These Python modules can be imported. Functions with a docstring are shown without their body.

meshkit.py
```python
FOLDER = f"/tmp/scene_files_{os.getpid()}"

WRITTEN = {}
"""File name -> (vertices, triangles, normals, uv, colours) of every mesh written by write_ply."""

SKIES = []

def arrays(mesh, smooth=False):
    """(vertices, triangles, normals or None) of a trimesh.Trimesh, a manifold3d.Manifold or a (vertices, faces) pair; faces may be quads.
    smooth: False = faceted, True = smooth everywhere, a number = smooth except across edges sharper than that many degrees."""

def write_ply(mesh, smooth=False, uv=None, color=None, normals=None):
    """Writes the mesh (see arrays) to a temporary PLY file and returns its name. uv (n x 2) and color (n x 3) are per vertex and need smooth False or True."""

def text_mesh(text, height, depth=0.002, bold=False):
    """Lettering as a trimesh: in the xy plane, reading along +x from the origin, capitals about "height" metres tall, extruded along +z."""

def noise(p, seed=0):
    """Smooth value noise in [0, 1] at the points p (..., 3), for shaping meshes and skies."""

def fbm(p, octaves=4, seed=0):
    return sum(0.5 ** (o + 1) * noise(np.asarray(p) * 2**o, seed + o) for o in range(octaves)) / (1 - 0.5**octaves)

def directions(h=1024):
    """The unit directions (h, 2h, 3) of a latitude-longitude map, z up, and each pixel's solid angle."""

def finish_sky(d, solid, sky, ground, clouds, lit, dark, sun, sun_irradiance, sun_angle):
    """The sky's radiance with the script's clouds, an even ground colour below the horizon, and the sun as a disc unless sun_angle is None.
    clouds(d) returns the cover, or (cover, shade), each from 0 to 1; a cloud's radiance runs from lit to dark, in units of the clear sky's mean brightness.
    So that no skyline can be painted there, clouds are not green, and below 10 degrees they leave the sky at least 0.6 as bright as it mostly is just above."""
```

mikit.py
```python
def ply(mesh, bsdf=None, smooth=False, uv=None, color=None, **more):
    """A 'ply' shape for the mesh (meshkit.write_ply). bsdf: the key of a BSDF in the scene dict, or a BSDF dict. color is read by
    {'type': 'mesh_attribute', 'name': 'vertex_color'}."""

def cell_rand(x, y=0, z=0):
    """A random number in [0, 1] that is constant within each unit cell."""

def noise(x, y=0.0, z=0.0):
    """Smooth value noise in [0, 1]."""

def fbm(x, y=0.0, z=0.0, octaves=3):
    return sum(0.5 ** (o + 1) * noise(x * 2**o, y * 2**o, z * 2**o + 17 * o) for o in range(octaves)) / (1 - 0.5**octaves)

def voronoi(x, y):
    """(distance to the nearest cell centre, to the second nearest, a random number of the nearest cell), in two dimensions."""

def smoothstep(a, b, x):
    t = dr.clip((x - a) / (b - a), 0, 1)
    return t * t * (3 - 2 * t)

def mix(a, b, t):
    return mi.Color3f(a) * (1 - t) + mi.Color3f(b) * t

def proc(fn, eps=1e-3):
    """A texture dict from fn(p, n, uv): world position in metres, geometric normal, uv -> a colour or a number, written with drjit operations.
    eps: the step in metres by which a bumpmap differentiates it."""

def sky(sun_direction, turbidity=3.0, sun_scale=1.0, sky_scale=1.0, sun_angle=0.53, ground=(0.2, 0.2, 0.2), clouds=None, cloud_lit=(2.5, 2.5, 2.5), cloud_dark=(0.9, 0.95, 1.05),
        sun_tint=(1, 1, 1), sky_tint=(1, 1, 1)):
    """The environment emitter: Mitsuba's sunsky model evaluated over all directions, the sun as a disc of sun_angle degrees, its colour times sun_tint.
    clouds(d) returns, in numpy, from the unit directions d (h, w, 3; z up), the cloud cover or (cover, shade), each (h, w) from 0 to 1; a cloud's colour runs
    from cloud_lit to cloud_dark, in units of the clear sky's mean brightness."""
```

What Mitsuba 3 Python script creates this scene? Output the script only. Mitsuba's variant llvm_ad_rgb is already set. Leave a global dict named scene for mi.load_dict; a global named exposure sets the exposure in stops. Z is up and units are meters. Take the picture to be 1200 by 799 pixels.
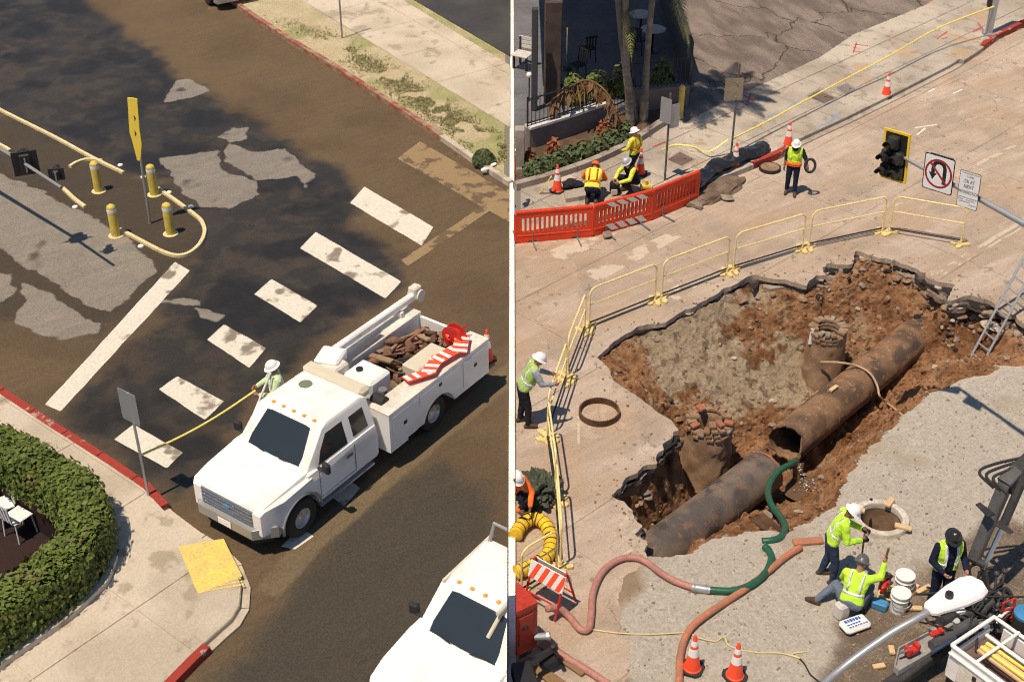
import math, random
import numpy as np
import trimesh, manifold3d as m3
import shapely, shapely.ops
from shapely.geometry import Polygon, LineString, Point, box as sbox
from scipy.interpolate import LinearNDInterpolator
from scipy.ndimage import gaussian_filter
from scipy.spatial import ConvexHull
import drjit as dr
import mitsuba as mi
import mikit, meshkit
from mikit import proc, noise, fbm, voronoi, cell_rand, smoothstep, mix

random.seed(11); RNG = np.random.default_rng(11)
scene, labels = {}, {}
T = mi.ScalarTransform4f

# ------------------------------------------------------------------ camera, sky, exposure
CH, TH, FPX = 16.65, math.radians(33.8), 1600.0
fw = np.array([0, math.cos(TH), -math.sin(TH)]); cu = np.array([0, math.sin(TH), math.cos(TH)]); EYE = np.array([0, 0, CH])
scene['camera'] = {'type': 'perspective', 'fov': math.degrees(2*math.atan(600/FPX)), 'fov_axis': 'x', 'near_clip': 0.5, 'far_clip': 4000.0,
                   'to_world': T().look_at(origin=EYE.tolist(), target=(EYE+fw).tolist(), up=[0, 0, 1])}
SUN_EL, SUN_AZ = math.radians(69.5), math.radians(223)      # azimuth from +x, counter-clockwise: the sun stands left of and behind the camera
SUN = (math.cos(SUN_EL)*math.cos(SUN_AZ), math.cos(SUN_EL)*math.sin(SUN_AZ), math.sin(SUN_EL))
scene['sky'] = mikit.sky(SUN, turbidity=3, sky_scale=0.75, ground=(0.2, 0.18, 0.15))
exposure = 1.65

def ray(px, py):
    return fw + (px-600)/FPX*np.array([1, 0, 0]) - (py-399.5)/FPX*cu
def G(px, py, z=0.0):                                      # where the line of sight through a photo pixel meets the height z
    d = ray(px, py); return EYE + d*((z-CH)/d[2])
def G2(px, py, z=0.0): return tuple(float(x) for x in G(px, py, z)[:2])
def PL(pts, z=0.0): return [G2(*p, z) for p in pts]
def V(*a): return np.array(a, float)

# ------------------------------------------------------------------ small mesh kit
def cat(*ms):
    L = []
    for m in ms: L += list(m) if isinstance(m, (list, tuple)) else [m]
    return trimesh.util.concatenate(L)
def rotz(a): c, s = math.cos(a), math.sin(a); return np.array([[c, -s, 0], [s, c, 0], [0, 0, 1.0]])
def rotx(a): c, s = math.cos(a), math.sin(a); return np.array([[1, 0, 0], [0, c, -s], [0, s, c]])
def roty(a): c, s = math.cos(a), math.sin(a); return np.array([[c, 0, s], [0, 1, 0], [-s, 0, c]])
def xf(m, loc=(0, 0, 0), R=None):
    m = m.copy(); v = m.vertices if R is None else m.vertices @ np.asarray(R).T
    m.vertices = v + np.asarray(loc, float); return m
def hull(pts):
    pts = np.asarray(pts, float); h = ConvexHull(pts); f = h.simplices.copy(); c = pts[h.vertices].mean(0)
    a, b, d = pts[f[:, 0]], pts[f[:, 1]], pts[f[:, 2]]
    flip = np.einsum('ij,ij->i', np.cross(b-a, d-a), a-c) < 0
    f[flip] = f[flip][:, ::-1]
    return trimesh.Trimesh(pts, f, process=False)
def box(c, s, R=None, b=0.0):                              # centre, size, chamfer
    s = np.asarray(s, float)/2
    if b <= 0:
        m = trimesh.creation.box(extents=s*2); return xf(m, c, R)
    b = min(b, s.min()*0.8); P = []
    for sx in (-1, 1):
        for sy in (-1, 1):
            for sz in (-1, 1):
                q = np.array([sx, sy, sz])*s
                for k in range(3):
                    o = np.array([sx, sy, sz])*b; o[k] = 0; P.append(q-o)
    return xf(hull(P), c, R)
def frame(d):
    d = np.asarray(d, float); d = d/np.linalg.norm(d)
    a = np.array([0, 0, 1.0]) if abs(d[2]) < 0.9 else np.array([1.0, 0, 0])
    u = np.cross(a, d); u /= np.linalg.norm(u); return u, np.cross(d, u), d
def cyl(p0, p1, r0, r1=None, n=12, caps=True):
    r1 = r0 if r1 is None else r1; p0, p1 = np.asarray(p0, float), np.asarray(p1, float)
    u, w, d = frame(p1-p0); a = np.arange(n)*2*math.pi/n
    ring = np.cos(a)[:, None]*u + np.sin(a)[:, None]*w
    v = np.vstack([p0+ring*r0, p1+ring*r1, [p0, p1]]); i = np.arange(n); j = (i+1) % n
    f = [np.stack([i, j, j+n], 1), np.stack([i, j+n, i+n], 1)]
    if caps: f += [np.stack([j, i, i*0+2*n], 1), np.stack([i+n, j+n, i*0+2*n+1], 1)]
    return trimesh.Trimesh(v, np.vstack(f), process=False)
def spline(pts, n=8):
    p = np.asarray(pts, float)
    if len(p) < 3: return p
    q = np.vstack([2*p[0]-p[1], p, 2*p[-1]-p[-2]]); out = []
    for k in range(1, len(q)-2):
        a, b, c, d = q[k-1:k+3]
        for t in np.arange(n)/n:
            out.append(0.5*(2*b+(c-a)*t+(2*a-5*b+4*c-d)*t*t+(3*b-a-3*c+d)*t**3))
    return np.array(out+[p[-1]])
def tube(path, r, n=8, close=False, ribs=0):
    p = np.asarray(path, float); k = len(p)
    rr = np.full(k, r) if np.isscalar(r) else np.asarray(r, float)
    tan = (np.roll(p, -1, 0)-np.roll(p, 1, 0)) if close else np.gradient(p, axis=0)
    tan /= np.maximum(np.linalg.norm(tan, axis=1, keepdims=True), 1e-9)
    u, _, _ = frame(tan[0]); a = np.arange(n)*2*math.pi/n; vs = []
    for i in range(k):
        u = u-tan[i]*np.dot(u, tan[i]); u /= np.linalg.norm(u); w = np.cross(tan[i], u)
        vs.append(p[i]+rr[i]*(np.cos(a)[:, None]*u+np.sin(a)[:, None]*w))
    v = np.vstack(vs); f = []; i = np.arange(n); j = (i+1) % n
    for s in range(k if close else k-1):
        A, B = s*n, ((s+1) % k)*n
        f += [np.stack([A+i, A+j, B+j], 1), np.stack([A+i, B+j, B+i], 1)]
    if not close:
        v = np.vstack([v, p[:1], p[-1:]])
        f += [np.stack([j, i, i*0+k*n], 1), np.stack([(k-1)*n+i, (k-1)*n+j, i*0+k*n+1], 1)]
    return trimesh.Trimesh(v, np.vstack(f), process=False)
def lathe(prof, n=20, c=(0, 0, 0), R=None):                # profile of (r, z), closed on the axis where r = 0
    prof = np.asarray(prof, float); a = np.arange(n)*2*math.pi/n; k = len(prof)
    v = np.stack([np.outer(prof[:, 0], np.cos(a)), np.outer(prof[:, 0], np.sin(a)), np.repeat(prof[:, 1:], n, 1)], -1).reshape(-1, 3)
    i = np.arange(n); j = (i+1) % n; f = []
    for s in range(k-1): f += [np.stack([s*n+i, s*n+j, s*n+n+j], 1), np.stack([s*n+i, s*n+n+j, s*n+n+i], 1)]
    m = trimesh.Trimesh(v, np.vstack(f), process=False); m.update_faces(m.area_faces > 1e-12); return xf(m, c, R)
def ball(c, r, sub=2, s=(1, 1, 1), R=None):
    m = trimesh.creation.icosphere(subdivisions=sub, radius=1.0); m.vertices = m.vertices*np.asarray(s)*r; return xf(m, c, R)
def geoms(p): return [g for g in getattr(p, 'geoms', [p]) if g.geom_type == 'Polygon' and g.area > 1e-5]
def ext(poly, z0, z1):
    out = []
    for g in geoms(poly):
        m = trimesh.creation.extrude_polygon(g, z1-z0, engine='earcut'); m.vertices[:, 2] += z0; out.append(m)
    return trimesh.util.concatenate(out)
def prism(pts2, t, R=None, c=(0, 0, 0)):                     # outline in x-z, thickness t along y about 0
    m = ext(Polygon(pts2).buffer(0), -t/2, t/2); m.vertices = m.vertices[:, [0, 2, 1]]*np.array([1, -1, 1]); m.invert() if m.volume < 0 else None
    return xf(m, c, R)
def sheet(poly, z):
    vs, fs, k = [], [], 0
    for g in geoms(poly):
        v, f = trimesh.creation.triangulate_polygon(g, engine='earcut')
        vs.append(np.column_stack([v, np.full(len(v), z)])); fs.append(np.asarray(f)+k); k += len(v)
    m = trimesh.Trimesh(np.vstack(vs), np.vstack(fs), process=False)
    if len(m.faces) and m.face_normals[:, 2].mean() < 0: m.invert()
    return m
def jag(pts, amp=0.06, step=0.12, seed=0, close=False):      # resample a line and roughen it
    L = LineString(list(pts)+([pts[0]] if close else [])); n = max(2, int(L.length/step)); out = []
    for i in range(n if close else n+1):
        s = L.length*i/n; p = np.array(L.interpolate(s).coords[0]); q = np.array([p[0]*2.1, p[1]*2.1, seed*3.7])
        o = np.array([meshkit.fbm(q, 4, seed)-0.5, meshkit.fbm(q+50, 4, seed)-0.5])*amp*2.6
        out.append(tuple(p+o))
    return out
def rock(c, r, seed, s=(1, 1, 0.7), sub=2, rough=0.5):
    m = trimesh.creation.icosphere(subdivisions=sub, radius=1.0); v = m.vertices
    rr = np.random.default_rng(seed)
    for _ in range(7):
        n = rr.normal(size=3); n /= np.linalg.norm(n); d = rr.uniform(0.55, 0.85); e = v@n-d
        v = v-np.where(e > 0, e, 0)[:, None]*n*0.95
    v = v*(1+rough*(meshkit.fbm(v*1.7+seed*9.1, 3, seed % 97)-0.5)[:, None])
    m.vertices = v*np.asarray(s)*r; return xf(m, c, rotz(rr.uniform(0, 6.3)))

# ------------------------------------------------------------------ scene entries
USED = {}
def num(name):
    k = USED.get(name, -1)+1; USED[name] = k; return name if k == 0 else f'{name}_{k:03d}'
def thing(name, label, category, group=None):
    k = num(name); labels[k] = {'label': label, 'category': category}
    if group: labels[k]['group'] = group
    return k
CUTR = [None]                                              # things that stand half beyond the added divider end at it
def trim(m):
    if m.vertices[:, 0].min() >= CUTR[0]: return m
    if m.vertices[:, 0].max() <= CUTR[0]: return None
    m = m.copy(); m.merge_vertices(); m = trimesh.intersections.slice_mesh_plane(m, (1, 0, 0), (CUTR[0], 0, 0), cap=m.is_watertight); return m if len(m.faces) else None
def part(t, name, mesh, m, smooth=30, label=None, kind=None, **more):
    if isinstance(mesh, (list, tuple)): mesh = cat(*mesh)
    if CUTR[0] is not None:
        mesh = trim(mesh)
        if mesh is None: return t
    k = num(f'{t}__{name}'); scene[k] = mikit.ply(mesh, 'mat_'+m, smooth=smooth, **more)
    if label or kind: labels[k] = {**({'label': label} if label else {}), **({'kind': kind} if kind else {})}
    return k
def solo(name, mesh, m, label, category, group=None, smooth=30, kind=None):
    k = thing(name, label, category, group)
    if isinstance(mesh, (list, tuple)): mesh = cat(*mesh)
    if kind: labels[k]['kind'] = kind
    scene[k] = mikit.ply(mesh, 'mat_'+m, smooth=smooth); return k
def struct(name, mesh, m, label=None, smooth=False, kind='structure'):
    if isinstance(mesh, (list, tuple)): mesh = cat(*mesh)
    k = num(name); labels[k] = {'kind': kind, **({'label': label, 'category': name.replace('_', ' ')} if label else {})}
    if mesh is not None: scene[k] = mikit.ply(mesh, 'mat_'+m, smooth=smooth)
    return k
def piece(t, name, mesh, m, smooth=False): return part(t, name, mesh, m, smooth)

# ------------------------------------------------------------------ materials
def rgb(c): return {'type': 'rgb', 'value': [float(x) for x in c]}
def two(d): return {'type': 'twosided', 'bsdf': d}
def paint(name, c, rough=0.5, metal=0.0, spec=0.5, coat=0.0):
    d = {'type': 'principled', 'base_color': rgb(c), 'roughness': rough, 'metallic': metal, 'specular': spec}
    if coat: d['clearcoat'] = coat; d['clearcoat_gloss'] = 0.9
    scene['mat_'+name] = two(d); return name
def grain(name, fn, rough=0.85, bump=None, bscale=0.02, spec=0.3, eps=2e-3, metal=0.0):
    d = {'type': 'principled', 'base_color': proc(fn), 'roughness': rough, 'specular': spec, 'metallic': metal}
    if bump is not None: d = {'type': 'bumpmap', 'arbitrary': proc(bump, eps), 'scale': bscale, 'bsdf': d}
    scene['mat_'+name] = two(d); return name
def c3(*c): return mi.Color3f(*c)
def speck(name, c, c2, f=3.0, amt=0.5, rough=0.8, metal=0.0, f2=30.0, spec=0.4):     # two tones in patches plus fine grain
    def fn(p, n, uv):
        w = smoothstep(0.5-amt/2, 0.5+amt/2, fbm(p.x*f, p.y*f, p.z*f, 4))
        return mix(c, c2, w)*(0.82+0.36*noise(p.x*f2, p.y*f2, p.z*f2))
    return grain(name, fn, rough, metal=metal, spec=spec)
def psd(p, poly):                                            # signed distance to an outline, positive inside
    d, s = mi.Float(1e9), mi.Float(1.0); n = len(poly)
    for i in range(n):
        a, b = poly[i], poly[i-1]; ex, ey = b[0]-a[0], b[1]-a[1]; wx, wy = p.x-a[0], p.y-a[1]
        t = dr.clip((wx*ex+wy*ey)/(ex*ex+ey*ey), 0, 1); qx, qy = wx-ex*t, wy-ey*t
        d = dr.minimum(d, qx*qx+qy*qy)
        c1, c2_, c3_ = p.y >= a[1], p.y < b[1], ex*wy > ey*wx
        s = dr.select((c1 & c2_ & c3_) | (~c1 & ~c2_ & ~c3_), -s, s)
    return -s*dr.sqrt(d)
def seg(p, a, b):                                            # distance to a line piece
    ex, ey = b[0]-a[0], b[1]-a[1]; wx, wy = p.x-a[0], p.y-a[1]
    t = dr.clip((wx*ex+wy*ey)/(ex*ex+ey*ey), 0, 1); return dr.sqrt(dr.square(wx-ex*t)+dr.square(wy-ey*t))
def edge(d, w=0.05): return smoothstep(-w, w, d)

paint('white_paint', (0.80, 0.80, 0.78), 0.3, coat=0.5)
paint('black_rubber', (0.022, 0.022, 0.022), 0.75)
paint('black_metal', (0.02, 0.02, 0.022), 0.45)
paint('steel', (0.45, 0.45, 0.46), 0.38, 0.9)
paint('galvanised', (0.42, 0.44, 0.46), 0.5, 0.6)
paint('dark_glass', (0.015, 0.022, 0.026), 0.06, spec=0.8, coat=1.0)
paint('grey_plastic', (0.16, 0.16, 0.16), 0.5)
paint('white_plastic', (0.75, 0.75, 0.73), 0.42)
paint('reflective', (0.72, 0.74, 0.74), 0.35)
paint('orange_plastic', (0.85, 0.10, 0.015), 0.45)
paint('cone_orange', (0.90, 0.085, 0.03), 0.5)
paint('red_paint', (0.50, 0.03, 0.02), 0.45)
paint('pale_wood', (0.60, 0.42, 0.22), 0.7)
paint('chrome', (0.75, 0.75, 0.75), 0.15, 1.0)

# ------------------------------------------------------------------ the grounds
X0 = 0.06
# --- left: stained, partly wet asphalt
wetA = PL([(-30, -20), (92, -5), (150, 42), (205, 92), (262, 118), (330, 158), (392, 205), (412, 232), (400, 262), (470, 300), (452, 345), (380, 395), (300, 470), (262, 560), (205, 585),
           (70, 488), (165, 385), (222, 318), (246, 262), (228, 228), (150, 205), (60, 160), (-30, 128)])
shadeB = PL([(600, 590), (520, 540), (450, 570), (370, 640), (330, 720), (250, 810), (600, 830)])  # shade between the two trucks, put into the road colour
dry1 = PL([(-20, 196), (45, 222), (118, 258), (178, 303), (182, 318), (130, 368), (96, 356), (40, 318), (-20, 283)])
dry2 = PL([(27, 332), (52, 340), (72, 352), (100, 372), (121, 378), (112, 389), (78, 399), (48, 390), (14, 378), (30, 352)])
dry3 = PL([(-20, 316), (10, 322), (17, 338), (6, 354), (-20, 362)])
dry4 = PL([(190, 186), (216, 182), (255, 176), (262, 200), (300, 212), (305, 228), (268, 244), (236, 242), (205, 215)])
dry5 = PL([(190, 121), (208, 95), (220, 92), (246, 107), (226, 114)])
dry6 = PL([(268, 168), (300, 178), (335, 174), (368, 205), (357, 219), (350, 205), (300, 212), (262, 190)])
streak7 = PL([(190, 353), (214, 350), (236, 353), (234, 358), (206, 356)])  # pale grey streaks in the asphalt colour, this outline and the next
streak8 = PL([(230, 361), (246, 364), (262, 369), (254, 374), (238, 370)])
dry9 = PL([(255, 161), (272, 149), (291, 150), (287, 163), (270, 167)])
tanband = PL([(600, 420), (600, 452), (470, 560), (380, 640), (325, 700), (300, 690), (340, 640), (440, 550)])
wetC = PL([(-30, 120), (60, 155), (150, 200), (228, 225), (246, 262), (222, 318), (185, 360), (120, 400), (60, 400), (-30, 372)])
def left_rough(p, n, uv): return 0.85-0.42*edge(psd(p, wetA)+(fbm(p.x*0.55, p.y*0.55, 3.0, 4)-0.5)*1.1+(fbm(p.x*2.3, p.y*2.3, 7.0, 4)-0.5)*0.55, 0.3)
def left_fn(p, n, uv):
    q = c3(p.x, p.y, 0) if False else p
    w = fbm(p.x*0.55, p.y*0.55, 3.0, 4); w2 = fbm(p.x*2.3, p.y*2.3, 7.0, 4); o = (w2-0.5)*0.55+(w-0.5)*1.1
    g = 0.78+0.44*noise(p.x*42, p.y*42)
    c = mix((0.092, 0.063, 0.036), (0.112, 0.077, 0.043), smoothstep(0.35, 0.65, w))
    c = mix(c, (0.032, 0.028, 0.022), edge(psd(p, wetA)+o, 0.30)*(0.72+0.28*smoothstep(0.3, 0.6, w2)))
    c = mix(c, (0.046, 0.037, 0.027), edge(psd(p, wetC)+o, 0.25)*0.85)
    c = mix(c, (0.055, 0.046, 0.034), edge(psd(p, shadeB)+o, 0.4))
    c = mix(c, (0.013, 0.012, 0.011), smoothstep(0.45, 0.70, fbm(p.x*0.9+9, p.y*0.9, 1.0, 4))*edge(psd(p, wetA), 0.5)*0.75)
    c = mix(c, (0.145, 0.108, 0.062), edge(psd(p, tanband)+o*0.12, 0.06)*0.85)
    d = dr.maximum(dr.maximum(psd(p, dry1), psd(p, dry2)), dr.maximum(dr.maximum(psd(p, dry3), psd(p, dry4)), dr.maximum(psd(p, dry5), psd(p, dry6))))
    d = dr.maximum(d, dr.maximum(psd(p, streak7), dr.maximum(psd(p, streak8), psd(p, dry9))))
    k = edge(d+(w2-0.5)*0.35, 0.035)
    c = mix(c, mix((0.185, 0.165, 0.140), (0.235, 0.205, 0.165), w2), k*smoothstep(0.2, 0.42, fbm(p.x*1.3, p.y*1.3, 11.0, 3)+0.14))
    c = c*(0.90+0.2*fbm(p.x*0.9+p.y*0.7, p.y*7-p.x*5, 2.0, 3))
    return c*g
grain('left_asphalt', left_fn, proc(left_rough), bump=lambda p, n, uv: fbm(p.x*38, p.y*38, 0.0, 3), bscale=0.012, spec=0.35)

# --- right: tan concrete of the street, dusted with soil
xl = PL([(676, 487), (678, 540), (690, 580), (706, 600)])
def right_fn(p, n, uv):
    w = fbm(p.x*0.5+4, p.y*0.5, 2.0, 4); w2 = fbm(p.x*2.7, p.y*2.7, 5.0, 4); s = fbm(p.x*0.35+p.y*0.25, p.y*1.6-p.x*1.0, 1.0, 4)
    c = mix((0.360, 0.282, 0.215), (0.425, 0.345, 0.278), smoothstep(0.3, 0.7, s))
    c = mix(c, (0.380, 0.265, 0.180), smoothstep(0.54, 0.74, w)*0.55)
    c = mix(c, (0.29, 0.235, 0.185), smoothstep(0.56, 0.72, fbm(p.x*1.1+30, p.y*1.1, 4.0, 4))*0.55)
    c = mix(c, (0.52, 0.44, 0.35), smoothstep(0.68, 0.80, w2)*0.3)
    v = voronoi(p.x*0.3+0.4*w2, p.y*0.3+0.4*w); c = c*(1-0.4*smoothstep(0.012, 0.0, v[1]-v[0])*smoothstep(0.45, 0.55, w2))
    c = c*(1-0.35*smoothstep(0.78, 0.84, fbm(p.x*5, p.y*5, 9.0, 3)))
    c = c*(0.88+0.24*fbm(p.x*1.2+p.y*0.9, p.y*9-p.x*7.5, 3.0, 3))
    return c*(0.86+0.28*noise(p.x*45, p.y*45))
grain('street_concrete', right_fn, 0.9, bump=lambda p, n, uv: fbm(p.x*30, p.y*30, 0.0, 3), bscale=0.008, spec=0.2)
def gravel_fn(p, n, uv):
    a = noise(p.x*48, p.y*48, p.z*48); b = noise(p.x*23+5, p.y*23, p.z*23); w = fbm(p.x*0.8, p.y*0.8, 6.0, 4)
    c = mix((0.235, 0.210, 0.175), (0.50, 0.455, 0.390), 0.55*a+0.45*b)
    c = mix(c, (0.27, 0.20, 0.135), smoothstep(0.60, 0.78, w)*0.4)
    mud = psd(p, mudP)+(w-0.5)*1.8
    c = mix(c, mix((0.085, 0.060, 0.040), (0.20, 0.15, 0.11), smoothstep(0.35, 0.75, 0.5*a+0.5*fbm(p.x*3, p.y*3, 2.0, 3))), edge(mud, 0.25)*0.85)
    mud2 = psd(p, mudQ)+(w-0.5)*1.2
    c = mix(c, mix((0.10, 0.075, 0.052), (0.22, 0.15, 0.09), smoothstep(0.4, 0.6, fbm(p.x*2, p.y*2, 4.0, 3))), edge(mud2, 0.2)*0.8)
    return c
mudP = PL([(1010, 700), (1050, 690), (1060, 650), (1110, 640), (1220, 605), (1260, 850), (960, 850), (985, 760)])
mudQ = PL([(690, 672), (738, 668), (745, 690), (725, 730), (745, 810), (690, 810), (650, 760), (670, 720)])
grain('gravel', gravel_fn, 0.95, bump=lambda p, n, uv: fbm(p.x*34, p.y*34, p.z*34, 3), bscale=0.018, spec=0.15)
sandP = [G2(*q) for q in [(742, 392, -.3), (790, 372, -.4), (850, 350, -.5), (900, 352, -.5), (872, 375, -.7), (850, 395, -.8), (885, 420, -.9), (925, 395, -1.), (950, 400, -1.), (955, 450, -1.3), (935, 475, -1.4),
                               (890, 478, -1.4), (850, 476, -1.2), (815, 462, -.9), (780, 455, -.6)]]
def soil_fn(p, n, uv):
    w = fbm(p.x*1.1, p.y*1.1, p.z*1.1, 4); w2 = fbm(p.x*4.5, p.y*4.5, p.z*4.5, 4); a = noise(p.x*28, p.y*28, p.z*28)
    c = mix((0.125, 0.058, 0.026), (0.285, 0.155, 0.082), smoothstep(0.3, 0.7, 0.5*w+0.5*w2))
    c = mix(c, (0.27, 0.19, 0.12), smoothstep(0.58, 0.72, fbm(p.x*2.2+8, p.y*2.2, p.z*2.2, 4))*0.55)
    k = edge(psd(p, sandP)+(w2-0.5)*0.9+(w-0.5)*0.7, 0.12)
    c = mix(c, mix((0.225, 0.170, 0.112), (0.335, 0.275, 0.195), w2), k*0.92)
    c = mix(c, (0.045, 0.024, 0.014), smoothstep(0.58, 0.72, fbm(p.x*6+3, p.y*6, p.z*6, 3))*0.6)
    return c*(0.75+0.5*a)
grain('soil', soil_fn, 0.95, bump=lambda p, n, uv: fbm(p.x*12, p.y*12, p.z*12, 4), bscale=0.08, spec=0.12)
def broken_fn(p, n, uv):
    w = fbm(p.x*5, p.y*5, p.z*9, 4)
    return mix(mix((0.022, 0.018, 0.016), (0.10, 0.08, 0.065), smoothstep(0.45, 0.65, w)), (0.42, 0.37, 0.31), smoothstep(0.60, 0.68, fbm(p.x*3+9, p.y*3, p.z*3, 4)))*(0.7+0.6*noise(p.x*40, p.y*40, p.z*40))
grain('broken_asphalt', broken_fn, 0.9, bump=lambda p, n, uv: fbm(p.x*18, p.y*18, p.z*18, 3), bscale=0.03)
def base_fn(p, n, uv):
    w = fbm(p.x*4, p.y*4, p.z*7, 4)
    return mix(mix((0.07, 0.05, 0.036), (0.26, 0.20, 0.15), smoothstep(0.35, 0.6, w)), (0.50, 0.45, 0.38), smoothstep(0.60, 0.68, fbm(p.x*3+4, p.y*3, p.z*5, 4)))*(0.7+0.6*noise(p.x*30, p.y*30, p.z*30))
grain('broken_base', base_fn, 0.9, bump=lambda p, n, uv: fbm(p.x*14, p.y*14, p.z*14, 3), bscale=0.04)
def walk_fn(p, n, uv):
    w = fbm(p.x*0.8, p.y*0.8, 3.0, 4); w2 = fbm(p.x*4, p.y*4, 9.0, 3); r = cell_rand(dr.floor(p.x*0.62), dr.floor(p.y*0.62))
    c = mix((0.33, 0.285, 0.235), (0.44, 0.39, 0.325), smoothstep(0.3, 0.7, w))*(0.92+0.14*r)
    c = mix(c, (0.40, 0.26, 0.15), smoothstep(0.62, 0.76, fbm(p.x*1.2+3, p.y*0.9, 1.0, 3))*0.6)
    return mix(c, (0.20, 0.165, 0.13), smoothstep(0.64, 0.74, w2)*0.5)*(0.88+0.24*noise(p.x*40, p.y*40))
grain('sidewalk_concrete', walk_fn, 0.9, spec=0.2)
def lwalk_fn(p, n, uv):
    w = fbm(p.x*0.9, p.y*0.9, 3.0, 4)
    c = mix((0.43, 0.37, 0.285), (0.52, 0.455, 0.365), smoothstep(0.3, 0.7, w))
    return mix(c, (0.27, 0.22, 0.15), smoothstep(0.60, 0.74, fbm(p.x*2.4+3, p.y*2.4, 1.0, 4))*0.6)*(0.9+0.2*noise(p.x*40, p.y*40))
grain('left_walk_concrete', lwalk_fn, 0.9, spec=0.2)
def lot_fn(p, n, uv):
    w = fbm(p.x*0.7, p.y*0.7, 3.0, 4); s = fbm(p.x*3+p.y, p.y*0.9-p.x*0.5, 1.0, 4); v = voronoi(p.x*0.34+0.5*w, p.y*0.34+0.4*s)
    c = mix((0.125, 0.100, 0.085), (0.215, 0.175, 0.150), smoothstep(0.3, 0.7, 0.4*w+0.6*s))
    c = c*(1-0.7*smoothstep(0.035, 0.0, v[1]-v[0]))
    return c*(0.8+0.4*noise(p.x*35, p.y*35))
grain('old_asphalt', lot_fn, 0.9, spec=0.2)
def red_kerb_fn(p, n, uv):
    w = fbm(p.x*5, p.y*5, p.z*5, 4); return mix(mix((0.36, 0.045, 0.03), (0.24, 0.035, 0.025), w), (0.36, 0.28, 0.22), smoothstep(0.60, 0.68, w))
grain('red_kerb_paint', red_kerb_fn, 0.7)
worn_=0
def faded_fn(p, n, uv): w = fbm(p.x*5, p.y*5, p.z*5, 4); return mix((0.27, 0.085, 0.055), (0.33, 0.225, 0.15), smoothstep(0.35, 0.62, w))
grain('red_kerb_faded', faded_fn, 0.8)
def worn(name, c, base, thr=0.5, f=3.5):
    return grain(name, lambda p, n, uv: mix(c, base, smoothstep(thr, thr+0.16, fbm(p.x*f, p.y*f, 3.0, 4)))*(0.9+0.2*noise(p.x*30, p.y*30)), 0.75)
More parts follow.
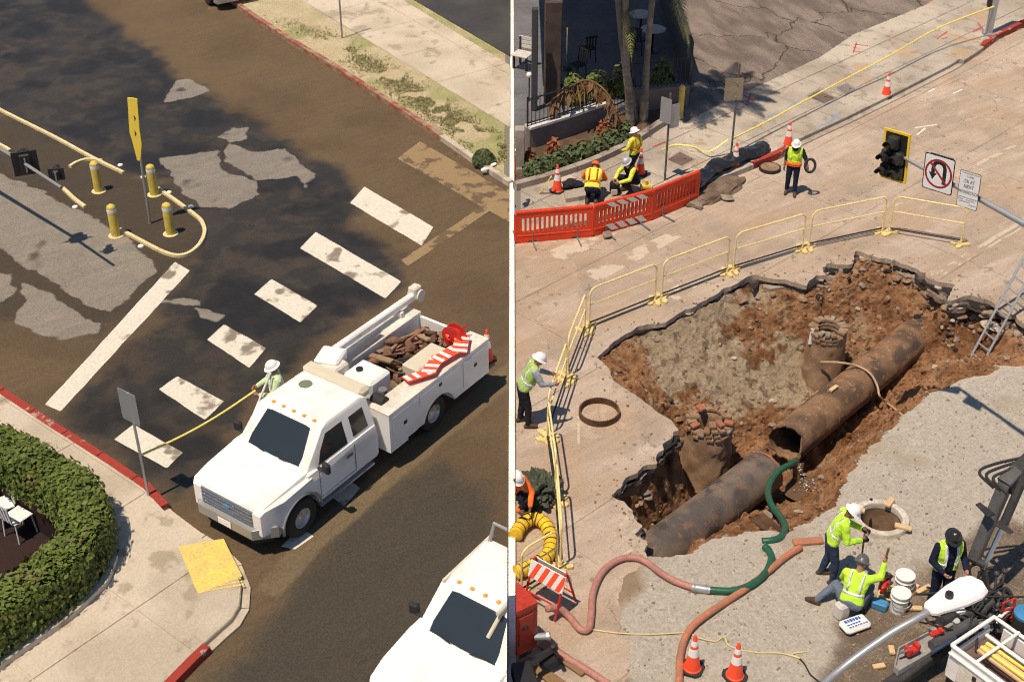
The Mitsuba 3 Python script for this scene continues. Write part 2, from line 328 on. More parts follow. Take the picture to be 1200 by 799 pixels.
worn('marking_white', (0.62, 0.58, 0.49), (0.22, 0.19, 0.145), 0.60, 2.6)
worn('marking_faded', (0.50, 0.42, 0.33), (0.36, 0.27, 0.20), 0.42)
worn('marking_tan', (0.27, 0.19, 0.10), (0.13, 0.09, 0.055), 0.5)
worn('marking_yellow', (0.62, 0.47, 0.12), (0.34, 0.27, 0.14), 0.56)

YF, YN = 125.0, 8.0
# pit outline along the broken pavement, from the left tip over the top to the right, then down the left side
brk_top = PL([(697, 417), (722, 398), (746, 384), (775, 377), (800, 366), (842, 341), (882, 324), (920, 327), (944, 335), (960, 322), (978, 312), (1000, 302), (1018, 300), (1040, 303), (1062, 311), (1085, 327),
              (1104, 337), (1118, 350), (1140, 352), (1158, 352), (1178, 362), (1200, 377), (1260, 400)])
brk_left = PL([(752, 672), (753, 650), (750, 619), (744, 603), (722, 579), (735, 567), (752, 545), (768, 533), (784, 516), (795, 504), (790, 492), (775, 484), (752, 468), (728, 452), (712, 434), (697, 417)])
under = PL([(1260, 520), (1120, 560), (1105, 655), (1031, 690), (950, 660), (880, 672), (800, 690)])
jt, jl = jag(brk_top[:10], 0.13, 0.07, 3)[:-1]+jag(brk_top[9:], 0.38, 0.06, 4), jag(brk_left[:10], 0.24, 0.06, 5)[:-1]+jag(brk_left[9:], 0.13, 0.07, 6)
hole = Polygon(jt+under+jl[:-1]).buffer(0)
hole = max(geoms(hole), key=lambda g: g.area)
def splitjag(a, b, sd): k = 9; return jag(brk_top[:k+1], a, 0.06, sd)[:-1]+jag(brk_top[k:], b, 0.06, sd+1)
jt2, jl2 = splitjag(0.10, 0.36, 13), jag(brk_left[:10], 0.26, 0.06, 15)[:-1]+jag(brk_left[9:], 0.09, 0.06, 16)
hole2 = max(geoms(Polygon(jt2+under+jl2[:-1]).buffer(0).buffer(-0.004)), key=lambda g: g.area)
# kerb line on the right side of the picture and the pavement behind it
kerb = PL([(560, 290), (603, 280), (690, 264), (760, 243), (815, 225), (862, 207), (915, 186), (940, 171), (1000, 143), (1060, 113), (1120, 82), (1146, 65), (1168, 48), (1230, 18)])
kx = [p for p in kerb if p[0] > X0]
kpoly = Polygon(kerb+[(60, YF), (-3, YF)]).intersection(sbox(X0, YN, 60, YF))
street_poly = sbox(X0, YN, 60, YF).difference(kpoly).difference(hole)
# street panels, cut along the joints that can be seen
ca, sa = math.cos(math.radians(41)), math.sin(math.radians(41))
def cut_cells(poly, o, a, du, dv, gap, nu=(-20, 20), nv=(-20, 20)):
    u, v = np.array([math.cos(a), math.sin(a)]), np.array([-math.sin(a), math.cos(a)]); out = []
    for i in range(*nu):
        for j in range(*nv):
            q = [np.array(o)+u*du*x+v*dv*y for x, y in ((i, j), (i+1, j), (i+1, j+1), (i, j+1))]
            g = Polygon(q).buffer(-gap/2).intersection(poly)
            out += [h for h in geoms(g) if h.area > 0.01]
    return out
o1 = G2(1000, 143); o2 = G2(1120, 82); aj = math.atan2(o2[1]-o1[1], o2[0]-o1[0])
st = struct('street', ext(street_poly.buffer(0), -0.115, -0.012), 'street_concrete')
for g in cut_cells(street_poly.intersection(sbox(X0, 12, 32, 60)), G2(1010, 146), aj, 4.7, 3.1, 0.016, (-10, 10), (-13, 6)):
    piece(st, 'panel', ext(g, -0.0119, 0.0), 'street_concrete')
al_ = sbox(X0, YN, 60, YF).difference(kpoly)
hole3 = max(geoms(Polygon(splitjag(0.12, 0.46, 23)+under+(jag(brk_left[:10], 0.34, 0.05, 25)[:-1]+jag(brk_left[9:], 0.12, 0.06, 26))[:-1]).buffer(0).buffer(-0.02)), key=lambda g: g.area)
struct('asphalt_layer', ext(al_.difference(hole2).buffer(0), -0.21, -0.12), 'broken_asphalt'); struct('base_layer', ext(al_.difference(hole3).buffer(0), -0.34, -0.212), 'broken_base')
# pavement behind the kerb
lot_line = PL([(1110, -8), (1085, 10), (1000, 45), (960, 72), (905, 98), (862, 118), (800, 150), (795, 118), (790, -60), (1110, -60)])
sidewalk_poly = kpoly.buffer(-0.17).difference(Polygon(lot_line).buffer(0))
walk_cells_poly = sidewalk_poly.intersection(sbox(X0, 20, 30, 60))
sw = struct('sidewalk', ext(kpoly.buffer(-0.165), -0.1, 0.113), 'sidewalk_concrete')
for g in cut_cells(walk_cells_poly, G2(1060, 80), aj, 1.62, 1.5, 0.022, (-18, 12), (-12, 16)):
    piece(sw, 'slab', ext(g, 0.1131, 0.135), 'sidewalk_concrete')
struct('old_lot', ext(Polygon(lot_line).buffer(0).intersection(sbox(X0, 20, 50, 90)), 0.114, 0.142), 'old_asphalt')
# kerb stones
KL = LineString(kx); kb = struct('kerb', None, None)
del labels[kb]; kb = 'kerb'; labels['kerb'] = {'kind': 'structure'}; n = int(KL.length/1.5)
for i in range(n):
    sub = shapely.ops.substring(KL, KL.length*i/n+0.012, KL.length*(i+1)/n-0.012)
    pxm = sub.interpolate(0.5, normalized=True); red = (pxm.x > G2(862, 212)[0] and pxm.x < G2(918, 185)[0]) or pxm.x > G2(1160, 53)[0]
    ramp = G2(940, 171)[0] < pxm.x < G2(1125, 80)[0]
    g = sub.buffer(0.17, single_sided=True)
    if g.is_empty: continue
    piece(kb, 'kerb_stone', ext(g, -0.1, 0.03 if ramp else 0.20 if red else 0.15), 'red_kerb_paint' if red else 'sidewalk_concrete')
# --- left ground
hgl = [G2(*p) for p in [(-40, 534), (0, 555), (46, 580), (88, 605), (107, 626), (111, 650), (97, 686), (60, 720), (0, 761), (-50, 796)]]; patio = Polygon(hgl+[(-30, hgl[-1][1]), (-30, hgl[0][1])]).buffer(-.31)
def lft(poly): return poly.intersection(sbox(-60, YN, -X0, YF))
cornerL = lft(Polygon(PL([(-80, 403), (0, 457), (60, 497), (140, 548), (178, 574), (203, 601), (235, 625), (262, 641), (283, 662), (294, 690), (292, 716), (281, 735), (266, 748), (232, 780), (195, 818), (150, 900), (-200, 900), (-200, 403)])).buffer(0.0)); cornerP = cornerL.difference(patio)
upperL = lft(Polygon(PL([(210, -40), (250, -10), (300, 26), (340, 52), (390, 82), (430, 108), (470, 134), (520, 168), (560, 196), (600, 222), (640, 250), (640, -200), (210, -200)])))
left_poly = sbox(-60, YN, -X0, YF).difference(cornerL).difference(upperL)
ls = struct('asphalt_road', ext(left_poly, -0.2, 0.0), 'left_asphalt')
cs = struct('corner_pavement', ext(cornerP.buffer(-0.15), -0.1, 0.118), 'left_walk_concrete')
lo1, lo2 = G2(0, 457), G2(140, 548); al = math.atan2(lo2[1]-lo1[1], lo2[0]-lo1[0])
for g in cut_cells(cornerP.buffer(-0.16), G2(160, 720), al, 2.3, 2.0, 0.018, (-6, 6), (-7, 6)): piece(cs, 'slab', ext(g, 0.1181, 0.135), 'left_walk_concrete')
ring = LineString(list(cornerL.exterior.coords)); outer = [p for p in PL([(-60, 416), (0, 457), (60, 497), (140, 548), (178, 574), (203, 601), (235, 625), (262, 641), (283, 662), (294, 690), (292, 716), (281, 735), (266, 748), (232, 780), (195, 818)])]
def kerb_run(name, pts, hfn, mfn, side):
    L = LineString(pts); n = max(1, int(L.length/1.1)); k = name; labels[k] = {'kind': 'structure'}; USED[k] = 0
    for i in range(n):
        s = shapely.ops.substring(L, L.length*i/n+0.01, L.length*(i+1)/n-0.01); t = (i+0.5)/n
        g = s.buffer(side*0.16, single_sided=True)
        if not g.is_empty: piece(k, 'kerb_stone', ext(g, -0.1, hfn(s.interpolate(0.5, normalized=True))), mfn(s.interpolate(0.5, normalized=True)))
xa, xb = G2(198, 598)[0], G2(262, 750)
def lk_red(p): return p.x < xa and p.y > xb[1]+1.2 or (p.y < xb[1]+0.05 and p.x > -9)
kerb_run('corner_kerb', outer, lambda p: 0.15 if lk_red(p) else 0.04, lambda p: 'red_kerb_paint' if lk_red(p) else 'left_walk_concrete', -1)
kerb_run('far_kerb', PL([(250, -10), (300, 26), (340, 52), (390, 82), (430, 108), (470, 134), (520, 168), (560, 196), (596, 219)]), lambda p: 0.15, lambda p: 'red_kerb_faded' if p.x < -1.9 else 'left_walk_concrete', 1)
us = struct('parkway', ext(upperL.buffer(-0.15), -0.1, 0.11), 'parkway_soil')
def park_fn(p, n, uv):
    w = fbm(p.x*2, p.y*2, 1.0, 4); w2 = fbm(p.x*0.7, p.y*0.7, 2.0, 3)
    return mix(mix((0.36, 0.29, 0.17), (0.44, 0.38, 0.26), w), mix((0.22, 0.225, 0.09), (0.32, 0.30, 0.15), w), smoothstep(0.38, 0.58, w2+0.05*(p.x+3)))*(0.75+0.5*noise(p.x*30, p.y*30))
grain('parkway_soil', park_fn, 0.95)
walkU = Polygon(PL([(325, -25), (345, 0), (420, 45), (600, 156), (640, 182), (640, 120), (600, 83), (455, -6), (420, -30)])).intersection(sbox(-60, YN, -X0, YF))
for g in cut_cells(walkU, G2(420, 45), math.atan2(G2(600, 156)[1]-G2(420, 45)[1], G2(600, 156)[0]-G2(420, 45)[0]), 2.4, 2.15, 0.015, (-4, 8), (-2, 4)): piece(us, 'slab', ext(g, 0.1101, 0.135), 'left_walk_concrete')
darkU = Polygon(PL([(472, -30), (478, 0), (600, 72), (640, 96), (640, -60), (472, -60)])).intersection(sbox(-60, YN, -X0, YF))
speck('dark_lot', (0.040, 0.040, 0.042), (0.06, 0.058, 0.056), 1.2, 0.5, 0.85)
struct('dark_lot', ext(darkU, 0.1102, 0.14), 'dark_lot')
# added white strip that parts the two places, a kerb of neither
speck('white_concrete', (0.80, 0.80, 0.78), (0.72, 0.71, 0.68), 1.5, 0.4, 0.8)
dk = struct('added_divider', None, None); labels[dk] = {'kind': 'structure'}
for i in range(24): piece(dk, 'kerb_stone', box((0, 13.3+1.5*i, -0.04), (0.125, 1.49, 0.24), b=0.012), 'white_concrete')
# base under everything, out to the horizon
far = sbox(-2500, -2500, 2500, 2500).difference(sbox(-59.9, YN+0.1, 59.9, YF-0.1))
speck('far_ground', (0.16, 0.14, 0.11), (0.24, 0.20, 0.16), 0.05, 0.6, 0.95)
struct('ground', sheet(far, -0.02), 'far_ground')

# ------------------------------------------------------------------ painted markings
def marking(name, pts, m, z=0.004, rag=0.016):
    poly = Polygon(jag([G2(*p) for p in pts], rag, .07, len(pts)+int(pts[0][0]), True)).buffer(0)
    return struct(name, ext(poly, z-0.003, z), m)
for pts in [[(410, 238), (427, 219), (508, 266), (494, 288)], [(352, 291), (370, 272), (470, 330), (452, 350)], [(298, 345), (318, 327), (372, 358), (352, 378)], [(243, 398), (263, 380), (312, 408), (292, 431)],
            [(186, 456), (208, 441), (262, 470), (240, 492)], [(134, 515), (156, 497), (214, 530), (196, 549)], [(386, 580), (406, 561), (422, 572), (403, 593)], [(330, 640), (352, 618), (368, 628), (346, 644)]]:
    marking('crosswalk_stripe', pts, 'marking_white')
marking('stop_line', [(53, 474), (205, 307), (223, 317), (71, 482)], 'marking_white')
marking('crosswalk_stripe', [(466, 186), (492, 166), (600, 228), (600, 262), (560, 240)], 'marking_tan')
marking('yellow_line', [(470, 305), (597, 221), (597, 232), (478, 312)], 'marking_tan', 0.007)
for pts in [[(638, 297), (668, 283), (700, 278), (725, 272), (690, 292), (655, 307)], [(682, 320), (780, 274), (800, 277), (702, 330)], [(775, 345), (800, 330), (818, 335), (795, 352)]]:
    marking('faded_crosswalk_stripe', pts, 'marking_faded')
for a, b, w in [((1145, 193), (1205, 163), 4), ((1030, 250), (1142, 196), 2.5), ((1090, 325), (1200, 258), 5), ((1105, 322), (1215, 256), 2.5)]:
    marking('lane_line', [(a[0], a[1]-w/2), (b[0], b[1]-w/2), (b[0], b[1]+w/2), (a[0], a[1]+w/2)], 'marking_faded')
for a, b, w in [((677, 487), (679, 542), 3), ((722, 622), (738, 602), 4), ((730, 650), (749, 637), 4)]:
    marking('paint_mark', [(a[0]-w/2, a[1]), (b[0]-w/2, b[1]), (b[0]+w/2, b[1]+1), (a[0]+w/2, a[1]+1)], 'marking_faded')

# ------------------------------------------------------------------ the excavation
def edgepts(line, zz, k=1): return [(*p, zz) for p in line[::k]]
ctl = [(*p, -0.12 if p[0] < G2(944, 335)[0] else -0.08-0.34*float(meshkit.noise(np.array([p[0]*1.1, p[1]*1.1, 0.3]), 5))) for p in jt[::3]]+[(*p, -0.36 if (p[1] < G2(790, 500)[1]) else -0.10) for p in jl[::3]]
ctr = np.array(hole.centroid.coords[0])
def inset(pts, d, z):                                        # feet of the steep left wall
    out = []
    for p in pts:
        p = np.array(p); out.append((p[0]+d*0.95, p[1]-d*0.3, z))
    return out
wall = [p for p in PL([(750, 619), (744, 603), (735, 580), (738, 567), (752, 545), (768, 533), (784, 516), (795, 504)])]
ctl += inset(wall, 0.28, -1.75)+inset(wall, 0.5, -2.0)
for a in [(740, 440, -.42), (722, 420, -.36), (760, 400, -.36), (800, 420, -.55), (850, 405, -.70), (850, 450, -1.0), (900, 450, -1.25), (900, 400, -.9), (800, 485, -.95), (775, 462, -.55), (880, 345, -.42), (850, 365, -.5), (760, 440, -.5),
          (920, 350, -.55), (960, 345, -.35), (985, 325, -.15), (1015, 303, -.02), (1010, 325, -.25), (1045, 330, -.4), (1050, 355, -.75), (1000, 360, -.8), (1000, 395, -1.15), (935, 400, -1.1), (1090, 370, -.95), (1080, 345, -.7),
          (1130, 390, -.95), (1150, 415, -.85), (1110, 430, -.95), (1185, 400, -.5), (1110, 400, -1.1), (1195, 420, -.3), (1160, 372, -.55), (1120, 365, -.7),
          (1085, 415, -1.35), (1060, 450, -1.6), (1035, 478, -1.85), (1000, 510, -1.95), (970, 540, -2.0), (945, 558, -1.95), (940, 590, -1.75), (1075, 455, -1.1), (1055, 480, -1.0), (1035, 505, -.75), (1015, 520, -.85), (985, 545, -1.35),
          (1000, 545, -.75), (975, 580, -1.1), (965, 600, -.9), (1010, 570, -.25), (1045, 505, -.2), (1075, 480, -.17), (1110, 455, -.14), (1150, 437, -.14), (990, 598, -.2), (950, 610, -.45), (925, 630, -.2),
          (900, 592, -1.9), (905, 605, -1.2), (880, 612, -1.1), (880, 628, -.22), (850, 625, -1.1), (845, 637, -.2), (815, 640, -1.1), (815, 648, -.2), (790, 653, -.3), (770, 650, -1.3), (800, 600, -2.0), (780, 600, -2.0), (820, 560, -2.0),
          (850, 540, -1.95), (900, 520, -1.9), (870, 505, -1.6), (880, 485, -1.4), (930, 490, -1.6), (960, 470, -1.55), (990, 440, -1.5), (860, 560, -2.0), (900, 560, -2.0), (920, 545, -2.05), (1030, 420, -1.35), (1060, 395, -1.15)]:
    ctl.append(tuple(G(*a)))
S1, S2 = G(971, 384, -.30), G(832, 491, -.50)
for c, zf, zs, zb in ((S1, -1.75, -1.5, -1.15), (S2, -2.15, -1.95, -1.35)):
    for a, z in ((-1.57, zf), (-.9, zf), (-2.2, zf), (0, zs), (3.14, zs), (.8, zs*.5+zb*.5), (2.3, zs*.5+zb*.5), (1.57, zb)):
        ctl = [q for q in ctl if math.hypot(q[0]-c[0], q[1]-c[1]) > .62]
        break
    for a, z in ((-1.57, zf), (-.9, zf), (-2.2, zf), (0, zs), (3.14, zs), (.8, zs*.5+zb*.5), (2.3, zs*.5+zb*.5), (1.57, zb)): ctl.append((c[0]+.62*math.cos(a), c[1]+.62*math.sin(a), z))
    ctl.append((c[0], c[1], zs))
for p in under: ctl.append((*p, -0.16))
ctl = np.array(ctl)
bx0, by0, bx1, by1 = hole.bounds; NX = 0.032
gx, gy = np.meshgrid(np.arange(bx0-0.6, bx1+0.6, NX), np.arange(by0-0.4, by1+0.4, NX), indexing='ij')
bb = np.array([(bx0-1, by0-1, -.3), (bx1+1, by0-1, -.16), (bx0-1, by1+1, -.3), (bx1+1, by1+1, -.3)])
cc = np.vstack([ctl, bb]); Z = LinearNDInterpolator(cc[:, :2], cc[:, 2])(gx, gy)
Z = 0.6*gaussian_filter(Z, 2.2)+0.4*gaussian_filter(Z, 5.0)
P3 = np.stack([gx, gy, Z*1.4], -1)
inside = shapely.contains_xy(hole, gx, gy); dist = shapely.distance(hole.exterior, shapely.points(gx, gy))*np.where(inside, 1, -1)
gravelP = Polygon(PL([(752, 655), (790, 651), (815, 643), (845, 633), (880, 626), (905, 621), (925, 628), (950, 610), (985, 598), (1000, 575), (1010, 550), (1045, 505), (1075, 478), (1110, 455), (1150, 437), (1180, 428), (1270, 420),
                     (1420, 420), (1420, 900), (720, 900), (716, 800), (726, 760), (714, 722), (704, 692), (718, 672), (740, 662)])).buffer(0)
gd = shapely.distance(gravelP.exterior, shapely.points(gx, gy))*np.where(shapely.contains_xy(gravelP, gx, gy), 1, -1)
rough = 0.20*(meshkit.fbm(P3*1.6, 4, 2)-0.5)+0.13*(meshkit.fbm(P3*5.5, 3, 7)-0.5)+0.05*(meshkit.fbm(P3*15, 2, 9)-0.5)
clod = np.maximum(0, meshkit.noise(P3*6.5, 21)-0.62)*0.22+np.maximum(0, meshkit.noise(P3*13, 22)-0.6)*0.10
fade = np.clip(dist/0.25, 0, 1)*np.clip((0.15-gd)/0.3, 0, 1)
sd_ = shapely.distance(Polygon(sandP).exterior, shapely.points(gx, gy))*np.where(shapely.contains_xy(Polygon(sandP), gx, gy), 1, -1)
sandw = np.clip((sd_+0.25)/0.4, 0, 1); big = 0.34*(meshkit.fbm(P3*2.6, 3, 31)-0.5)+0.16*np.maximum(0, np.abs(meshkit.noise(P3*4.2, 33)-.5)*2-.35)
Z = Z+(rough*(1-.45*sandw)+(clod*1.5+big*.9)*(1-sandw)-sandw*0.10*np.maximum(0, meshkit.noise(P3*5.0, 41)-.70)*3)*fade
MH = G(1031, 613)                                           # the open shaft in the gravel
rm = np.hypot(gx-MH[0], gy-MH[1]); Z = np.where(rm < 0.40, -1.1-0.2*meshkit.fbm(P3*4, 3, 4), Z)
Z = np.where(inside, Z, np.minimum(Z, -0.31))
Z = np.where(gd > 0.3, np.minimum(Z, -0.12), Z)
nx_, ny_ = gx.shape; idx = np.arange(nx_*ny_).reshape(nx_, ny_)
q = np.stack([idx[:-1, :-1], idx[1:, :-1], idx[1:, 1:], idx[:-1, 1:]], -1).reshape(-1, 4)
keep = (dist > -0.45)[:-1, :-1].reshape(-1); q = q[keep]
struct('soil', trimesh.Trimesh(np.stack([gx, gy, Z], -1).reshape(-1, 3), np.vstack([q[:, [0, 1, 2]], q[:, [0, 2, 3]]])), 'soil', smooth=True)
from scipy.interpolate import RegularGridInterpolator
SOIL = RegularGridInterpolator((gx[:, 0], gy[0]), Z, bounds_error=False, fill_value=-0.3)
def zsoil(x, y): return float(SOIL((x, y)))
def Gs(px, py):                                              # point on the soil under a pixel
    z = -0.5
    for _ in range(40):
        p = G(px, py, z); z = 0.5*z+0.5*zsoil(p[0], p[1])
    return G(px, py, z)
# gravel bed
gb = gravelP.bounds; ax_, ay_ = np.meshgrid(np.arange(gb[0], 15, 0.05), np.arange(12.5, gb[3], 0.05), indexing='ij')
pts_ = shapely.points(ax_, ay_); ins = shapely.contains_xy(gravelP, ax_, ay_); gdd = shapely.distance(gravelP.exterior, pts_)*np.where(ins, 1, -1)
Pg = np.stack([ax_, ay_, ax_*0], -1); zg = 0.045+0.10*(meshkit.fbm(Pg*0.8, 3, 3)-0.5)+0.05*(meshkit.fbm(Pg*4, 4, 6)-0.5)
gdn = gdd+0.35*(meshkit.fbm(Pg*2.2, 4, 8)-0.5)
zg = np.where(gdn < 0.3, zg-0.22*np.clip((0.3-gdn)/0.5, 0, 1.3)**1.4, zg)
hr = np.hypot(ax_-MH[0], ay_-MH[1]) > 0.43
ix = np.arange(ax_.size).reshape(ax_.shape); q = np.stack([ix[:-1, :-1], ix[1:, :-1], ix[1:, 1:], ix[:-1, 1:]], -1).reshape(-1, 4)
kp = ((gdn > -0.2) & hr)[:-1, :-1].reshape(-1); q = q[kp]
struct('gravel', trimesh.Trimesh(np.stack([ax_, ay_, zg], -1).reshape(-1, 3), np.vstack([q[:, [0, 1, 2]], q[:, [0, 2, 3]]])), 'gravel', smooth=True)
GRAV = RegularGridInterpolator((ax_[:, 0], ay_[0]), zg, bounds_error=False, fill_value=0.03)

# ------------------------------------------------------------------ people
paint('skin', (0.42, 0.22, 0.14), 0.55); paint('skin_dark', (0.20, 0.10, 0.06), 0.55)
def cloth(name, c, amt=0.5):
    return grain(name, lambda p, n, uv: mi.Color3f(c)*(1-amt/2+amt*fbm(p.x*9, p.y*9, p.z*9, 3))*(0.93+0.14*noise(p.x*90, p.y*90, p.z*90)), 0.9,
                 bump=lambda p, n, uv: fbm(p.x*14, p.y*14, p.z*14, 3), bscale=0.03, spec=0.15)
cloth('hi_vis_lime', (0.50, 0.80, 0.06)); cloth('hi_vis_dull', (0.34, 0.48, 0.13)); cloth('hi_vis_yellow', (0.72, 0.74, 0.08)); cloth('hi_vis_orange', (0.85, 0.16, 0.03)); cloth('dark_cloth', (0.022, 0.022, 0.028)); cloth('denim', (0.035, 0.052, 0.095))
cloth('navy_cloth', (0.014, 0.018, 0.040)); cloth('grey_cloth', (0.32, 0.34, 0.38)); cloth('grey_denim', (0.13, 0.16, 0.21)); cloth('khaki_cloth', (0.30, 0.24, 0.16)); cloth('boot_leather', (0.10, 0.065, 0.04)); cloth('pale_lime', (0.55, 0.66, 0.40))
paint('hat_white', (0.82, 0.82, 0.80), 0.3); paint('hat_black', (0.02, 0.02, 0.022), 0.28); paint('hat_grey', (0.10, 0.105, 0.11), 0.35); paint('hat_silver', (0.55, 0.57, 0.58), 0.3, 0.3); paint('hat_orange', (0.80, 0.14, 0.03), 0.4)

def sph(p, r): return m3.Manifold.sphere(float(r), 14).translate([float(x) for x in p])
def bone(*pr): return m3.Manifold.batch_hull([sph(p, r) for p, r in pr])
def msm(M, L=0.045, it=5):
    M = M.refine_to_length(L); me = M.to_mesh(); t = trimesh.Trimesh(np.array(me.vert_properties[:, :3]), np.array(me.tri_verts), process=True)
    trimesh.smoothing.filter_taubin(t, lamb=0.5, nu=0.53, iterations=it); return t
def tmf(M): me = M.to_mesh(); return trimesh.Trimesh(np.array(me.vert_properties[:, :3]), np.array(me.tri_verts), process=False)
def basis(d, hint):                                          # columns: side, forward, up with forward = d
    f = np.asarray(d, float); f = f/np.linalg.norm(f); s = np.cross(f, hint); s /= np.linalg.norm(s); return np.column_stack([s, f, np.cross(s, f)])
def hand(w, d, n, thumb, curl=0.5):                          # wrist, direction, palm normal, thumb side +1/-1
    d = d/np.linalg.norm(d); n = n-d*np.dot(n, d); n /= np.linalg.norm(n); s = np.cross(d, n)*thumb
    M = bone((w, .027), (w+d*.085+s*.032, .017), (w+d*.085-s*.030, .016), (w+d*.03+s*.03, .018))
    for k, (o, L) in enumerate(((.032, .075), (.011, .084), (-.010, .078), (-.030, .060))):
        p = w+d*.088+s*o; a = 0.0
        for j, fr in enumerate((.45, .32, .23)):
            a += curl*(0.8, 1.0, 0.8)[j]; q = p+(d*math.cos(a)+n*math.sin(a))*L*fr
            M = M+bone((p, .0105-.001*j), (q, .0095-.001*j)); p = q
    p = w+d*.03+s*.034; e1 = p+(d*.6+s*.75+n*.2)*.038; e2 = e1+(d*.9+s*.1+n*(.2+.5*curl))*.032
    return M+bone((p, .014), (e1, .012))+bone((e1, .0115), (e2, .009))

STAND = dict(pel=(0, 0, .95), chest=(0, .01, 1.27), neck=(0, .015, 1.47), head=(0, .045, 1.62), shR=(.19, 0, 1.42), shL=(-.19, 0, 1.42), elR=(.25, -.02, 1.13), elL=(-.25, -.02, 1.13), wrR=(.25, .10, .89), wrL=(-.25, .10, .89),
             hiR=(.095, 0, .92), hiL=(-.095, 0, .92), knR=(.11, .03, .49), knL=(-.11, .03, .49), anR=(.12, -.02, .09), anL=(-.12, -.02, .09), look=(0, 1, -.25), fR=(.15, 1, 0), fL=(-.15, 1, 0), curl=.5)
def person(label, foot, yaw, pose={}, top='hi_vis_lime', legs='denim', vest=None, hat='hat_white', skin='skin', stripe='reflective', vesttrim=None, sleeves=True, scale=1.0, stripes=True, gloves=None, openvest=False):
    J = {k: (np.array(v, float) if isinstance(v, tuple) else v) for k, v in {**STAND, **pose}.items()}
    t = thing('person', label, 'person'); R = rotz(yaw-math.pi/2)*scale
    def put(name, m, mat, **k): return part(t, name, xf(m, foot, R), mat, True, **k)
    up = J['neck']-J['pel']; upn = up/np.linalg.norm(up); side = J['shR']-J['shL']; side /= np.linalg.norm(side); fwd = np.cross(upn, side); 
    hipw = (J['hiR']-J['hiL'])/2; mid = J['chest']
    def torso(e):
        return (bone((J['hiR']+upn*.03, .105+e), (J['hiL']+upn*.03, .105+e), (J['pel']+upn*.05, .115+e), (J['pel']*.5+mid*.5+side*.055, .115+e), (J['pel']*.5+mid*.5-side*.055, .115+e))
                + bone((J['pel']*.5+mid*.5+side*.055, .115+e), (J['pel']*.5+mid*.5-side*.055, .115+e), (mid+side*.085, .118+e), (mid-side*.085, .118+e))
                + bone((mid+side*.085, .118+e), (mid-side*.085, .118+e), (J['shR']-side*.03, .068+e), (J['shL']+side*.03, .068+e), (J['neck']-upn*.03, .065+e)))
    def arm(S, e, frac=1.0):
        a, b, c = J['sh'+S], J['el'+S], J['wr'+S]; M = bone((a, .066+e), (b, .047+e))
        return M+bone((b, .047+e), (b+(c-b)*frac, (.047-.016*frac)+e))
    def leg(S, e, stop=1.0):
        a, b, c = J['hi'+S], J['kn'+S], J['an'+S]; return bone((a, .098+e), (b, .062+e))+bone((b, .062+e), (b*.6+c*.4-0*fwd, .058+e), (b+(c-b)*stop, .044+e))
    # body, one continuous surface
    lk = J['look']/np.linalg.norm(J['look']); B = basis(lk, upn if abs(np.dot(lk, upn)) < .95 else fwd); h = J['head']
    def hp(x, y, z): return h+B@np.array([x, y, z])
    skull = m3.Manifold.sphere(1.0, 18).scale([.078, .098, .112]).transform(np.column_stack([B, h])) if True else None
    headm = skull+bone((hp(0, .04, -.05), .052), (hp(0, .065, -.092), .030), (hp(0, -.02, -.04), .06))+bone((hp(0, .096, .0), .011), (hp(0, .112, -.028), .015))+bone((hp(.03, .088, -.062), .010), (hp(-.03, .088, -.062), .010))
    for s in (-1, 1): headm = headm+bone((hp(.078*s, -.005, .015), .016), (hp(.080*s, -.008, -.02), .012))+bone((hp(.034*s, .089, .012), .014), (hp(.022*s, .092, .012), .012))
    M = torso(-.012)+headm+bone((J['neck']-upn*.04, .058), (hp(0, -.015, -.07), .052))
    for S in 'RL': M = M+arm(S, 0.0)+leg(S, -.012)
    bodym = msm(M, .05, 4)
    hands = []
    for S, th in (('R', -1), ('L', 1)):
        d = J['wr'+S]-J['el'+S]; nrm = J.get('palm'+S, -side*(1 if S == 'R' else -1)+fwd*.4); hands.append(hand(J['wr'+S], d, nrm, -th, J['curl']))
    try: M2 = m3.Manifold(m3.Mesh(np.asarray(bodym.vertices, np.float32), np.asarray(bodym.faces, np.uint32)))+hands[0]+hands[1]; bodym = tmf(M2) if M2.num_tri() > 100 else cat(bodym, *[tmf(x) for x in hands])
    except Exception: bodym = cat(bodym, *[tmf(x) for x in hands])
    put('body', bodym, skin)
    for s in (-1, 1): put('eye', ball(hp(.030*s, .097, .010), .009, 1), 'black_metal')
    M = torso(.006)
    for S in 'RL': M = M+arm(S, .014, .93 if sleeves else -.0 if False else .15 if not sleeves else 1)
    put('shirt', msm(M, .045, 4), top)
    M = bone((J['hiR'], .112), (J['hiL'], .112), (J['pel']+upn*.02, .122))
    for S in 'RL': M = M+leg(S, .012, .97)
    put('trousers', msm(M, .05, 4), legs)
    for S in 'RL':
        a, f = J['an'+S], J['f'+S]/np.linalg.norm(J['f'+S]); z = np.array([0, 0, 1.0]); dn = z-f*np.dot(f, z); dn /= np.linalg.norm(dn)
        put('boot', msm(bone((a-dn*.045-f*.05, .045), (a-dn*.05+f*.16, .038), (a-dn*.052+f*.10, .045), (a+f*.02, .052))+bone((a, .054), (a+(J['kn'+S]-a)*.28, .056)), .05, 3), 'boot_leather')
    if gloves:
        for S, th in (('R', -1), ('L', 1)): put('glove', msm(bone((J['wr'+S], .04), (J['wr'+S]+(J['wr'+S]-J['el'+S])/np.linalg.norm(J['wr'+S]-J['el'+S])*.11, .045)), .03, 2), gloves)
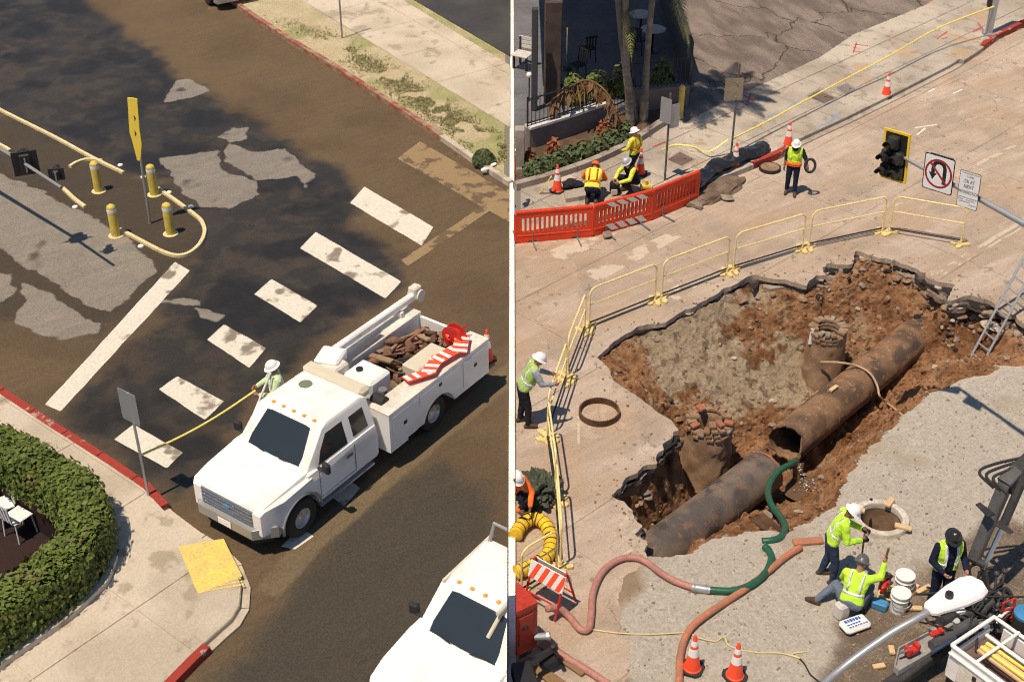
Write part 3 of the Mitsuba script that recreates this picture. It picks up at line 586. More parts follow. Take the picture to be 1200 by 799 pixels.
    if vest:
        cut = m3.Manifold.cube([.9, .5, .9], True).transform(np.column_stack([side, fwd, upn, J['pel']+upn*.40]))
        low = m3.Manifold.cube([1.2, 1.2, 1.2], True).transform(np.column_stack([side, fwd, upn, J['pel']-upn*.60]))
        neckc = m3.Manifold.sphere(.085, 16).translate([float(x) for x in J['neck']+fwd*.045+upn*.035])
        shell = torso(.022)-low-neckc
        if openvest: shell = shell-m3.Manifold.cube([.15, .4, .9], True).transform(np.column_stack([side, fwd, upn, J['pel']+upn*.3+fwd*.24]))
        put('vest', msm(shell, .045, 3), vest)
    if stripes:
        outer = torso(.030 if vest else .013)
        if openvest: outer = outer-m3.Manifold.cube([.15, .4, .9], True).transform(np.column_stack([side, fwd, upn, J['pel']+upn*.3+fwd*.24]))
        for dz in (.16,):
            put('reflective_band', tmf(outer ^ m3.Manifold.cube([.9, .9, .05], True).transform(np.column_stack([side, fwd, upn, J['pel']+upn*dz]))), stripe)
        for s in (-1, 1):
            put('reflective_strap', tmf(torso(.031 if vest else .014) ^ m3.Manifold.cube([.045, .9, .36], True).transform(np.column_stack([side, fwd, upn, J['pel']+upn*.36+side*.105*s]))), stripe)
    if vesttrim: put('vest_trim', tmf(torso(.034) ^ m3.Manifold.cube([.9, .9, .12], True).transform(np.column_stack([side, fwd, upn, J['pel']+upn*.07]))), vesttrim)
    if hat:
        prof = [(.0, .125), (.04, .120), (.08, .098), (.108, .06), (.118, .02), (.120, .0), (.150, -.012), (.153, -.02), (.118, -.014), (.112, -.008)]
        B2 = B; hm = lathe(prof, 26); hv = hm.vertices; hv[:, 1] = np.where((hv[:, 2] < 0.001) & (hv[:, 1] > 0), hv[:, 1]*1.08, hv[:, 1]); hm.vertices = hv*np.array([.93, 1.08, 1.0])
        q = put('hard_hat', xf(hm, hp(0, -.008, .035), B2), hat)
        rid = tube([(0, -.115+.23*k/10, .122*math.sqrt(max(0.02, 1-((-.115+.23*k/10)/.13)**2))+.004) for k in range(11)], .011, 6); part(q, 'ridge', xf(xf(rid, hp(0, -.008, .035), B2), foot, R), hat, True)
    return t
D = math.radians
def onstreet(px, py, z=0.0): return G(px, py, z)
person('worker in white hard hat and grey sleeves leaning on the yellow pedestrian fence', G(619, 497), D(8), dict(pel=(0, -.06, .94), chest=(0, .06, 1.25), neck=(0, .13, 1.43), head=(0, .21, 1.56), shR=(.19, .10, 1.39), shL=(-.19, .10, 1.39),
       elR=(.25, .22, 1.14), elL=(-.25, .22, 1.14), wrR=(.20, .46, 1.08), wrL=(-.18, .46, 1.08), hiR=(.095, -.12, .92), hiL=(-.095, -.12, .92), knR=(.11, -.02, .49), knL=(-.11, -.10, .49), anR=(.12, -.02, .09), anL=(-.12, -.15, .09), look=(0, 1, -.55)),
       'grey_cloth', 'dark_cloth', 'hi_vis_dull', 'hat_white')
person('traffic guard in white hard hat standing alone with a loop on one arm', G(926, 227), D(-105), dict(elR=(.24, -.05, 1.13), wrR=(.26, .02, .90), elL=(-.33, .02, 1.17), wrL=(-.40, .10, 1.00), anL=(-.12, .08, .09), look=(.1, 1, -.3)), 'dark_cloth', 'navy_cloth', 'hi_vis_lime', 'hat_white', 'skin_dark', 'hi_vis_yellow', 'hi_vis_orange', sleeves=False, scale=.88)
sh = dict(pel=(0, -.05, .95), chest=(0, .06, 1.26), neck=(0, .13, 1.44), head=(0, .21, 1.57), shR=(.19, .10, 1.40), shL=(-.19, .10, 1.40), elR=(.27, .16, 1.12), elL=(-.24, .20, 1.14), wrR=(.10, .42, 1.05), wrL=(-.02, .43, 1.20), hiR=(.095, -.05, .92), hiL=(-.095, -.05, .92), knR=(.11, .06, .49), knL=(-.11, -.03, .49), anR=(.12, .06, .09), anL=(-.12, -.12, .09), look=(0, 1, -.8))
gG = G(970, 679, .05); person('worker in white hard hat, lime shirt and jeans leaning on a shovel', gG, D(-8), sh, 'hi_vis_lime', 'denim', None, 'hat_white', 'skin_dark', gloves='dark_cloth', stripes=True)
squat = dict(pel=(0, -.18, .32), chest=(0, -.02, .60), neck=(0, .08, .78), head=(0, .15, .92), shR=(.19, .03, .73), shL=(-.19, .03, .73), elR=(.34, .18, .72), elL=(-.26, .16, .48), wrR=(.34, .30, .95), wrL=(-.14, .36, .38), hiR=(.10, -.18, .30), hiL=(-.10, -.18, .30), knR=(.20, .22, .42), knL=(-.34, .10, .34), anR=(.17, .05, .09), anL=(-.58, -.18, .09), look=(.1, 1, -.7), fR=(.2, 1, 0), fL=(-1, .1, 0))
gH = G(998, 713, .04); person('worker in dark grey hard hat crouching in a lime shirt with one arm raised', gH, D(62), squat, 'hi_vis_lime', 'grey_denim', None, 'hat_grey', 'skin')
gI = G(1096, 712, .04); person('worker in black hard hat with open lime vest over a navy shirt', gI, D(-80), dict(elR=(.27, .02, 1.14), wrR=(.14, .22, 1.02), elL=(-.29, .0, 1.14), wrL=(-.26, .20, 1.02), look=(.15, 1, -.5), curl=.8), 'navy_cloth', 'navy_cloth', 'hi_vis_lime', 'hat_black', 'skin', openvest=True, sleeves=True)
kneel = dict(pel=(0, -.12, .42), chest=(0, .14, .68), neck=(0, .30, .78), head=(0, .44, .80), shR=(.19, .24, .74), shL=(-.19, .24, .74), elR=(.30, .36, .50), elL=(-.30, .36, .50), wrR=(.14, .55, .32), wrL=(-.14, .55, .32), hiR=(.10, -.12, .40), hiL=(-.10, -.12, .40), knR=(.13, .25, .12), knL=(-.13, .25, .12), anR=(.12, -.20, .10), anL=(-.12, -.20, .10), look=(0, .7, -.8), fR=(0, -.5, -.6), fL=(0, -.5, -.6))
person('kneeling worker in orange hood and yellow vest, back to the camera, behind the orange barrier', G(694, 235, .135), D(80), kneel, 'hi_vis_orange', 'navy_cloth', 'hi_vis_yellow', 'hat_orange', 'skin', 'hi_vis_orange', sleeves=False, scale=.95)
squat2 = dict(pel=(0, -.15, .36), chest=(0, .0, .66), neck=(0, .08, .84), head=(0, .16, .96), shR=(.19, .05, .79), shL=(-.19, .05, .79), elR=(.28, .22, .56), elL=(-.28, .22, .56), wrR=(.12, .45, .46), wrL=(-.12, .45, .46), hiR=(.10, -.15, .34), hiL=(-.10, -.15, .34), knR=(.18, .26, .46), knL=(-.18, .26, .46), anR=(.14, .06, .09), anL=(-.14, .06, .09), look=(-.1, 1, -.6))
person('crouching worker in silver hard hat beside the striped orange barrier', G(738, 225, .135), D(-150), squat2, 'hi_vis_yellow', 'dark_cloth', 'dark_cloth', 'hat_silver', 'skin', stripes=False, scale=.92)
person('standing worker in white hard hat and long yellow jacket beside a cone on the pavement', G(742, 212, .135), D(140), dict(anR=(.12, .12, .09), knR=(.11, .14, .5), anL=(-.12, -.18, .09), elL=(-.3, .08, 1.15), wrL=(-.22, .28, 1.02), look=(-.2, 1, -.45)), 'hi_vis_yellow', 'dark_cloth', None, 'hat_white', 'skin', 'hi_vis_orange', scale=.86)
CUTR[0] = .068
person('worker in orange shirt at the left end of the long orange barrier', G(599, 246, .135), D(170), dict(), 'hi_vis_orange', 'dark_cloth', None, 'hat_white', 'skin', stripes=False)
person('worker in white hard hat sitting low behind the dark tarpaulin and yellow duct', G(600, 602), D(-60), squat2, 'hi_vis_orange', 'dark_cloth', None, 'hat_white', 'skin_dark', stripes=False)
CUTR[0] = None
gK = G(331, 508); person('worker in white hard hat on the far side of the utility truck holding caution tape', gK, D(200), dict(elR=(.28, .12, 1.18), wrR=(.16, .36, 1.14), elL=(-.28, .12, 1.16), wrL=(-.10, .36, 1.10), look=(0, 1, -.4)), 'pale_lime', 'denim', 'pale_lime', 'hat_white', 'skin')
# the shovel that he leans on, the loop and the stick
hs = gG+rotz(D(-8)-math.pi/2)@V(.04, .47, 1.16)
k = thing('shovel', 'long handled shovel held upright by the worker in white hat and jeans', 'shovel')
part(k, 'handle', cyl(hs+V(-.01, .02, .12), hs+V(.03, -.03, -.95), .017, n=8), 'pale_wood_dark', True)
paint('pale_wood_dark', (0.22, 0.13, 0.06), 0.6)
part(k, 'blade', prism([(-.10, .0), (.10, .0), (.09, -.16), (0, -.26), (-.09, -.16)], .012, None, hs+V(.03, -.03, -.93)), 'grey_plastic')
R0 = rotz(D(-105)-math.pi/2)*.88; lp = G(926, 227)+R0@V(-.36, .12, 1.0)
solo('hose_loop', tube([lp+V(.13*math.cos(a)+.10, .05*math.sin(a), .16*math.sin(a)+.02) for a in np.arange(24)*math.pi/12], .035, 8, True), 'black_rubber', 'thick black loop hanging on the arm of the traffic guard', 'hose loop', smooth=True)
st_ = gH+rotz(D(62)-math.pi/2)@V(.34, .32, 1.04); solo('wooden_stick', box(st_+V(0, 0, .05), (.035, .03, .42), rotx(.15), .006), 'pale_wood_dark', 'short dark wooden stick in the raised hand of the crouching worker', 'stick')

# ------------------------------------------------------------------ cones
def cone(px, py, label, z=0.0, base=None, tilt=0.0, dirty=False):
    t = thing('traffic_cone', label, 'traffic cone', 'traffic cones'); c = G(px, py, z) if base is None else np.array(base); R = rotz(RNG.uniform(0, 6.3))@rotx(tilt)
    b = Polygon([(-.18, -.11), (-.11, -.18), (.11, -.18), (.18, -.11), (.18, .11), (.11, .18), (-.11, .18), (-.18, .11)])
    part(t, 'base', xf(ext(b, 0.0, .035), c, R), 'black_rubber')
    def rr(h): return .135-(.135-.028)*(h-.03)/.70
    q = part(t, 'body', xf(lathe([(.15, .034), (.148, .045), (rr(.06), .06), (rr(.73), .73), (.022, .745), (0, .745)], 20), c, R), 'cone_orange')
    for a, e in ((.33, .48), (.54, .64)): part(q, 'collar', xf(lathe([(rr(a), a), (rr(a)+.004, a+.003), (rr(e)+.004, e-.003), (rr(e), e)], 20), c, R), 'reflective')
    return t
cone(653, 224, 'orange cone on the pavement near the left end of the orange barrier', .135)
cone(750, 204, 'orange cone right beside the standing worker in the yellow jacket', .135)
cone(861, 197, 'orange cone at the excavated trench between the red kerb and black plastic roll', .05)
cone(923, 172, 'orange cone on the pavement directly behind the traffic guard', .06)
cone(1038, 113, 'orange cone standing alone farthest up the pavement near the ramp', .06)
cone(811, 783, 'dented orange cone beside the salmon hose, left of a pair of cones on the gravel', .05)
cone(861, 792, 'orange cone in the gravel, right one of the pair beside the salmon hose', .05)

# ------------------------------------------------------------------ yellow pedestrian fence
speck('fence_yellow', (0.86, 0.68, 0.30), (0.80, 0.62, 0.28), 6, 0.5, 0.5); speck('foot_yellow', (0.72, 0.58, 0.24), (0.55, 0.42, 0.18), 9, 0.5, 0.75)
def fence_panel(a, b, label, h=1.02):
    A, B = np.array(a), np.array(b); d = (B-A)/np.linalg.norm(B-A); A = A+d*.10; B = B-d*.10; L = np.linalg.norm(B-A); r = .16; t = thing('fence_panel', label, 'pedestrian fence', 'yellow fence panels round the excavation')
    U = lambda s, z: A+d*s+V(0, 0, z)
    path = [U(0, .08), U(0, h-r)]+[U(r-r*math.cos(x), h-r+r*math.sin(x)) for x in np.linspace(.2, math.pi/2-.2, 4)]+[U(r, h), U(L-r, h)]+[U(L-r+r*math.sin(x), h-r+r*math.cos(x)) for x in np.linspace(.2, math.pi/2-.2, 4)]+[U(L, h-r), U(L, .08)]
    part(t, 'frame', tube(path, .020, 8), 'fence_yellow', True)
    part(t, 'middle_rail', cyl(U(0.02, .60), U(L-.02, .60), .016, n=8), 'fence_yellow', True); part(t, 'bottom_rail', cyl(U(0.02, .14), U(L-.02, .14), .019, n=8), 'black_rubber', True)
    nn = np.array([-d[1], d[0], 0])
    for s in (0, L):
        c = U(s, 0); pts = []
        for k in range(24):
            ang = k*math.pi/12; rr = .20+.075*math.cos(4*ang+math.pi); pts.append((rr*math.cos(ang), rr*.72*math.sin(ang)))
        hole_ = Point(.11, 0).buffer(.035, 6).union(Point(-.11, 0).buffer(.035, 6))
        part(t, 'foot', xf(ext(Polygon(pts).difference(hole_), .006, .055), c, rotz(math.atan2(d[1], d[0])+.78)), 'foot_yellow')
        part(t, 'foot_socket', cyl(c+V(0, 0, .05), c+V(0, 0, .13), .045, .036, 10), 'foot_yellow')
FB = [(686, 386), (771, 352), (855, 319), (943, 292), (1037, 272), (1130, 288)]; FL = [(686, 386), (664, 444), (641, 513), (651, 587), (657, 668), (606, 700)]
for i, w in enumerate(['first panel of the back row, at its left corner', 'second panel of the back row, above the grey sand', 'third panel, in the middle of the back row', 'fourth panel, below the traffic guard', 'last panel, sloping down below the traffic signs']):
    fence_panel(G(*FB[i]), G(*FB[i+1]), 'yellow tube fence, '+w)
for i, w in enumerate(['top panel of the left row, beside the corner', 'panel that the worker in grey sleeves leans on', 'panel beside the dark green tarpaulin', 'panel beside the yellow duct', 'panel crossing in front of the yellow duct']):
    fence_panel(G(*FL[i]), G(*FL[i+1]), 'yellow tube fence, '+w)

# ------------------------------------------------------------------ slotted orange barrier
speck('barrier_orange', (0.72, 0.055, 0.012), (0.58, 0.05, 0.018), 2.5, 0.6, 0.55)
def barrier(a, b, label, striped=False, h=.88):
    A, B = np.array(a), np.array(b); L = np.linalg.norm(B-A); d = (B-A)/L; ang = math.atan2(d[1], d[0]); R = rotz(ang); t = thing('plastic_barrier', label, 'plastic barrier', 'slotted orange barriers along the kerb')
    out = Polygon([(.02, .04), (.06, .0), (.3, .0), (.34, .05), (.5, .05), (.54, 0), (L-.54, 0), (L-.5, .05), (L-.34, .05), (L-.3, 0), (L-.06, 0), (L-.02, .04), (L-.02, h-.03), (L-.05, h), (.05, h), (.02, h-.03)])
    n = int((L-.2)/.118); sl = shapely.union_all([sbox(.13+k*(L-.26)/n+.024, .30, .13+(k+1)*(L-.26)/n-.024, .68) for k in range(n)])
    part(t, 'panel', prism(out.difference(sl).exterior.coords, .045, R, A) if False else xf(xf(ext(out.difference(sl), -.03, .03), (0, 0, 0), np.array([[1, 0, 0], [0, 0, -1], [0, 1, 0.0]])), A, R), 'barrier_orange')
    part(t, 'top_rail', xf(box((L/2, 0, h-.04), (L-.03, .09, .08), b=.02), A, R), 'barrier_orange')
    part(t, 'bottom_rail', xf(box((L/2, 0, .20), (L-.05, .08, .06), b=.02), A, R), 'barrier_orange')
    for k in range(2): part(t, 'hinge_post', xf(cyl((.0 if k == 0 else L, 0, .05), (.0 if k == 0 else L, 0, h-.08), .035, n=10), A, R), 'barrier_orange')
    for s in (.22*L, .80*L):
        part(t, 'foot', xf(cat(box((s, -.22, .035), (.03, .5, .025)), cyl((s, -.03, .05), (s, -.03, .30), .014, n=6)), A, R), 'grey_plastic')
    if striped:
        for (z0, z1) in ((.70, .84), (.06, .25)):
            for k in range(4):
                x = .35+k*(L-.6)/4; q = prism([(x, z1), (x+.20, z1), (x+.38, z0), (x+.18, z0)], .004, R, A+R@V(0, -.048, 0)); part(t, 'reflective_stripe', q, 'reflective_grey')
paint('reflective_grey', (0.62, 0.58, 0.53), 0.4)
NB = [(604, 285), (694, 277), (763, 258), (817, 235)]
barrier(G(*NB[0]), G(*NB[1]), 'longest slotted orange barrier, at the left end below the kneeling worker')
barrier(G(*NB[1]), G(*NB[2]), 'orange barrier with grey reflective diagonal stripes', True)
barrier(G(*NB[2]), G(*NB[3]), 'orange slotted barrier at the right end beside the broken kerb')

# ------------------------------------------------------------------ in and round the excavation
def rust_fn(p, n, uv):
    w = fbm(p.x*2.2, p.y*2.2, p.z*2.2, 4); w2 = fbm(p.x*7+3, p.y*7, p.z*7, 4)
    c = mix((0.105, 0.066, 0.044), (0.215, 0.128, 0.074), smoothstep(0.35, 0.65, w))
    c = mix(c, (0.29, 0.135, 0.055), smoothstep(0.60, 0.74, w2)*0.6); c = mix(c, (0.050, 0.042, 0.040), smoothstep(0.55, 0.70, fbm(p.x*1.4+9, p.y*1.4, p.z*3, 4))*0.75)
    c = mix(c, (0.30, 0.20, 0.12), smoothstep(0.66, 0.76, fbm(p.x*12, p.y*12, p.z*12, 2))*0.6)
    return c*(0.8+0.4*noise(p.x*50, p.y*50, p.z*50))
grain('rusty_steel', rust_fn, 0.8, bump=lambda p, n, uv: fbm(p.x*14, p.y*14, p.z*14, 4), bscale=0.012, spec=0.35)
def rust2_fn(p, n, uv):
    w = fbm(p.x*2.5, p.y*2.5, p.z*2.5, 4); w2 = fbm(p.x*9+3, p.y*9, p.z*9, 3)
    c = mix((0.085, 0.072, 0.066), (0.155, 0.120, 0.095), smoothstep(0.35, 0.65, w)); c = mix(c, (0.22, 0.115, 0.062), smoothstep(0.60, 0.72, w2)*0.6)
    c = mix(c, (0.035, 0.032, 0.032), smoothstep(0.60, 0.70, fbm(p.x*1.8+5, p.y*1.8, p.z*4, 4))*0.7)
    return c*(0.8+0.4*noise(p.x*50, p.y*50, p.z*50))
grain('tarred_steel', rust2_fn, 0.7, bump=lambda p, n, uv: fbm(p.x*14, p.y*14, p.z*14, 4), bscale=0.010, spec=0.4)
speck('rust_dark', (0.06, 0.032, 0.02), (0.14, 0.07, 0.035), 5, 0.5, 0.85); speck('mud_coat', (0.20, 0.122, 0.072), (0.31, 0.205, 0.132), 4, 0.5, 0.95)
speck('brick_red', (0.36, 0.13, 0.07), (0.27, 0.12, 0.075), 7, 0.6, 0.9); speck('pale_concrete', (0.45, 0.39, 0.32), (0.33, 0.27, 0.21), 5, 0.5, 0.9); speck('stone_grey', (0.30, 0.25, 0.20), (0.20, 0.155, 0.12), 6, 0.5, 0.9)
def pipe(name, a, b, R, label, m, seed, broken_end=True):
    a, b = np.array(a), np.array(b); u, w, d = frame(b-a); L = np.linalg.norm(b-a); n, k = 56, int(L/.12); v = []; f = []
    for layer, r in ((0, R), (1, R-.035)):
        for i in range(k+1):
            s = L*i/k; th = np.arange(n)*2*math.pi/n; ring_ = np.cos(th)[:, None]*u+np.sin(th)[:, None]*w
            e = 0
            if broken_end and i >= k-1: e = (meshkit.fbm(np.stack([th*1.9, th*0+seed, th*0], -1), 3, seed)-0.5)*0.38*(1 if i == k else .5)
            rr = r+(.008 if layer == 0 else 0)*(meshkit.fbm(np.stack([np.cos(th)*2, np.sin(th)*2, th*0+s*2], -1), 3, seed)-.5)
            v.append(a+d*s+ring_*np.atleast_1d(rr)[:, None]+np.outer(np.atleast_1d(e)*np.ones(n), d))
    V_ = np.vstack(v); i = np.arange(n); j = (i+1) % n
    for layer in (0, 1):
        o = layer*(k+1)*n
        for q in range(k):
            A, B = o+q*n, o+q*n+n; t1, t2 = np.stack([A+i, A+j, B+j], 1), np.stack([A+i, B+j, B+i], 1); f += [t1, t2] if layer == 0 else [t1[:, ::-1], t2[:, ::-1]]
    o = (k+1)*n
    f += [np.stack([k*n+i, k*n+j, o+k*n+j], 1), np.stack([k*n+i, o+k*n+j, o+k*n+i], 1), np.stack([j, i, o+i], 1), np.stack([j, o+i, o+j], 1)]
    t = thing(name, label, 'pipe'); part(t, 'shell', trimesh.Trimesh(V_, np.vstack(f), process=False), m, 50)
    for s in np.arange(.9, L-.2, 1.35):
        part(t, 'weld_seam', tube([a+d*s+R*1.004*(math.cos(q)*u+math.sin(q)*w) for q in np.arange(40)*math.pi/20], .014, 6, True), m, True)
    return t
PA0, PA1 = G(1082, 387, -1.25), G(921, 520, -1.28)
pa = pipe('steel_pipe', PA0+(PA0-PA1)*.08, PA1, .435, 'rusty brown steel pipe running up to the far soil bank, its broken mouth open', 'rusty_steel', 5)
PB0, PB1 = G(704, 698, -1.30), G(897, 551, -1.28)
pb = pipe('steel_pipe', PB0, PB1, .45, 'dark tarred steel pipe in the pit running under the gravel at the lower left', 'tarred_steel', 8)
part(pb, 'rim', tube([PB1-(PB1-PB0)/np.linalg.norm(PB1-PB0)*.04+.437*(math.cos(q)*frame(PB1-PB0)[0]+math.sin(q)*frame(PB1-PB0)[1]) for q in np.arange(40)*math.pi/20], .025, 6, True), 'brick_red', True)
# torn flap between the two
fl = G(935, 548, -1.35); solo('torn_steel_plate', hull([fl+V(*q) for q in [(-.10, 0, .1), (.12, .02, .12), (.10, -.05, -.75), (-.02, -.1, -.72), (-.12, .03, .08), (.13, .05, .10), (.11, -.02, -.74)]]), 'rusty_steel', 'torn rusty steel plate hanging at the broken mouth of the pipe', 'steel plate')
# two brick shafts
def shaft(c, r0, r1, z0, z1, rin, label, seed, m):
    t = thing('brick_manhole', label, 'manhole shaft'); n = 40; k = 14; prof = []
    th = np.arange(n)*2*math.pi/n; v = []; f = []; i = np.arange(n); j = (i+1) % n
    for q in range(k+1):
        z = z0+(z1-z0)*q/k; r = r0+(r1-r0)*q/k; P = np.stack([np.cos(th)*3, np.sin(th)*3, th*0+z*3], -1)
        rr = r+.10*(meshkit.fbm(P, 4, seed)-.5)+.05*(meshkit.fbm(P*3, 3, seed+1)-.5); v.append(np.stack([c[0]+rr*np.cos(th), c[1]+rr*np.sin(th), th*0+z+.03*(meshkit.fbm(P*1.3, 2, seed+3)-.5)*(q == k)], -1))
    for q in range(5):
        z = z1-.9*q/4; v.append(np.stack([c[0]+rin*np.cos(th), c[1]+rin*np.sin(th), th*0+z], -1))
    for q in range(k+5): f += [np.stack([q*n+i, q*n+j, q*n+n+j], 1), np.stack([q*n+i, q*n+n+j, q*n+n+i], 1)]
    v = np.vstack(v+[np.array([[c[0], c[1], z1-.9]])]); f.append(np.stack([(k+5)*n+i, (k+5)*n+j, i*0+len(v)-1], 1))
    part(t, 'shaft', trimesh.Trimesh(v, np.vstack(f), process=False), m, True); return t
s1 = shaft(S1, .50, .40, -1.95, -.34, .27, 'upright mud coated brick shaft beside the far pipe, the farther of the two', 3, 'mud_coat')
def bricks(t, c, r, z, n, mats, drop=0.0, seed=1, L=.16):
    rr = np.random.default_rng(seed)
    for k in range(n):
        if rr.random() < drop: continue
        a = 2*math.pi*(k+.1*rr.random())/n; part(t, 'brick', xf(box((0, 0, 0), (.19+.02*rr.random(), L*rr.uniform(.8, 1.0), .075), b=.012), V(c[0]+r*math.cos(a), c[1]+r*math.sin(a), z+rr.uniform(-.015, .015)), rotz(a)@roty(rr.uniform(-.09, .09))), mats[int(rr.random()*len(mats))], 30)
bricks(s1, S1, .345, -.285, 17, ['mud_coat', 'mud_coat', 'stone_grey'], .04, 2, .125); bricks(s1, S1, .335, -.375, 18, ['mud_coat'], .0, 6, .135)
bricks(s1, S1, .330, -.47, 19, ['mud_coat'], .15, 16, .135)
solo('white_pipe_stub', cyl(S1+V(-.40, -.12, -.35), S1+V(-.38, -.10, .04), .045, n=12), 'white_plastic', 'short white plastic pipe stub leaning on the farther brick shaft', 'pipe stub')
s2 = shaft(S2, .56, .46, -2.2, -.56, .30, 'broken brick shaft with red bricks showing, nearer the dark pavement wall', 9, 'mud_coat')
bricks(s2, S2, .40, -.50, 17, ['brick_red', 'mud_coat', 'mud_coat'], .22, 4, .145); bricks(s2, S2, .405, -.60, 18, ['mud_coat', 'mud_coat', 'stone_grey'], .10, 8, .145); bricks(s2, S2, .412, -.70, 19, ['mud_coat'], .25, 9, .145); bricks(s2, S2, .33, -.42, 12, ['brick_red', 'mud_coat', 'mud_coat'], .72, 14, .15)
# concrete ring of the open shaft in the gravel with wooden blocks on it
RC = V(MH[0], MH[1], .02); speck('ring_concrete', (0.58, 0.53, 0.46), (0.45, 0.39, 0.32), 6, 0.5, 0.9)
rg = thing('concrete_ring', 'round concrete manhole ring lying open in the gravel', 'manhole ring'); part(rg, 'rim', lathe([(.375, .02), (.375, .12), (.39, .14), (.495, .14), (.51, .12), (.515, -.2), (.375, .02)], 40, RC), 'ring_concrete', 40); part(rg, 'shaft_wall', lathe([(.374, .03), (.42, -.1), (.42, -1.2), (.36, -1.25), (.36, .02)], 40, RC), 'mud_coat', 40)
for a, w in ((2.75, 'left'), (1.0, 'far right'), (-.75, 'near'), (1.75, 'far')):
    p = RC+V(.445*math.cos(a), .445*math.sin(a), .165)
    if w == 'far': solo('iron_bar', cyl(p+V(0, .04, 0), p+V(.03, -.10, -.55), .03, n=8), 'black_metal', 'short black bar hanging into the concrete ring at its far edge', 'iron bar')
    else: solo('wood_block', box(p, (.30, .11, .05), rotz(a+(.5 if w == 'near' else 0))@roty(.12), .008), 'pale_wood', f'pale wood block on the {w} edge of the concrete ring', 'wood block', 'wood blocks on the concrete ring')
solo('steel_ring', lathe([(.385, 0), (.415, 0), (.415, .135), (.385, .135), (.385, 0)], 48, G(702, 486, .0)), 'rust_dark', 'thin rusty steel hoop lying on the street left of the pit', 'steel hoop', smooth=40)
# hoses
speck('hose_pink', (0.42, 0.20, 0.165), (0.33, 0.155, 0.125), 4, 0.6, 0.6); speck('hose_salmon', (0.46, 0.17, 0.10), (0.30, 0.15, 0.09), 3, 0.6, 0.65); speck('hose_green', (0.014, 0.105, 0.060), (0.03, 0.085, 0.05), 5, 0.5, 0.4); paint('hose_tan', (0.42, 0.29, 0.18), 0.6); paint('rope_yellow', (0.60, 0.50, 0.24), 0.8)
def gp(px, py, dz=.0): q = G(px, py, .05); z = float(GRAV((q[0], q[1]))) if px > 715 else 0.0; return G(px, py, max(z, 0)+dz)
def hose(name, pts, r, m, label, cat_='hose', n=8): return solo(name, tube(spline(pts, n), r, 10), m, label, cat_, smooth=True)
hz = .062
hose('hose', [gp(641, 713, .30), gp(655, 712, .2), gp(668, 723, hz), gp(680, 737, hz), gp(690, 736, hz), gp(693, 717, hz), gp(695, 694, hz), gp(706, 670, hz), gp(724, 656, hz), gp(742, 653, hz), gp(757, 658, hz), gp(773, 670, hz), gp(792, 681, hz), gp(815, 689, hz)], hz, 'hose_pink', 'faded pink hose winding in an S from the red compressor to the gravel')
hc = thing('hose_coupling', 'metal coupling joining the pink hose to the green hose', 'hose coupling'); part(hc, 'sleeve', cyl(gp(811, 688, hz), gp(832, 691, hz), .075, n=14), 'galvanised')
for q in (814, 828): part(hc, 'clamp', tube([gp(q, 690, hz)+.08*(math.cos(x)*V(0, 1, 0)+math.sin(x)*V(0, 0, 1)) for x in np.arange(14)*math.pi/7], .01, 5, True), 'steel', True)
hose('hose', [gp(830, 691, hz), gp(858, 692, hz), gp(880, 685, hz), gp(897, 671, hz), gp(904, 655, hz), gp(901, 645, hz), gp(896, 640, hz)], .066, 'hose_green', 'short dark green hose curving on the gravel beside the salmon hose')
hose('hose', [gp(893, 634, .02), G(905, 633, .05), G(915, 629, .02), G(920, 618, -.2), G(915, 606, -.5), G(905, 593, -.75), G(900, 578, -.85), G(904, 563, -.95), G(914, 551, -1.0), G(926, 544, -1.1), G(934, 540, -1.3)], .066, 'hose_green', 'long dark green hose hanging down into the pit to the broken pipe')
hose('hose', [gp(796, 830, hz), gp(796, 795, hz), gp(797, 770, hz), gp(803, 747, hz), gp(814, 731, hz), gp(838, 713, hz), gp(870, 692, hz), gp(900, 669, hz), gp(922, 651, hz), gp(938, 641, hz)], hz, 'hose_salmon', 'salmon coloured hose running from the cones up to the pit')
hose('hose', [gp(650, 762, .12), gp(668, 773, .07), gp(690, 786, hz), gp(720, 806, hz), gp(740, 820, hz)], hz, 'hose_pink', 'straight pale pink hose at the bottom edge beside the trailer tongue')
def onpipe(px, py, z): return G(px, py, z)
hose('cable', [S1+V(-.20, -.50, -.60), G(985, 425, -.70), G(1005, 429, -.78), G(1020, 438, -.82), G(1028, 452, -1.0), G(1031, 464, -1.1), Gs(1040, 474)+V(0, 0, .03), Gs(1055, 486)+V(0, 0, .03), Gs(1066, 497)+V(0, 0, .02)], .026, 'hose_tan', 'thin tan cable lying over the far pipe down to the soil', 'cable')
hose('rope', [gp(692, 737, .02), gp(720, 741, .02), gp(760, 743, .02), gp(805, 741, .02), gp(815, 746, .02), gp(838, 751, .02), gp(848, 746, .02), gp(856, 757, .02), gp(885, 764, .02), gp(915, 765, .02), gp(938, 771, .02), gp(928, 766, .02), gp(945, 763, .02)], .012, 'rope_yellow', 'thin pale yellow rope trailing across the gravel behind the cones', 'rope')
hose('black_cable', [gp(936, 770, .015), gp(943, 778, .015), gp(950, 790, .015), gp(962, 800, .015)], .014, 'black_rubber', 'short black cable at the end of the yellow rope', 'cable')
# ladder
ld = thing('ladder', 'aluminium ladder leaning out of the pit at the right edge', 'ladder'); a0, a1 = G(1136, 421, -1.0), G(1206, 290, 1.35); b0, b1 = G(1149, 431, -1.0), G(1219, 300, 1.35)
for a, b in ((a0, a1), (b0, b1)):
    d = b-a; part(ld, 'rail', cyl(a, b, .032, n=8), 'galvanised')
for k in range(10):
    t_ = (k+.5)/10; part(ld, 'rung', cyl(a0+(a1-a0)*t_, b0+(b1-b0)*t_, .018, n=8), 'galvanised')
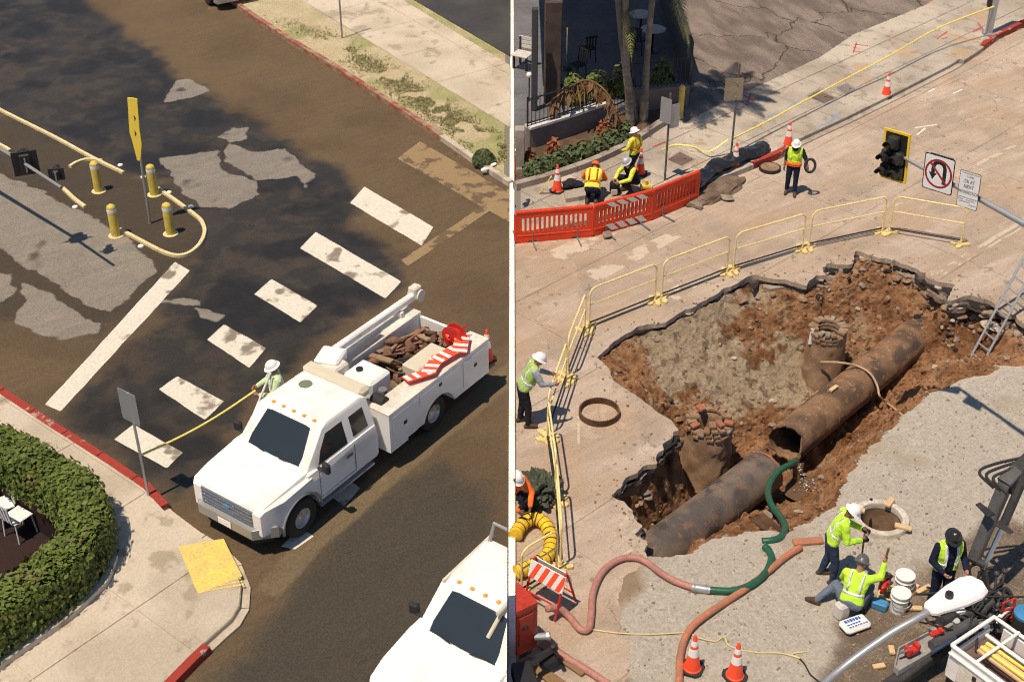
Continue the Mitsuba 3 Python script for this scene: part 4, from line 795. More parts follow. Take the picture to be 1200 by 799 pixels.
# debris: rocks of broken pavement along the edge and in the pit
rr = np.random.default_rng(5)
def rockthing(p, r, m, i): solo('rubble_block', rock(p, r, i, (1, rr.uniform(.6, 1), rr.uniform(.4, .7))), m, 'irregular broken rubble block lying in the pit or on its edge', 'rubble', 'rubble blocks in the excavation', smooth=False)
rk = [(757, 383, .15), (768, 398, .11), (742, 390, .12), (868, 352, .17), (925, 340, .12), (940, 350, .14), (955, 336, .16), (972, 326, .15), (1050, 326, .13), (1062, 328, .14), (1085, 345, .17), (1098, 352, .14), (1112, 362, .19), (1125, 370, .16), (1140, 372, .13), (1155, 380, .15), (1168, 385, .17), (1182, 392, .14), (1192, 392, .12),
      (960, 462, .13), (950, 470, .11), (795, 492, .10), (808, 478, .10), (785, 470, .09), (1010, 335, .12), (1030, 372, .08), (1000, 400, .09), (880, 385, .08), (860, 420, .07), (905, 470, .10), (915, 505, .10), (905, 498, .09), (1040, 350, .10), (1075, 372, .09), (1120, 410, .08), (1095, 430, .09), (925, 580, .12), (915, 590, .10), (898, 605, .12), (935, 600, .09), (985, 375, .09), (1052, 362, .06), (1005, 362, .07),
      (760, 500, .08), (1160, 410, .07), (1180, 420, .08), (890, 350, .10), (905, 345, .09), (1172, 372, .12), (748, 400, .09)]
for i, (x, y, r) in enumerate(rk): rockthing(Gs(x, y)+V(0, 0, r*.12), r*1.05, ('broken_asphalt', 'stone_grey', 'pale_concrete', 'mud_coat', 'mud_coat')[int(rr.random()*5)], 100+i)
small = []
for i in range(2600):
    x, y = rr.uniform(bx0, bx1), rr.uniform(by0, by1)
    if Polygon(sandP).contains(Point(x, y)) and rr.random() < .8: continue
    if not hole.contains(Point(x, y)) or gravelP.contains(Point(x, y)): continue
    r = rr.uniform(.015, .055)*(1.5 if rr.random() < .12 else 1); b_ = trimesh.creation.icosphere(subdivisions=0 if r < .03 else 1, radius=r); b_.vertices = b_.vertices*rr.uniform(.6, 1.2, 3)*(1+.3*(rr.random((len(b_.vertices), 1))-.5)); small.append(xf(b_, (x, y, zsoil(x, y)+r*.3)))
struct('loose_clods', cat(*[m for k, m in enumerate(small) if k % 7]), 'soil', 'loose clods of brown soil scattered over the pit', kind='stuff'); struct('loose_stones', cat(*small[::7]), 'stone_grey', 'small pale stones scattered over the pit', kind='stuff')
peb = []
for i in range(2600):
    x, y = rr.uniform(1.5, 13), rr.uniform(13, 27)
    if not gravelP.contains(Point(x, y)) or math.hypot(x-MH[0], y-MH[1]) < .5: continue
    r = rr.uniform(.010, .028)*(1.6 if rr.random() < .06 else 1); b_ = trimesh.creation.icosphere(subdivisions=0, radius=r); b_.vertices = b_.vertices*rr.uniform(.6, 1.2, 3); peb.append(xf(b_, (x, y, float(GRAV((x, y)))+r*.3)))
struct('gravel_stones', cat(*peb), 'stone_grey', 'loose stones lying on the gravel', kind='stuff')
crumb = []
for i in range(380):
    s_ = rr.uniform(0, 1); base = LineString(jt if rr.random() < .7 else jl); q = base.interpolate(s_, normalized=True); x, y = q.x+rr.normal()*.35, q.y+rr.normal()*.35
    if hole.contains(Point(x, y)) or gravelP.contains(Point(x, y)): continue
    r = rr.uniform(.010, .035); b_ = trimesh.creation.icosphere(subdivisions=0, radius=r); b_.vertices = b_.vertices*rr.uniform(.6, 1.2, 3); crumb.append(xf(b_, (x, y, r*.4)))
struct('pavement_crumbs', cat(*crumb), 'mud_coat', 'crumbs of soil and asphalt along the broken edge', kind='stuff')
# broken slabs of pavement hanging on the rim
for i, (x, y, r) in enumerate([(882, 336, .33), (905, 338, .28), (1068, 322, .25), (1092, 342, .3), (1150, 362, .26), (1176, 371, .25), (1186, 380, .22), (745, 395, .25), (1120, 357, .22), (755, 635, .25), (985, 316, .24)]):
    c = Gs(x, y); pts = [(r*rr.uniform(.6, 1.1)*math.cos(q), r*rr.uniform(.5, .9)*math.sin(q)) for q in np.sort(rr.uniform(0, 6.28, 8))]
    m_ = xf(ext(Polygon(pts).buffer(0).convex_hull, -.05, .05), c+V(0, 0, .07), rotz(rr.uniform(0, 6))@rotx(rr.uniform(-.5, .5)))
    solo('pavement_slab', m_, ('broken_asphalt', 'stone_grey')[i % 2], 'broken slab of black edged pavement fallen along the rim of the pit', 'pavement slab', 'broken slabs along the pit rim', smooth=False)
edge_r = {'broken_asphalt': [], 'stone_grey': [], 'mud_coat': []}; rr = np.random.default_rng(17); LT, LLf = LineString(jt), LineString(jl[:60])
for i in range(430):
    base, lim = (LT, .42+.58*rr.random()) if i < 320 else (LLf, rr.random()); q = base.interpolate(lim, normalized=True); x, y = q.x+rr.normal()*.14, q.y-abs(rr.normal())*.22
    if not hole.contains(Point(x, y)): continue
    r = rr.gamma(2.0, .018)+.018; m_ = ('broken_asphalt', 'broken_asphalt', 'stone_grey', 'mud_coat', 'mud_coat')[int(rr.random()*5)]; edge_r[m_].append(rock((x, y, zsoil(x, y)+r*.25), min(r, .12), 900+i, (1, rr.uniform(.6, 1), rr.uniform(.4, .8)), 1))
for (m_, L_), w_ in zip(edge_r.items(), ('black', 'grey', 'brown')): struct('rim_rubble', cat(*L_), m_, f'{w_} rubble crumbled along the broken rim of the pit', kind='stuff')
def foam(p, n, uv): return mix((0.70, 0.68, 0.62), (0.25, 0.2, 0.15), smoothstep(0.4, 0.6, fbm(p.x*9, p.y*9, p.z*9, 3)))
grain('muddy_water', lambda p, n, uv: mix((0.10, 0.06, 0.035), (0.14, 0.09, 0.055), fbm(p.x*3, p.y*3, 0, 3)), 0.06, bump=lambda p, n, uv: fbm(p.x*9, p.y*9, 0.0, 3), bscale=0.02, spec=0.6); grain('foam', foam, 0.4)
sp = Gs(947, 573); pud = Polygon(jag([(sp[0]+.55*math.cos(a), sp[1]+.40*math.sin(a)) for a in np.arange(16)*math.pi/8], .15, .1, 4, True)).buffer(0)
struct('water', sheet(pud, sp[2]-.02), 'muddy_water')
dro = [xf(ball((0, 0, 0), rr.uniform(.008, .024), 1, (1, 1, .5)), sp+V(rr.normal()*.15+.0, rr.normal()*.12, rr.random()*.06)) for _ in range(34)]+[xf(ball((0, 0, 0), rr.uniform(.006, .016), 1), fl+(sp-fl)*q+V(rr.normal()*.03, rr.normal()*.03, .10-.4*q*q)) for q in rr.random(40)]
solo('water_spray', cat(*dro), 'foam', 'white spray of water leaking from the broken pipe into the pit', 'water spray', kind='stuff')
# shed by the kerb: trench debris, plastic roll, lid
speck('trench_soil', (0.10, 0.068, 0.045), (0.20, 0.15, 0.11), 4, 0.5, 0.95)
def mound(name, c, s, seed, m, label, cat_, kind='stuff'):
    b_ = trimesh.creation.icosphere(subdivisions=4, radius=1.0); v = b_.vertices*(1+.5*(meshkit.fbm(b_.vertices*2.2+seed, 4, seed)-.5))[:, None]; b_.vertices = v*np.array(s); return solo(name, xf(b_, c), m, label, cat_, smooth=True, kind=kind)
tc = G(838, 225, .0); ta = math.atan2(G(890, 195)[1]-G(820, 232)[1], G(890, 195)[0]-G(820, 232)[0])
mm = trimesh.creation.icosphere(subdivisions=4, radius=1.0); mm.vertices = mm.vertices*(1+.6*(meshkit.fbm(mm.vertices*2.5+3, 4, 3)-.5))[:, None]*np.array([1.15, .42, .16])
solo('dirt', xf(mm, tc, rotz(ta)), 'trench_soil', 'dark dirt heaped in the opened kerb between barrier and red kerb', 'dirt', smooth=True, kind='stuff')
pts = [G(812, 219, .28), G(826, 205, .30), G(845, 194, .30), G(866, 184, .30), G(884, 178, .28), G(896, 172, .25)]; sp_ = spline(pts, 8); tb = tube(spline(pts, 30), .19, 28); ctr_ = tb.vertices.copy(); tb.vertices = ctr_+np.stack([meshkit.fbm(ctr_*np.array([2.6, 2.6, 6]), 4, 2+k)-.5 for k in range(3)], -1)*.26; tb.vertices[:, 2] = .06+(tb.vertices[:, 2]-.05)*.95; paint('black_plastic', (0.018, 0.019, 0.022), 0.28)
solo('plastic_roll', tb, 'black_plastic', 'long roll of crumpled black plastic sheet lying behind the red kerb', 'plastic roll', smooth=35)
for i, (x, y, r, w) in enumerate([(815, 240, .17, 'greenish rubble block at the right end of the orange barrier'), (838, 226, .2, 'pale rubble block in the dirt below the plastic roll'), (852, 232, .16, 'flat rubble block on the street below the dirt heap'), (712, 275, .16, 'greenish dirt lump under the striped orange barrier')]):
    solo('rubble_block', rock(G(x, y, .06), r, 300+i, (1.3, .8, .45)), 'stone_grey', w, 'rubble')
lid = thing('manhole_lid', 'round tan manhole lid with black rim lying on the street near the traffic guard', 'manhole lid'); lc = G(902, 199, 0); part(lid, 'rim', lathe([(0, 0), (.28, 0), (.29, .02), (.29, .09), (.265, .10), (.26, .085), (0, .08)], 36, lc), 'black_rubber', 40); part(lid, 'top', lathe([(0, .096), (.25, .094), (.255, .083)], 30, lc), 'mud_coat', 40)
# tarpaulin heap, yellow duct, folding barricade, compressor
speck('tarp_green', (0.035, 0.042, 0.028), (0.07, 0.08, 0.052), 6, 0.6, 0.7)
tg = G(629, 582, .0); b_ = trimesh.creation.icosphere(subdivisions=4, radius=1.0); v = b_.vertices; v = v*(1+.9*(np.abs(meshkit.fbm(v*2.3+5, 4, 5)-.5)*2-.35))[:, None]; b_.vertices = v*np.array([.42, .55, .38])
solo('tarpaulin', xf(b_, tg+V(0, 0, .18)), 'tarp_green', 'crumpled dark green tarpaulin heaped at the foot of the yellow fence', 'tarpaulin', smooth=25)
speck('duct_yellow', (0.78, 0.50, 0.02), (0.66, 0.43, 0.03), 5, 0.5, 0.5)
dp = spline([G(604, 627, .15), G(608, 619, .15), G(618, 610, .15), G(630, 608, .15), G(641, 617, .15), G(646, 635, .15), G(641, 651, .15), G(627, 661, .15), G(614, 667, .15), G(603, 671, .15)], 14)
dl = np.concatenate([[0], np.cumsum(np.linalg.norm(np.diff(dp, axis=0), axis=1))]); ss = np.arange(0, dl[-1], .028); dpp = np.stack([np.interp(ss, dl, dp[:, k]) for k in range(3)], -1)
dt = thing('ventilation_duct', 'ribbed yellow ventilation duct lying in a loop on the street', 'duct'); part(dt, 'tube', tube(dpp, [.118+.016*math.cos(k*math.pi*.72) for k in range(len(dpp))], 18), 'duct_yellow', True)
for k in range(3, len(dpp)-3, 5):
    u_, w_, d_ = frame(dpp[k+1]-dpp[k-1]); part(dt, 'rib', tube([dpp[k]+.125*(math.cos(q)*u_+math.sin(q)*w_) for q in np.arange(18)*math.pi/9], .008, 5, True), 'black_rubber', True)
af = thing('folding_barricade', 'folding barricade with red and white stripes on a red frame', 'barricade'); c = G(644, 706); Rb = rotz(D(-38))
for s in (-1, 1):
    for x in (-.33, .33): part(af, 'leg', xf(cyl((x, .02*s, .86), (x, .30*s, .02), .022, n=6), c, Rb), 'red_paint')
    part(af, 'crossbar', xf(cyl((-.33, .22*s, .26), (.33, .22*s, .26), .016, n=6), c, Rb), 'red_paint')
    q = part(af, 'board', xf(box((0, 0, 0), (.72, .018, .32), b=.004), c+Rb@V(0, .095*s, .68), Rb@rotx(-.32*s if False else .32*s)), 'white_plastic')
    for k in range(4): x = -.33+k*.18; part(q, 'stripe', xf(ext(Polygon([(x, -.15), (x+.09, -.15), (x+.20, .15), (x+.11, .15)]).intersection(sbox(-.355, -.155, .355, .155)), .0, .003), c+Rb@V(0, .095*s, .68)+Rb@rotx(.32*s)@V(0, s*-.0+(-.0125 if s < 0 else .0095), 0), Rb@rotx(.32*s)@np.array([[1, 0, 0], [0, 0, -1.0], [0, 1, 0]])), 'cone_orange')
cm = thing('compressor', 'red towed compressor at the left edge with a hose outlet, above a black trailer tongue', 'compressor'); z1 = 1.30
C_, A_, B_ = G(631, 705, z1), G(604, 718, z1), G(604, 679, z1); poly = Polygon([(A_[0], A_[1]), (C_[0], C_[1]), (B_[0], B_[1])])
speck('compressor_red', (0.42, 0.042, 0.022), (0.36, 0.038, 0.022), 3, 0.5, 0.4)
part(cm, 'housing', ext(poly.buffer(-.03).buffer(.03), .32, z1), 'compressor_red'); part(cm, 'skirt', ext(poly.buffer(-.06), .15, .318), 'black_metal')
e = C_-A_; e /= np.linalg.norm(e); nrm = V(e[1], -e[0], 0); Rf = np.column_stack([e, -nrm, V(0, 0, 1)]); Lf = np.linalg.norm(C_-A_)
part(cm, 'door', xf(box((Lf*.45, -.012, -.47), (Lf*.62, .02, .62), b=.006), A_, Rf), 'compressor_red'); part(cm, 'latch', xf(cat(box((Lf*.40, -.03, -.40), (.10, .02, .07), b=.005), cyl((Lf*.40, -.03, -.40), (Lf*.40, -.055, -.40), .02)), A_, Rf), 'black_metal'); part(cm, 'seam', xf(box((Lf*.5, -.004, -.12), (Lf*.9, .012, .012)), A_, Rf), 'black_metal')
part(cm, 'outlet', cat(cyl(C_+V(-.05, -.02, -.75), C_+V(.16, -.05, -.70), .06, n=12), cyl(C_+V(.14, -.05, -.70), C_+V(.19, -.05, -.69), .08, n=12)), 'galvanised')
tw = [G(604, 790, .5), G(628, 775, .45), G(652, 758, .42)]; part(cm, 'tongue', cat(cyl(tw[0], tw[2], .05, n=8), box(G(640, 770, .30), (.30, .25, .10), rotz(.6), .02), cyl(G(648, 757, .75), G(648, 757, .02), .035, n=10), box(G(614, 795, .45), (.32, .5, .30), rotz(.2), .03)), 'black_metal')
for (x, y, s_) in [(660, 770, .5), (640, 790, .45)]: solo('plank', box(G(x, y, .04), (.9*s_+.5, .20, .05), rotz(-.75), .01), 'pale_wood_dark', f'weathered brown plank by the trailer tongue, {"upper" if y < 780 else "lower"} one', 'plank')
# tools round the crouching worker
def bucket(px, py, label, lidded=True):
    t = thing('bucket', label, 'bucket', None); c = gp(px, py); part(t, 'body', lathe([(0, 0), (.135, 0), (.15, .36), (.158, .37), (.0, .37)], 28, c), 'white_plastic', 40); q = part(t, 'lid', lathe([(.158, .375), (.166, .378), (.166, .40), (.15, .405), (.14, .396), (0, .396)], 28, c), 'white_plastic', 40)
    part(t, 'rim', tube([c+V(.158*math.cos(a), .158*math.sin(a), .30) for a in np.arange(24)*math.pi/12], .01, 6, True), 'white_plastic', True); part(t, 'handle', tube([c+V(.165*math.cos(a), -.10-.07*math.sin(a), .30-.12*math.sin(a)) for a in np.linspace(0, math.pi, 14)], .006, 6), 'steel', True)
bucket(1057, 693, 'white lidded bucket next to wood scraps, the farther of two'); bucket(1052, 714, 'white lidded bucket nearer the street lamp')
bx = gp(985, 722, .0); t = thing('jerrycan', 'pale grey jerrycan standing behind the crouching worker', 'jerrycan'); part(t, 'body', box(bx+V(0, 0, .16), (.24, .2, .32), rotz(.5), .04), 'reflective_grey2'); part(t, 'cap', cyl(bx+V(.05, 0, .31), bx+V(.05, 0, .36), .03), 'white_plastic'); paint('reflective_grey2', (0.55, 0.52, 0.47), 0.5)
bg = gp(1002, 731, .07); t = thing('cement_bag', 'white paper bag with blue print lying on the mud', 'bag'); bm = box((0, 0, 0), (.50, .30, .13), b=.055); part(t, 'bag', xf(bm, bg, rotz(.42)), 'white_plastic'); paint('print_blue', (0.03, 0.10, 0.40), 0.6)
for k, (w, y, h) in enumerate([(.30, .05, .06), (.22, -.03, .03), (.32, -.085, .025)]): part(t, 'print_band', xf(cat(*[box((-.16+.32*q/6, y, .067), (.032 if q % 2 else .045, h, .004)) for q in range(7) if -.16+.32*q/6 < w-.15]), bg, rotz(.42)), 'print_blue', False)
bl = gp(1031, 708, .08); solo('tool_case', box(bl, (.26, .16, .15), rotz(-.5), .02), 'case_blue', 'small blue tool case left of the two white buckets', 'tool case'); paint('case_blue', (0.05, 0.22, 0.45), 0.45)
dr_ = gp(1036, 686, .1); t = thing('power_saw', 'red and black power saw lying on the ground', 'power saw'); part(t, 'body', box(dr_, (.26, .13, .16), rotz(.9), .03), 'red_paint'); part(t, 'motor', cyl(dr_+V(.05, .1, .04), dr_+V(.12, .18, .1), .07, n=12), 'black_metal'); part(t, 'handle', tube(spline([dr_+V(-.1, -.1, .05), dr_+V(-.08, -.05, .2), dr_+V(.05, .05, .2)], 5), .02, 6), 'black_rubber', True)
cp = gp(1040, 698, .03); solo('rope_coil', cat(*[tube([cp+V((.17+.015*k)*math.cos(a)+.02*k, (.13+.01*k)*math.sin(a), .02*k+.012*math.sin(3*a+k)) for a in np.arange(22)*math.pi/11], .016, 6, True) for k in range(4)]), 'rope_yellow', 'tan rope coil lying beside the white buckets', 'rope coil', smooth=True)
for i, (x, y, a, L, w) in enumerate([(1071, 690, .9, .28, 'upright'), (1082, 690, .55, .32, 'longest'), (1068, 712, -.05, .36, 'flat'), (1045, 761, 1.5, .18, 'lone'), (1030, 780, .2, .2, 'lowest')]): solo('wood_scrap', box(gp(x, y, .03), (L, .09, .045), rotz(a), .006), 'pale_wood', f'{w} pale wood scrap on the dark mud', 'wood scrap', 'wood scraps in the mud')
solo('salmon_board', box(gp(947, 634, .04), (.55, .16, .06), rotz(.12), .01), 'hose_salmon', 'short salmon coloured board lying at the gravel edge', 'board')
solo('splintered_board', box(Gs(900, 622)+V(0, 0, .12), (.55, .34, .05), rotz(-.7)@roty(.35), .01), 'rust_dark', 'dark splintered board stuck in the soil under the green hose', 'board')
solo('wood_scrap', box(G(977, 455, -.79), (.26, .09, .06), rotz(.78), .008), 'pale_wood', 'pale wood scrap lying on top of the rusty pipe', 'wood scrap')

# ------------------------------------------------------------------ trucks on the left
FL_, RL_ = G(345, 638), G(515, 500); tf = (FL_-RL_)/np.linalg.norm(FL_-RL_); tl = V(-tf[1], tf[0], 0); TO = FL_-tl*.97; TR = np.column_stack([tf, tl, V(0, 0, 1)])
def mh(pts): return m3.Manifold.hull_points(np.asarray(pts, float))
def mbox(c, s): return m3.Manifold.cube([float(x) for x in s], True).translate([float(x) for x in c])
def mcy(x, z, r, y0, y1): return m3.Manifold.cylinder(float(y1-y0), float(r), float(r), 28).rotate([-90, 0, 0]).translate([float(x), float(y0), float(z)])
def slab(x0, x1, h0, h1, z0, z1): return [(x, s*h, z) for x, h in ((x0, h0), (x1, h1)) for s in (-1, 1) for z in (z0, z1)]
grain('truck_white', lambda p, n, uv: mix((0.79, 0.78, 0.755), (0.56, 0.50, 0.41), smoothstep(0.50, 0.80, fbm(p.x*2.2, p.y*2.2, p.z*3.0, 4))*0.38), 0.28, spec=0.5); speck('dusty_white', (0.70, 0.66, 0.58), (0.60, 0.55, 0.46), 3, 0.5, 0.5)
paint('truck_grey', (0.30, 0.30, 0.29), 0.4, 0.3); paint('lamp_clear', (0.70, 0.72, 0.72), 0.08, coat=1.0); paint('amber', (0.8, 0.35, 0.03), 0.3); paint('rim_steel', (0.55, 0.55, 0.54), 0.3, 0.7); paint('beige_box', (0.58, 0.53, 0.41), 0.5); paint('tail_red', (0.45, 0.02, 0.015), 0.25)
def make_truck(t, O, fx, cutx=None, wheels=(-.30, -4.12), rear=True):
    def put(name, m, mat, smooth=30, par=None):
        m = tmf(m) if hasattr(m, 'to_mesh') else cat(m) if isinstance(m, (list, tuple)) else m
        m = xf(m, O+TR@V(fx, 0, 0), TR)
        if cutx is not None:
            if m.vertices[:, 0].min() > cutx: return None
            if m.vertices[:, 0].max() > cutx:
                m.merge_vertices()
                try: m = trimesh.intersections.slice_mesh_plane(m, (-1, 0, 0), (cutx, 0, 0), cap=m.is_watertight)
                except Exception: m = trimesh.intersections.slice_mesh_plane(m, (-1, 0, 0), (cutx, 0, 0))
                if len(m.faces) == 0: return None
        return part(par or t, name, m, mat, smooth)
    wx = wheels[0]
    well = mcy(wx, .40, .47, .55, 1.3)+mcy(wx, .40, .47, -1.3, -.55)
    low = mh(slab(.58, .30, .82, .92, .52, .97)+slab(.50, .1, .86, .95, .60, 1.05)+slab(-.62, -.62, .95, .97, .46, 1.12))
    hood = mh([(.54, s*.66, 1.03) for s in (-1, 1)]+[(.44, s*.80, 1.07) for s in (-1, 1)]+[(-.60, s*.86, 1.20) for s in (-1, 1)]+[(.52, s*.6, .9) for s in (-1, 1)]+[(-.6, s*.9, 1.05) for s in (-1, 1)])
    cabl = mh(slab(-.55, -2.42, .97, .95, .52, 1.0)+slab(-.55, -2.40, .93, .92, .44, 1.17))
    put('body', (low+hood+cabl)-well, 'truck_white', 38)
    roofp = [(-1.16, s*.76, 1.76) for s in (-1, 1)]+[(-1.35, s*.71, 1.81) for s in (-1, 1)]+[(-2.25, s*.71, 1.81) for s in (-1, 1)]+[(-2.38, s*.75, 1.75) for s in (-1, 1)]
    base = [(-.60, s*.84, 1.16) for s in (-1, 1)]+[(-.80, s*.89, 1.16) for s in (-1, 1)]+[(-2.42, s*.90, 1.16) for s in (-1, 1)]
    put('cab', mh(roofp+base), 'truck_white', 38)
    # glass sits just proud of the pillars
    w = put('windscreen', mh([(-.66+.012, s*.83, 1.20) for s in (-1, 1)]+[(-1.13, s*.72, 1.715) for s in (-1, 1)]+[(-.70, s*.80, 1.19) for s in (-1, 1)]+[(-1.16, s*.70, 1.735) for s in (-1, 1)]+[(-.615, 0, 1.21), (-1.10, 0, 1.73)]), 'dark_glass', 30)
    for s in (-1, 1):
        put('wiper', tube([(-.60, .1+s*.18-.1, 1.215), (-.64, s*.50, 1.235)], .010, 5), 'black_rubber', True)
        def sidep(x, z): f_ = (z-1.16)/(1.74-1.16); return (x, s*(.897+(.755-.897)*f_), z)
        for nm, q in (('front_window', [(-.88, 1.20), (-1.00, 1.42), (-1.22, 1.66), (-1.66, 1.66), (-1.66, 1.20)]), ('rear_window', [(-1.84, 1.24), (-1.84, 1.64), (-2.22, 1.64), (-2.25, 1.24)])):
            a = np.array([sidep(*p) for p in q]); n_ = V(0, s*.94, .33); put(nm, mh(np.vstack([a+n_*.010, a-n_*.03])), 'dark_glass', False)
        put('door_seam', [box((x, s*.968, .86), (.012, .012, .58)) for x in (-.80, -1.76)]+[box((-1.28, s*.962, .56), (.95, .012, .012))], 'grey_plastic', False)
        d = put('door_handle', box((-1.60, s*.985, 1.00), (.16, .03, .045), b=.01), 'black_rubber', False)
        m_ = put('mirror', [box((-.86, s*1.09, 1.24), (.10, .18, .22), rotz(s*-.15), .03), box((-.85, s*.97, 1.17), (.08, .16, .05), b=.015)], 'black_rubber')
        put('headlight', mh([(.47, s*.66, .78), (.47, s*.66, .92), (.36, s*.86, .80), (.34, s*.87, .93), (.545, s*.64, .76), (.53, s*.64, .90), (.40, s*.86, .77), (.36, s*.885, .92), (.2, s*.925, .93), (.2, s*.92, .80)]), 'lamp_clear', False)
        put('fender_flare', tube([(wx+.50*math.cos(a), s*.955, .40+.50*math.sin(a)) for a in np.linspace(-.1, math.pi+.1, 18)], .032, 6), 'truck_grey', True)
        put('step', box((-1.50, s*.93, .40), (1.5, .16, .06), b=.02), 'grey_plastic')
        for k, x in enumerate(wheels if rear else wheels[:1]):
            q = put('wheel', lathe([(.20, -.13), (.36, -.13), (.395, -.09), (.40, 0), (.395, .09), (.36, .13), (.20, .13)], 30, (x, s*.82, .40), rotx(math.pi/2)), 'black_rubber', 40)
            if q: put('rim', lathe([(.0, .03), (.06, .06), (.08, .03), (.16, .05), (.19, .115), (.215, .125), (.215, .09)], 24, (x, s*.82, .40), rotx(-s*math.pi/2)), 'rim_steel', 40, q)
    g = put('grille', mh([(.50, s*.66, .66) for s in (-1, 1)]+[(.53, s*.66, 1.0) for s in (-1, 1)]+[(.59, s*.62, .67) for s in (-1, 1)]+[(.585, s*.62, .985) for s in (-1, 1)]), 'grey_plastic', False)
    if g:
        for z in (.70, .785, .87, .955): put('grille_bar', box((.59, 0, z), (.035, 1.24, .026), b=.01), 'chrome', False, g)
        put('emblem', ball((.60, 0, .845), .055, 2, (.35, 1.6, .8)), 'case_blue', True, g)
    put('bumper', mh([(.56, s*.72, z) for s in (-1, 1) for z in (.40, .66)]+[(.68, s*.66, z) for s in (-1, 1) for z in (.44, .64)]+[(.32, s*.97, z) for s in (-1, 1) for z in (.42, .66)]+[(.2, s*.96, .5) for s in (-1, 1)]), 'truck_grey', False)
    put('air_dam', mh([(.55, s*.6, z) for s in (-1, 1) for z in (.22, .42)]+[(.3, s*.8, z) for s in (-1, 1) for z in (.25, .42)]), 'black_rubber', False)
    put('number_plate', box((.69, 0, .53), (.012, .32, .14), b=.004), 'white_plastic', False)
    for y in (-.5, -.25, 0, .25, .5): put('marker_light', box((-1.27, y, 1.80), (.07, .07, .03), roty(-.2), .01), 'amber')
    put('chassis', [box((-2.6, s*.42, .48), (5.6, .10, .16)) for s in (-1, 1)]+[box((-4.1, 0, .40), (.16, 1.5, .16))], 'black_metal', False)
    return put
t1 = thing('utility_truck', 'white utility truck with service body and folded crane standing across the crosswalk', 'truck'); put = make_truck(t1, TO, 0.0)
put('roof_emblem', cat(cyl((-2.0, -.38, 1.805), (-2.0, -.38, 1.815), .13, n=18)), 'roof_mark'); paint('roof_mark', (0.16, 0.19, 0.12), 0.6)
well = mcy(-4.12, .40, .50, .45, 1.5)+mcy(-4.12, .40, .50, -1.5, -.45); speck('bed_floor', (0.14, 0.09, 0.055), (0.24, 0.17, 0.11), 4, 0.5, 0.9)
for s, nm in ((1, 'left'), (-1, 'right')):
    cb = put('cabinet', (mbox((-4.18, s*.87, .93), (3.16, .46, .80))+mbox((-2.86, s*.87, .70), (.52, .46, .5)))-well, 'truck_white', False)
    for x0, x1, z0, z1 in ((-3.42, -2.66, .50, 1.28), (-4.80, -3.48, .96, 1.28), (-5.70, -4.86, .60, 1.28)):
        q = put('cabinet_door', box(((x0+x1)/2, s*1.108, (z0+z1)/2), (x1-x0-.05, .022, z1-z0-.06), b=.008), 'truck_white', False)
        put('latch', box(((x0+x1)/2, s*1.125, (z0+z1)/2+.05), (.09, .02, .07), b=.006), 'black_metal', False, q)
    put('cabinet_top', box((-4.18, s*.87, 1.345), (3.18, .48, .03), b=.01), 'dusty_white', False); put('tail_lamp', box((-5.775, s*1.0, .95), (.03, .12, .26), b=.01), 'tail_red', False)
put('bed_floor', box((-4.25, 0, .76), (2.98, 1.28, .06)), 'bed_floor', False); put('front_bulkhead', box((-2.70, 0, 1.05), (.10, 1.28, .60)), 'dusty_white', False); put('tailgate', box((-5.74, 0, 1.02), (.07, 1.28, .50), b=.012), 'truck_white', False); put('rear_bumper', box((-5.92, 0, .58), (.28, 2.1, .16), b=.02), 'black_metal', False)
put('storage_tube', box((-2.62, -.20, 1.62), (.30, 1.52, .24), b=.07), 'beige_box'); put('tube_stand', [box((-2.62, y, 1.36), (.08, .08, .40)) for y in (-.75, .35)], 'dusty_white', False)
# crane
cr = put('crane_base', [cyl((-3.02, -.60, .80), (-3.02, -.60, 1.50), .20, .17, 16), box((-3.02, -.60, 1.50), (.46, .40, .22), b=.04)], 'dusty_white')
put('crane_boom', [box((-4.45, -.92, 1.58), (2.85, .15, .17), b=.03), box((-5.20, -.92, 1.60), (1.5, .11, .12), b=.02), box((-3.15, -.80, 1.56), (.55, .50, .26), rotz(.35), .04)], 'truck_white'); put('crane_head', [cyl((-5.98, -1.06, 1.58), (-5.98, -.78, 1.58), .13, n=16), box((-5.93, -.92, 1.66), (.24, .2, .28), b=.03)], 'dusty_white')
put('crane_cylinder', cyl((-3.3, -.70, 1.46), (-4.55, -.74, 1.50), .06, n=10), 'steel'); put('boom_rest', box((-5.35, -.92, 1.40), (.10, .26, .16)), 'dusty_white', False)
put('air_compressor', box((-3.35, -.06, 1.16), (.62, .72, .60), b=.05), 'truck_white'); put('compressor_cap', cyl((-3.30, -.2, 1.46), (-3.30, -.2, 1.50), .07, n=14), 'black_metal'); put('pump_unit', [box((-3.05, .40, 1.0), (.4, .32, .4), b=.04), cyl((-3.2, .45, 1.2), (-3.2, .45, 1.33), .09)], 'grey_plastic')
put('hose_reel', [cyl((-2.86, .52, 1.36), (-2.86, .80, 1.36), .12, n=14)], 'black_rubber')
def bed(x, y, z): return TO+TR@V(x, y, z)
rr = np.random.default_rng(9); scrap_m = ['scrap_brown', 'scrap_tan', 'rust_dark']; speck('scrap_brown', (0.10, 0.05, 0.032), (0.22, 0.115, 0.07), 5, 0.5, 0.9); speck('scrap_tan', (0.30, 0.22, 0.14), (0.22, 0.14, 0.085), 5, 0.5, 0.9)
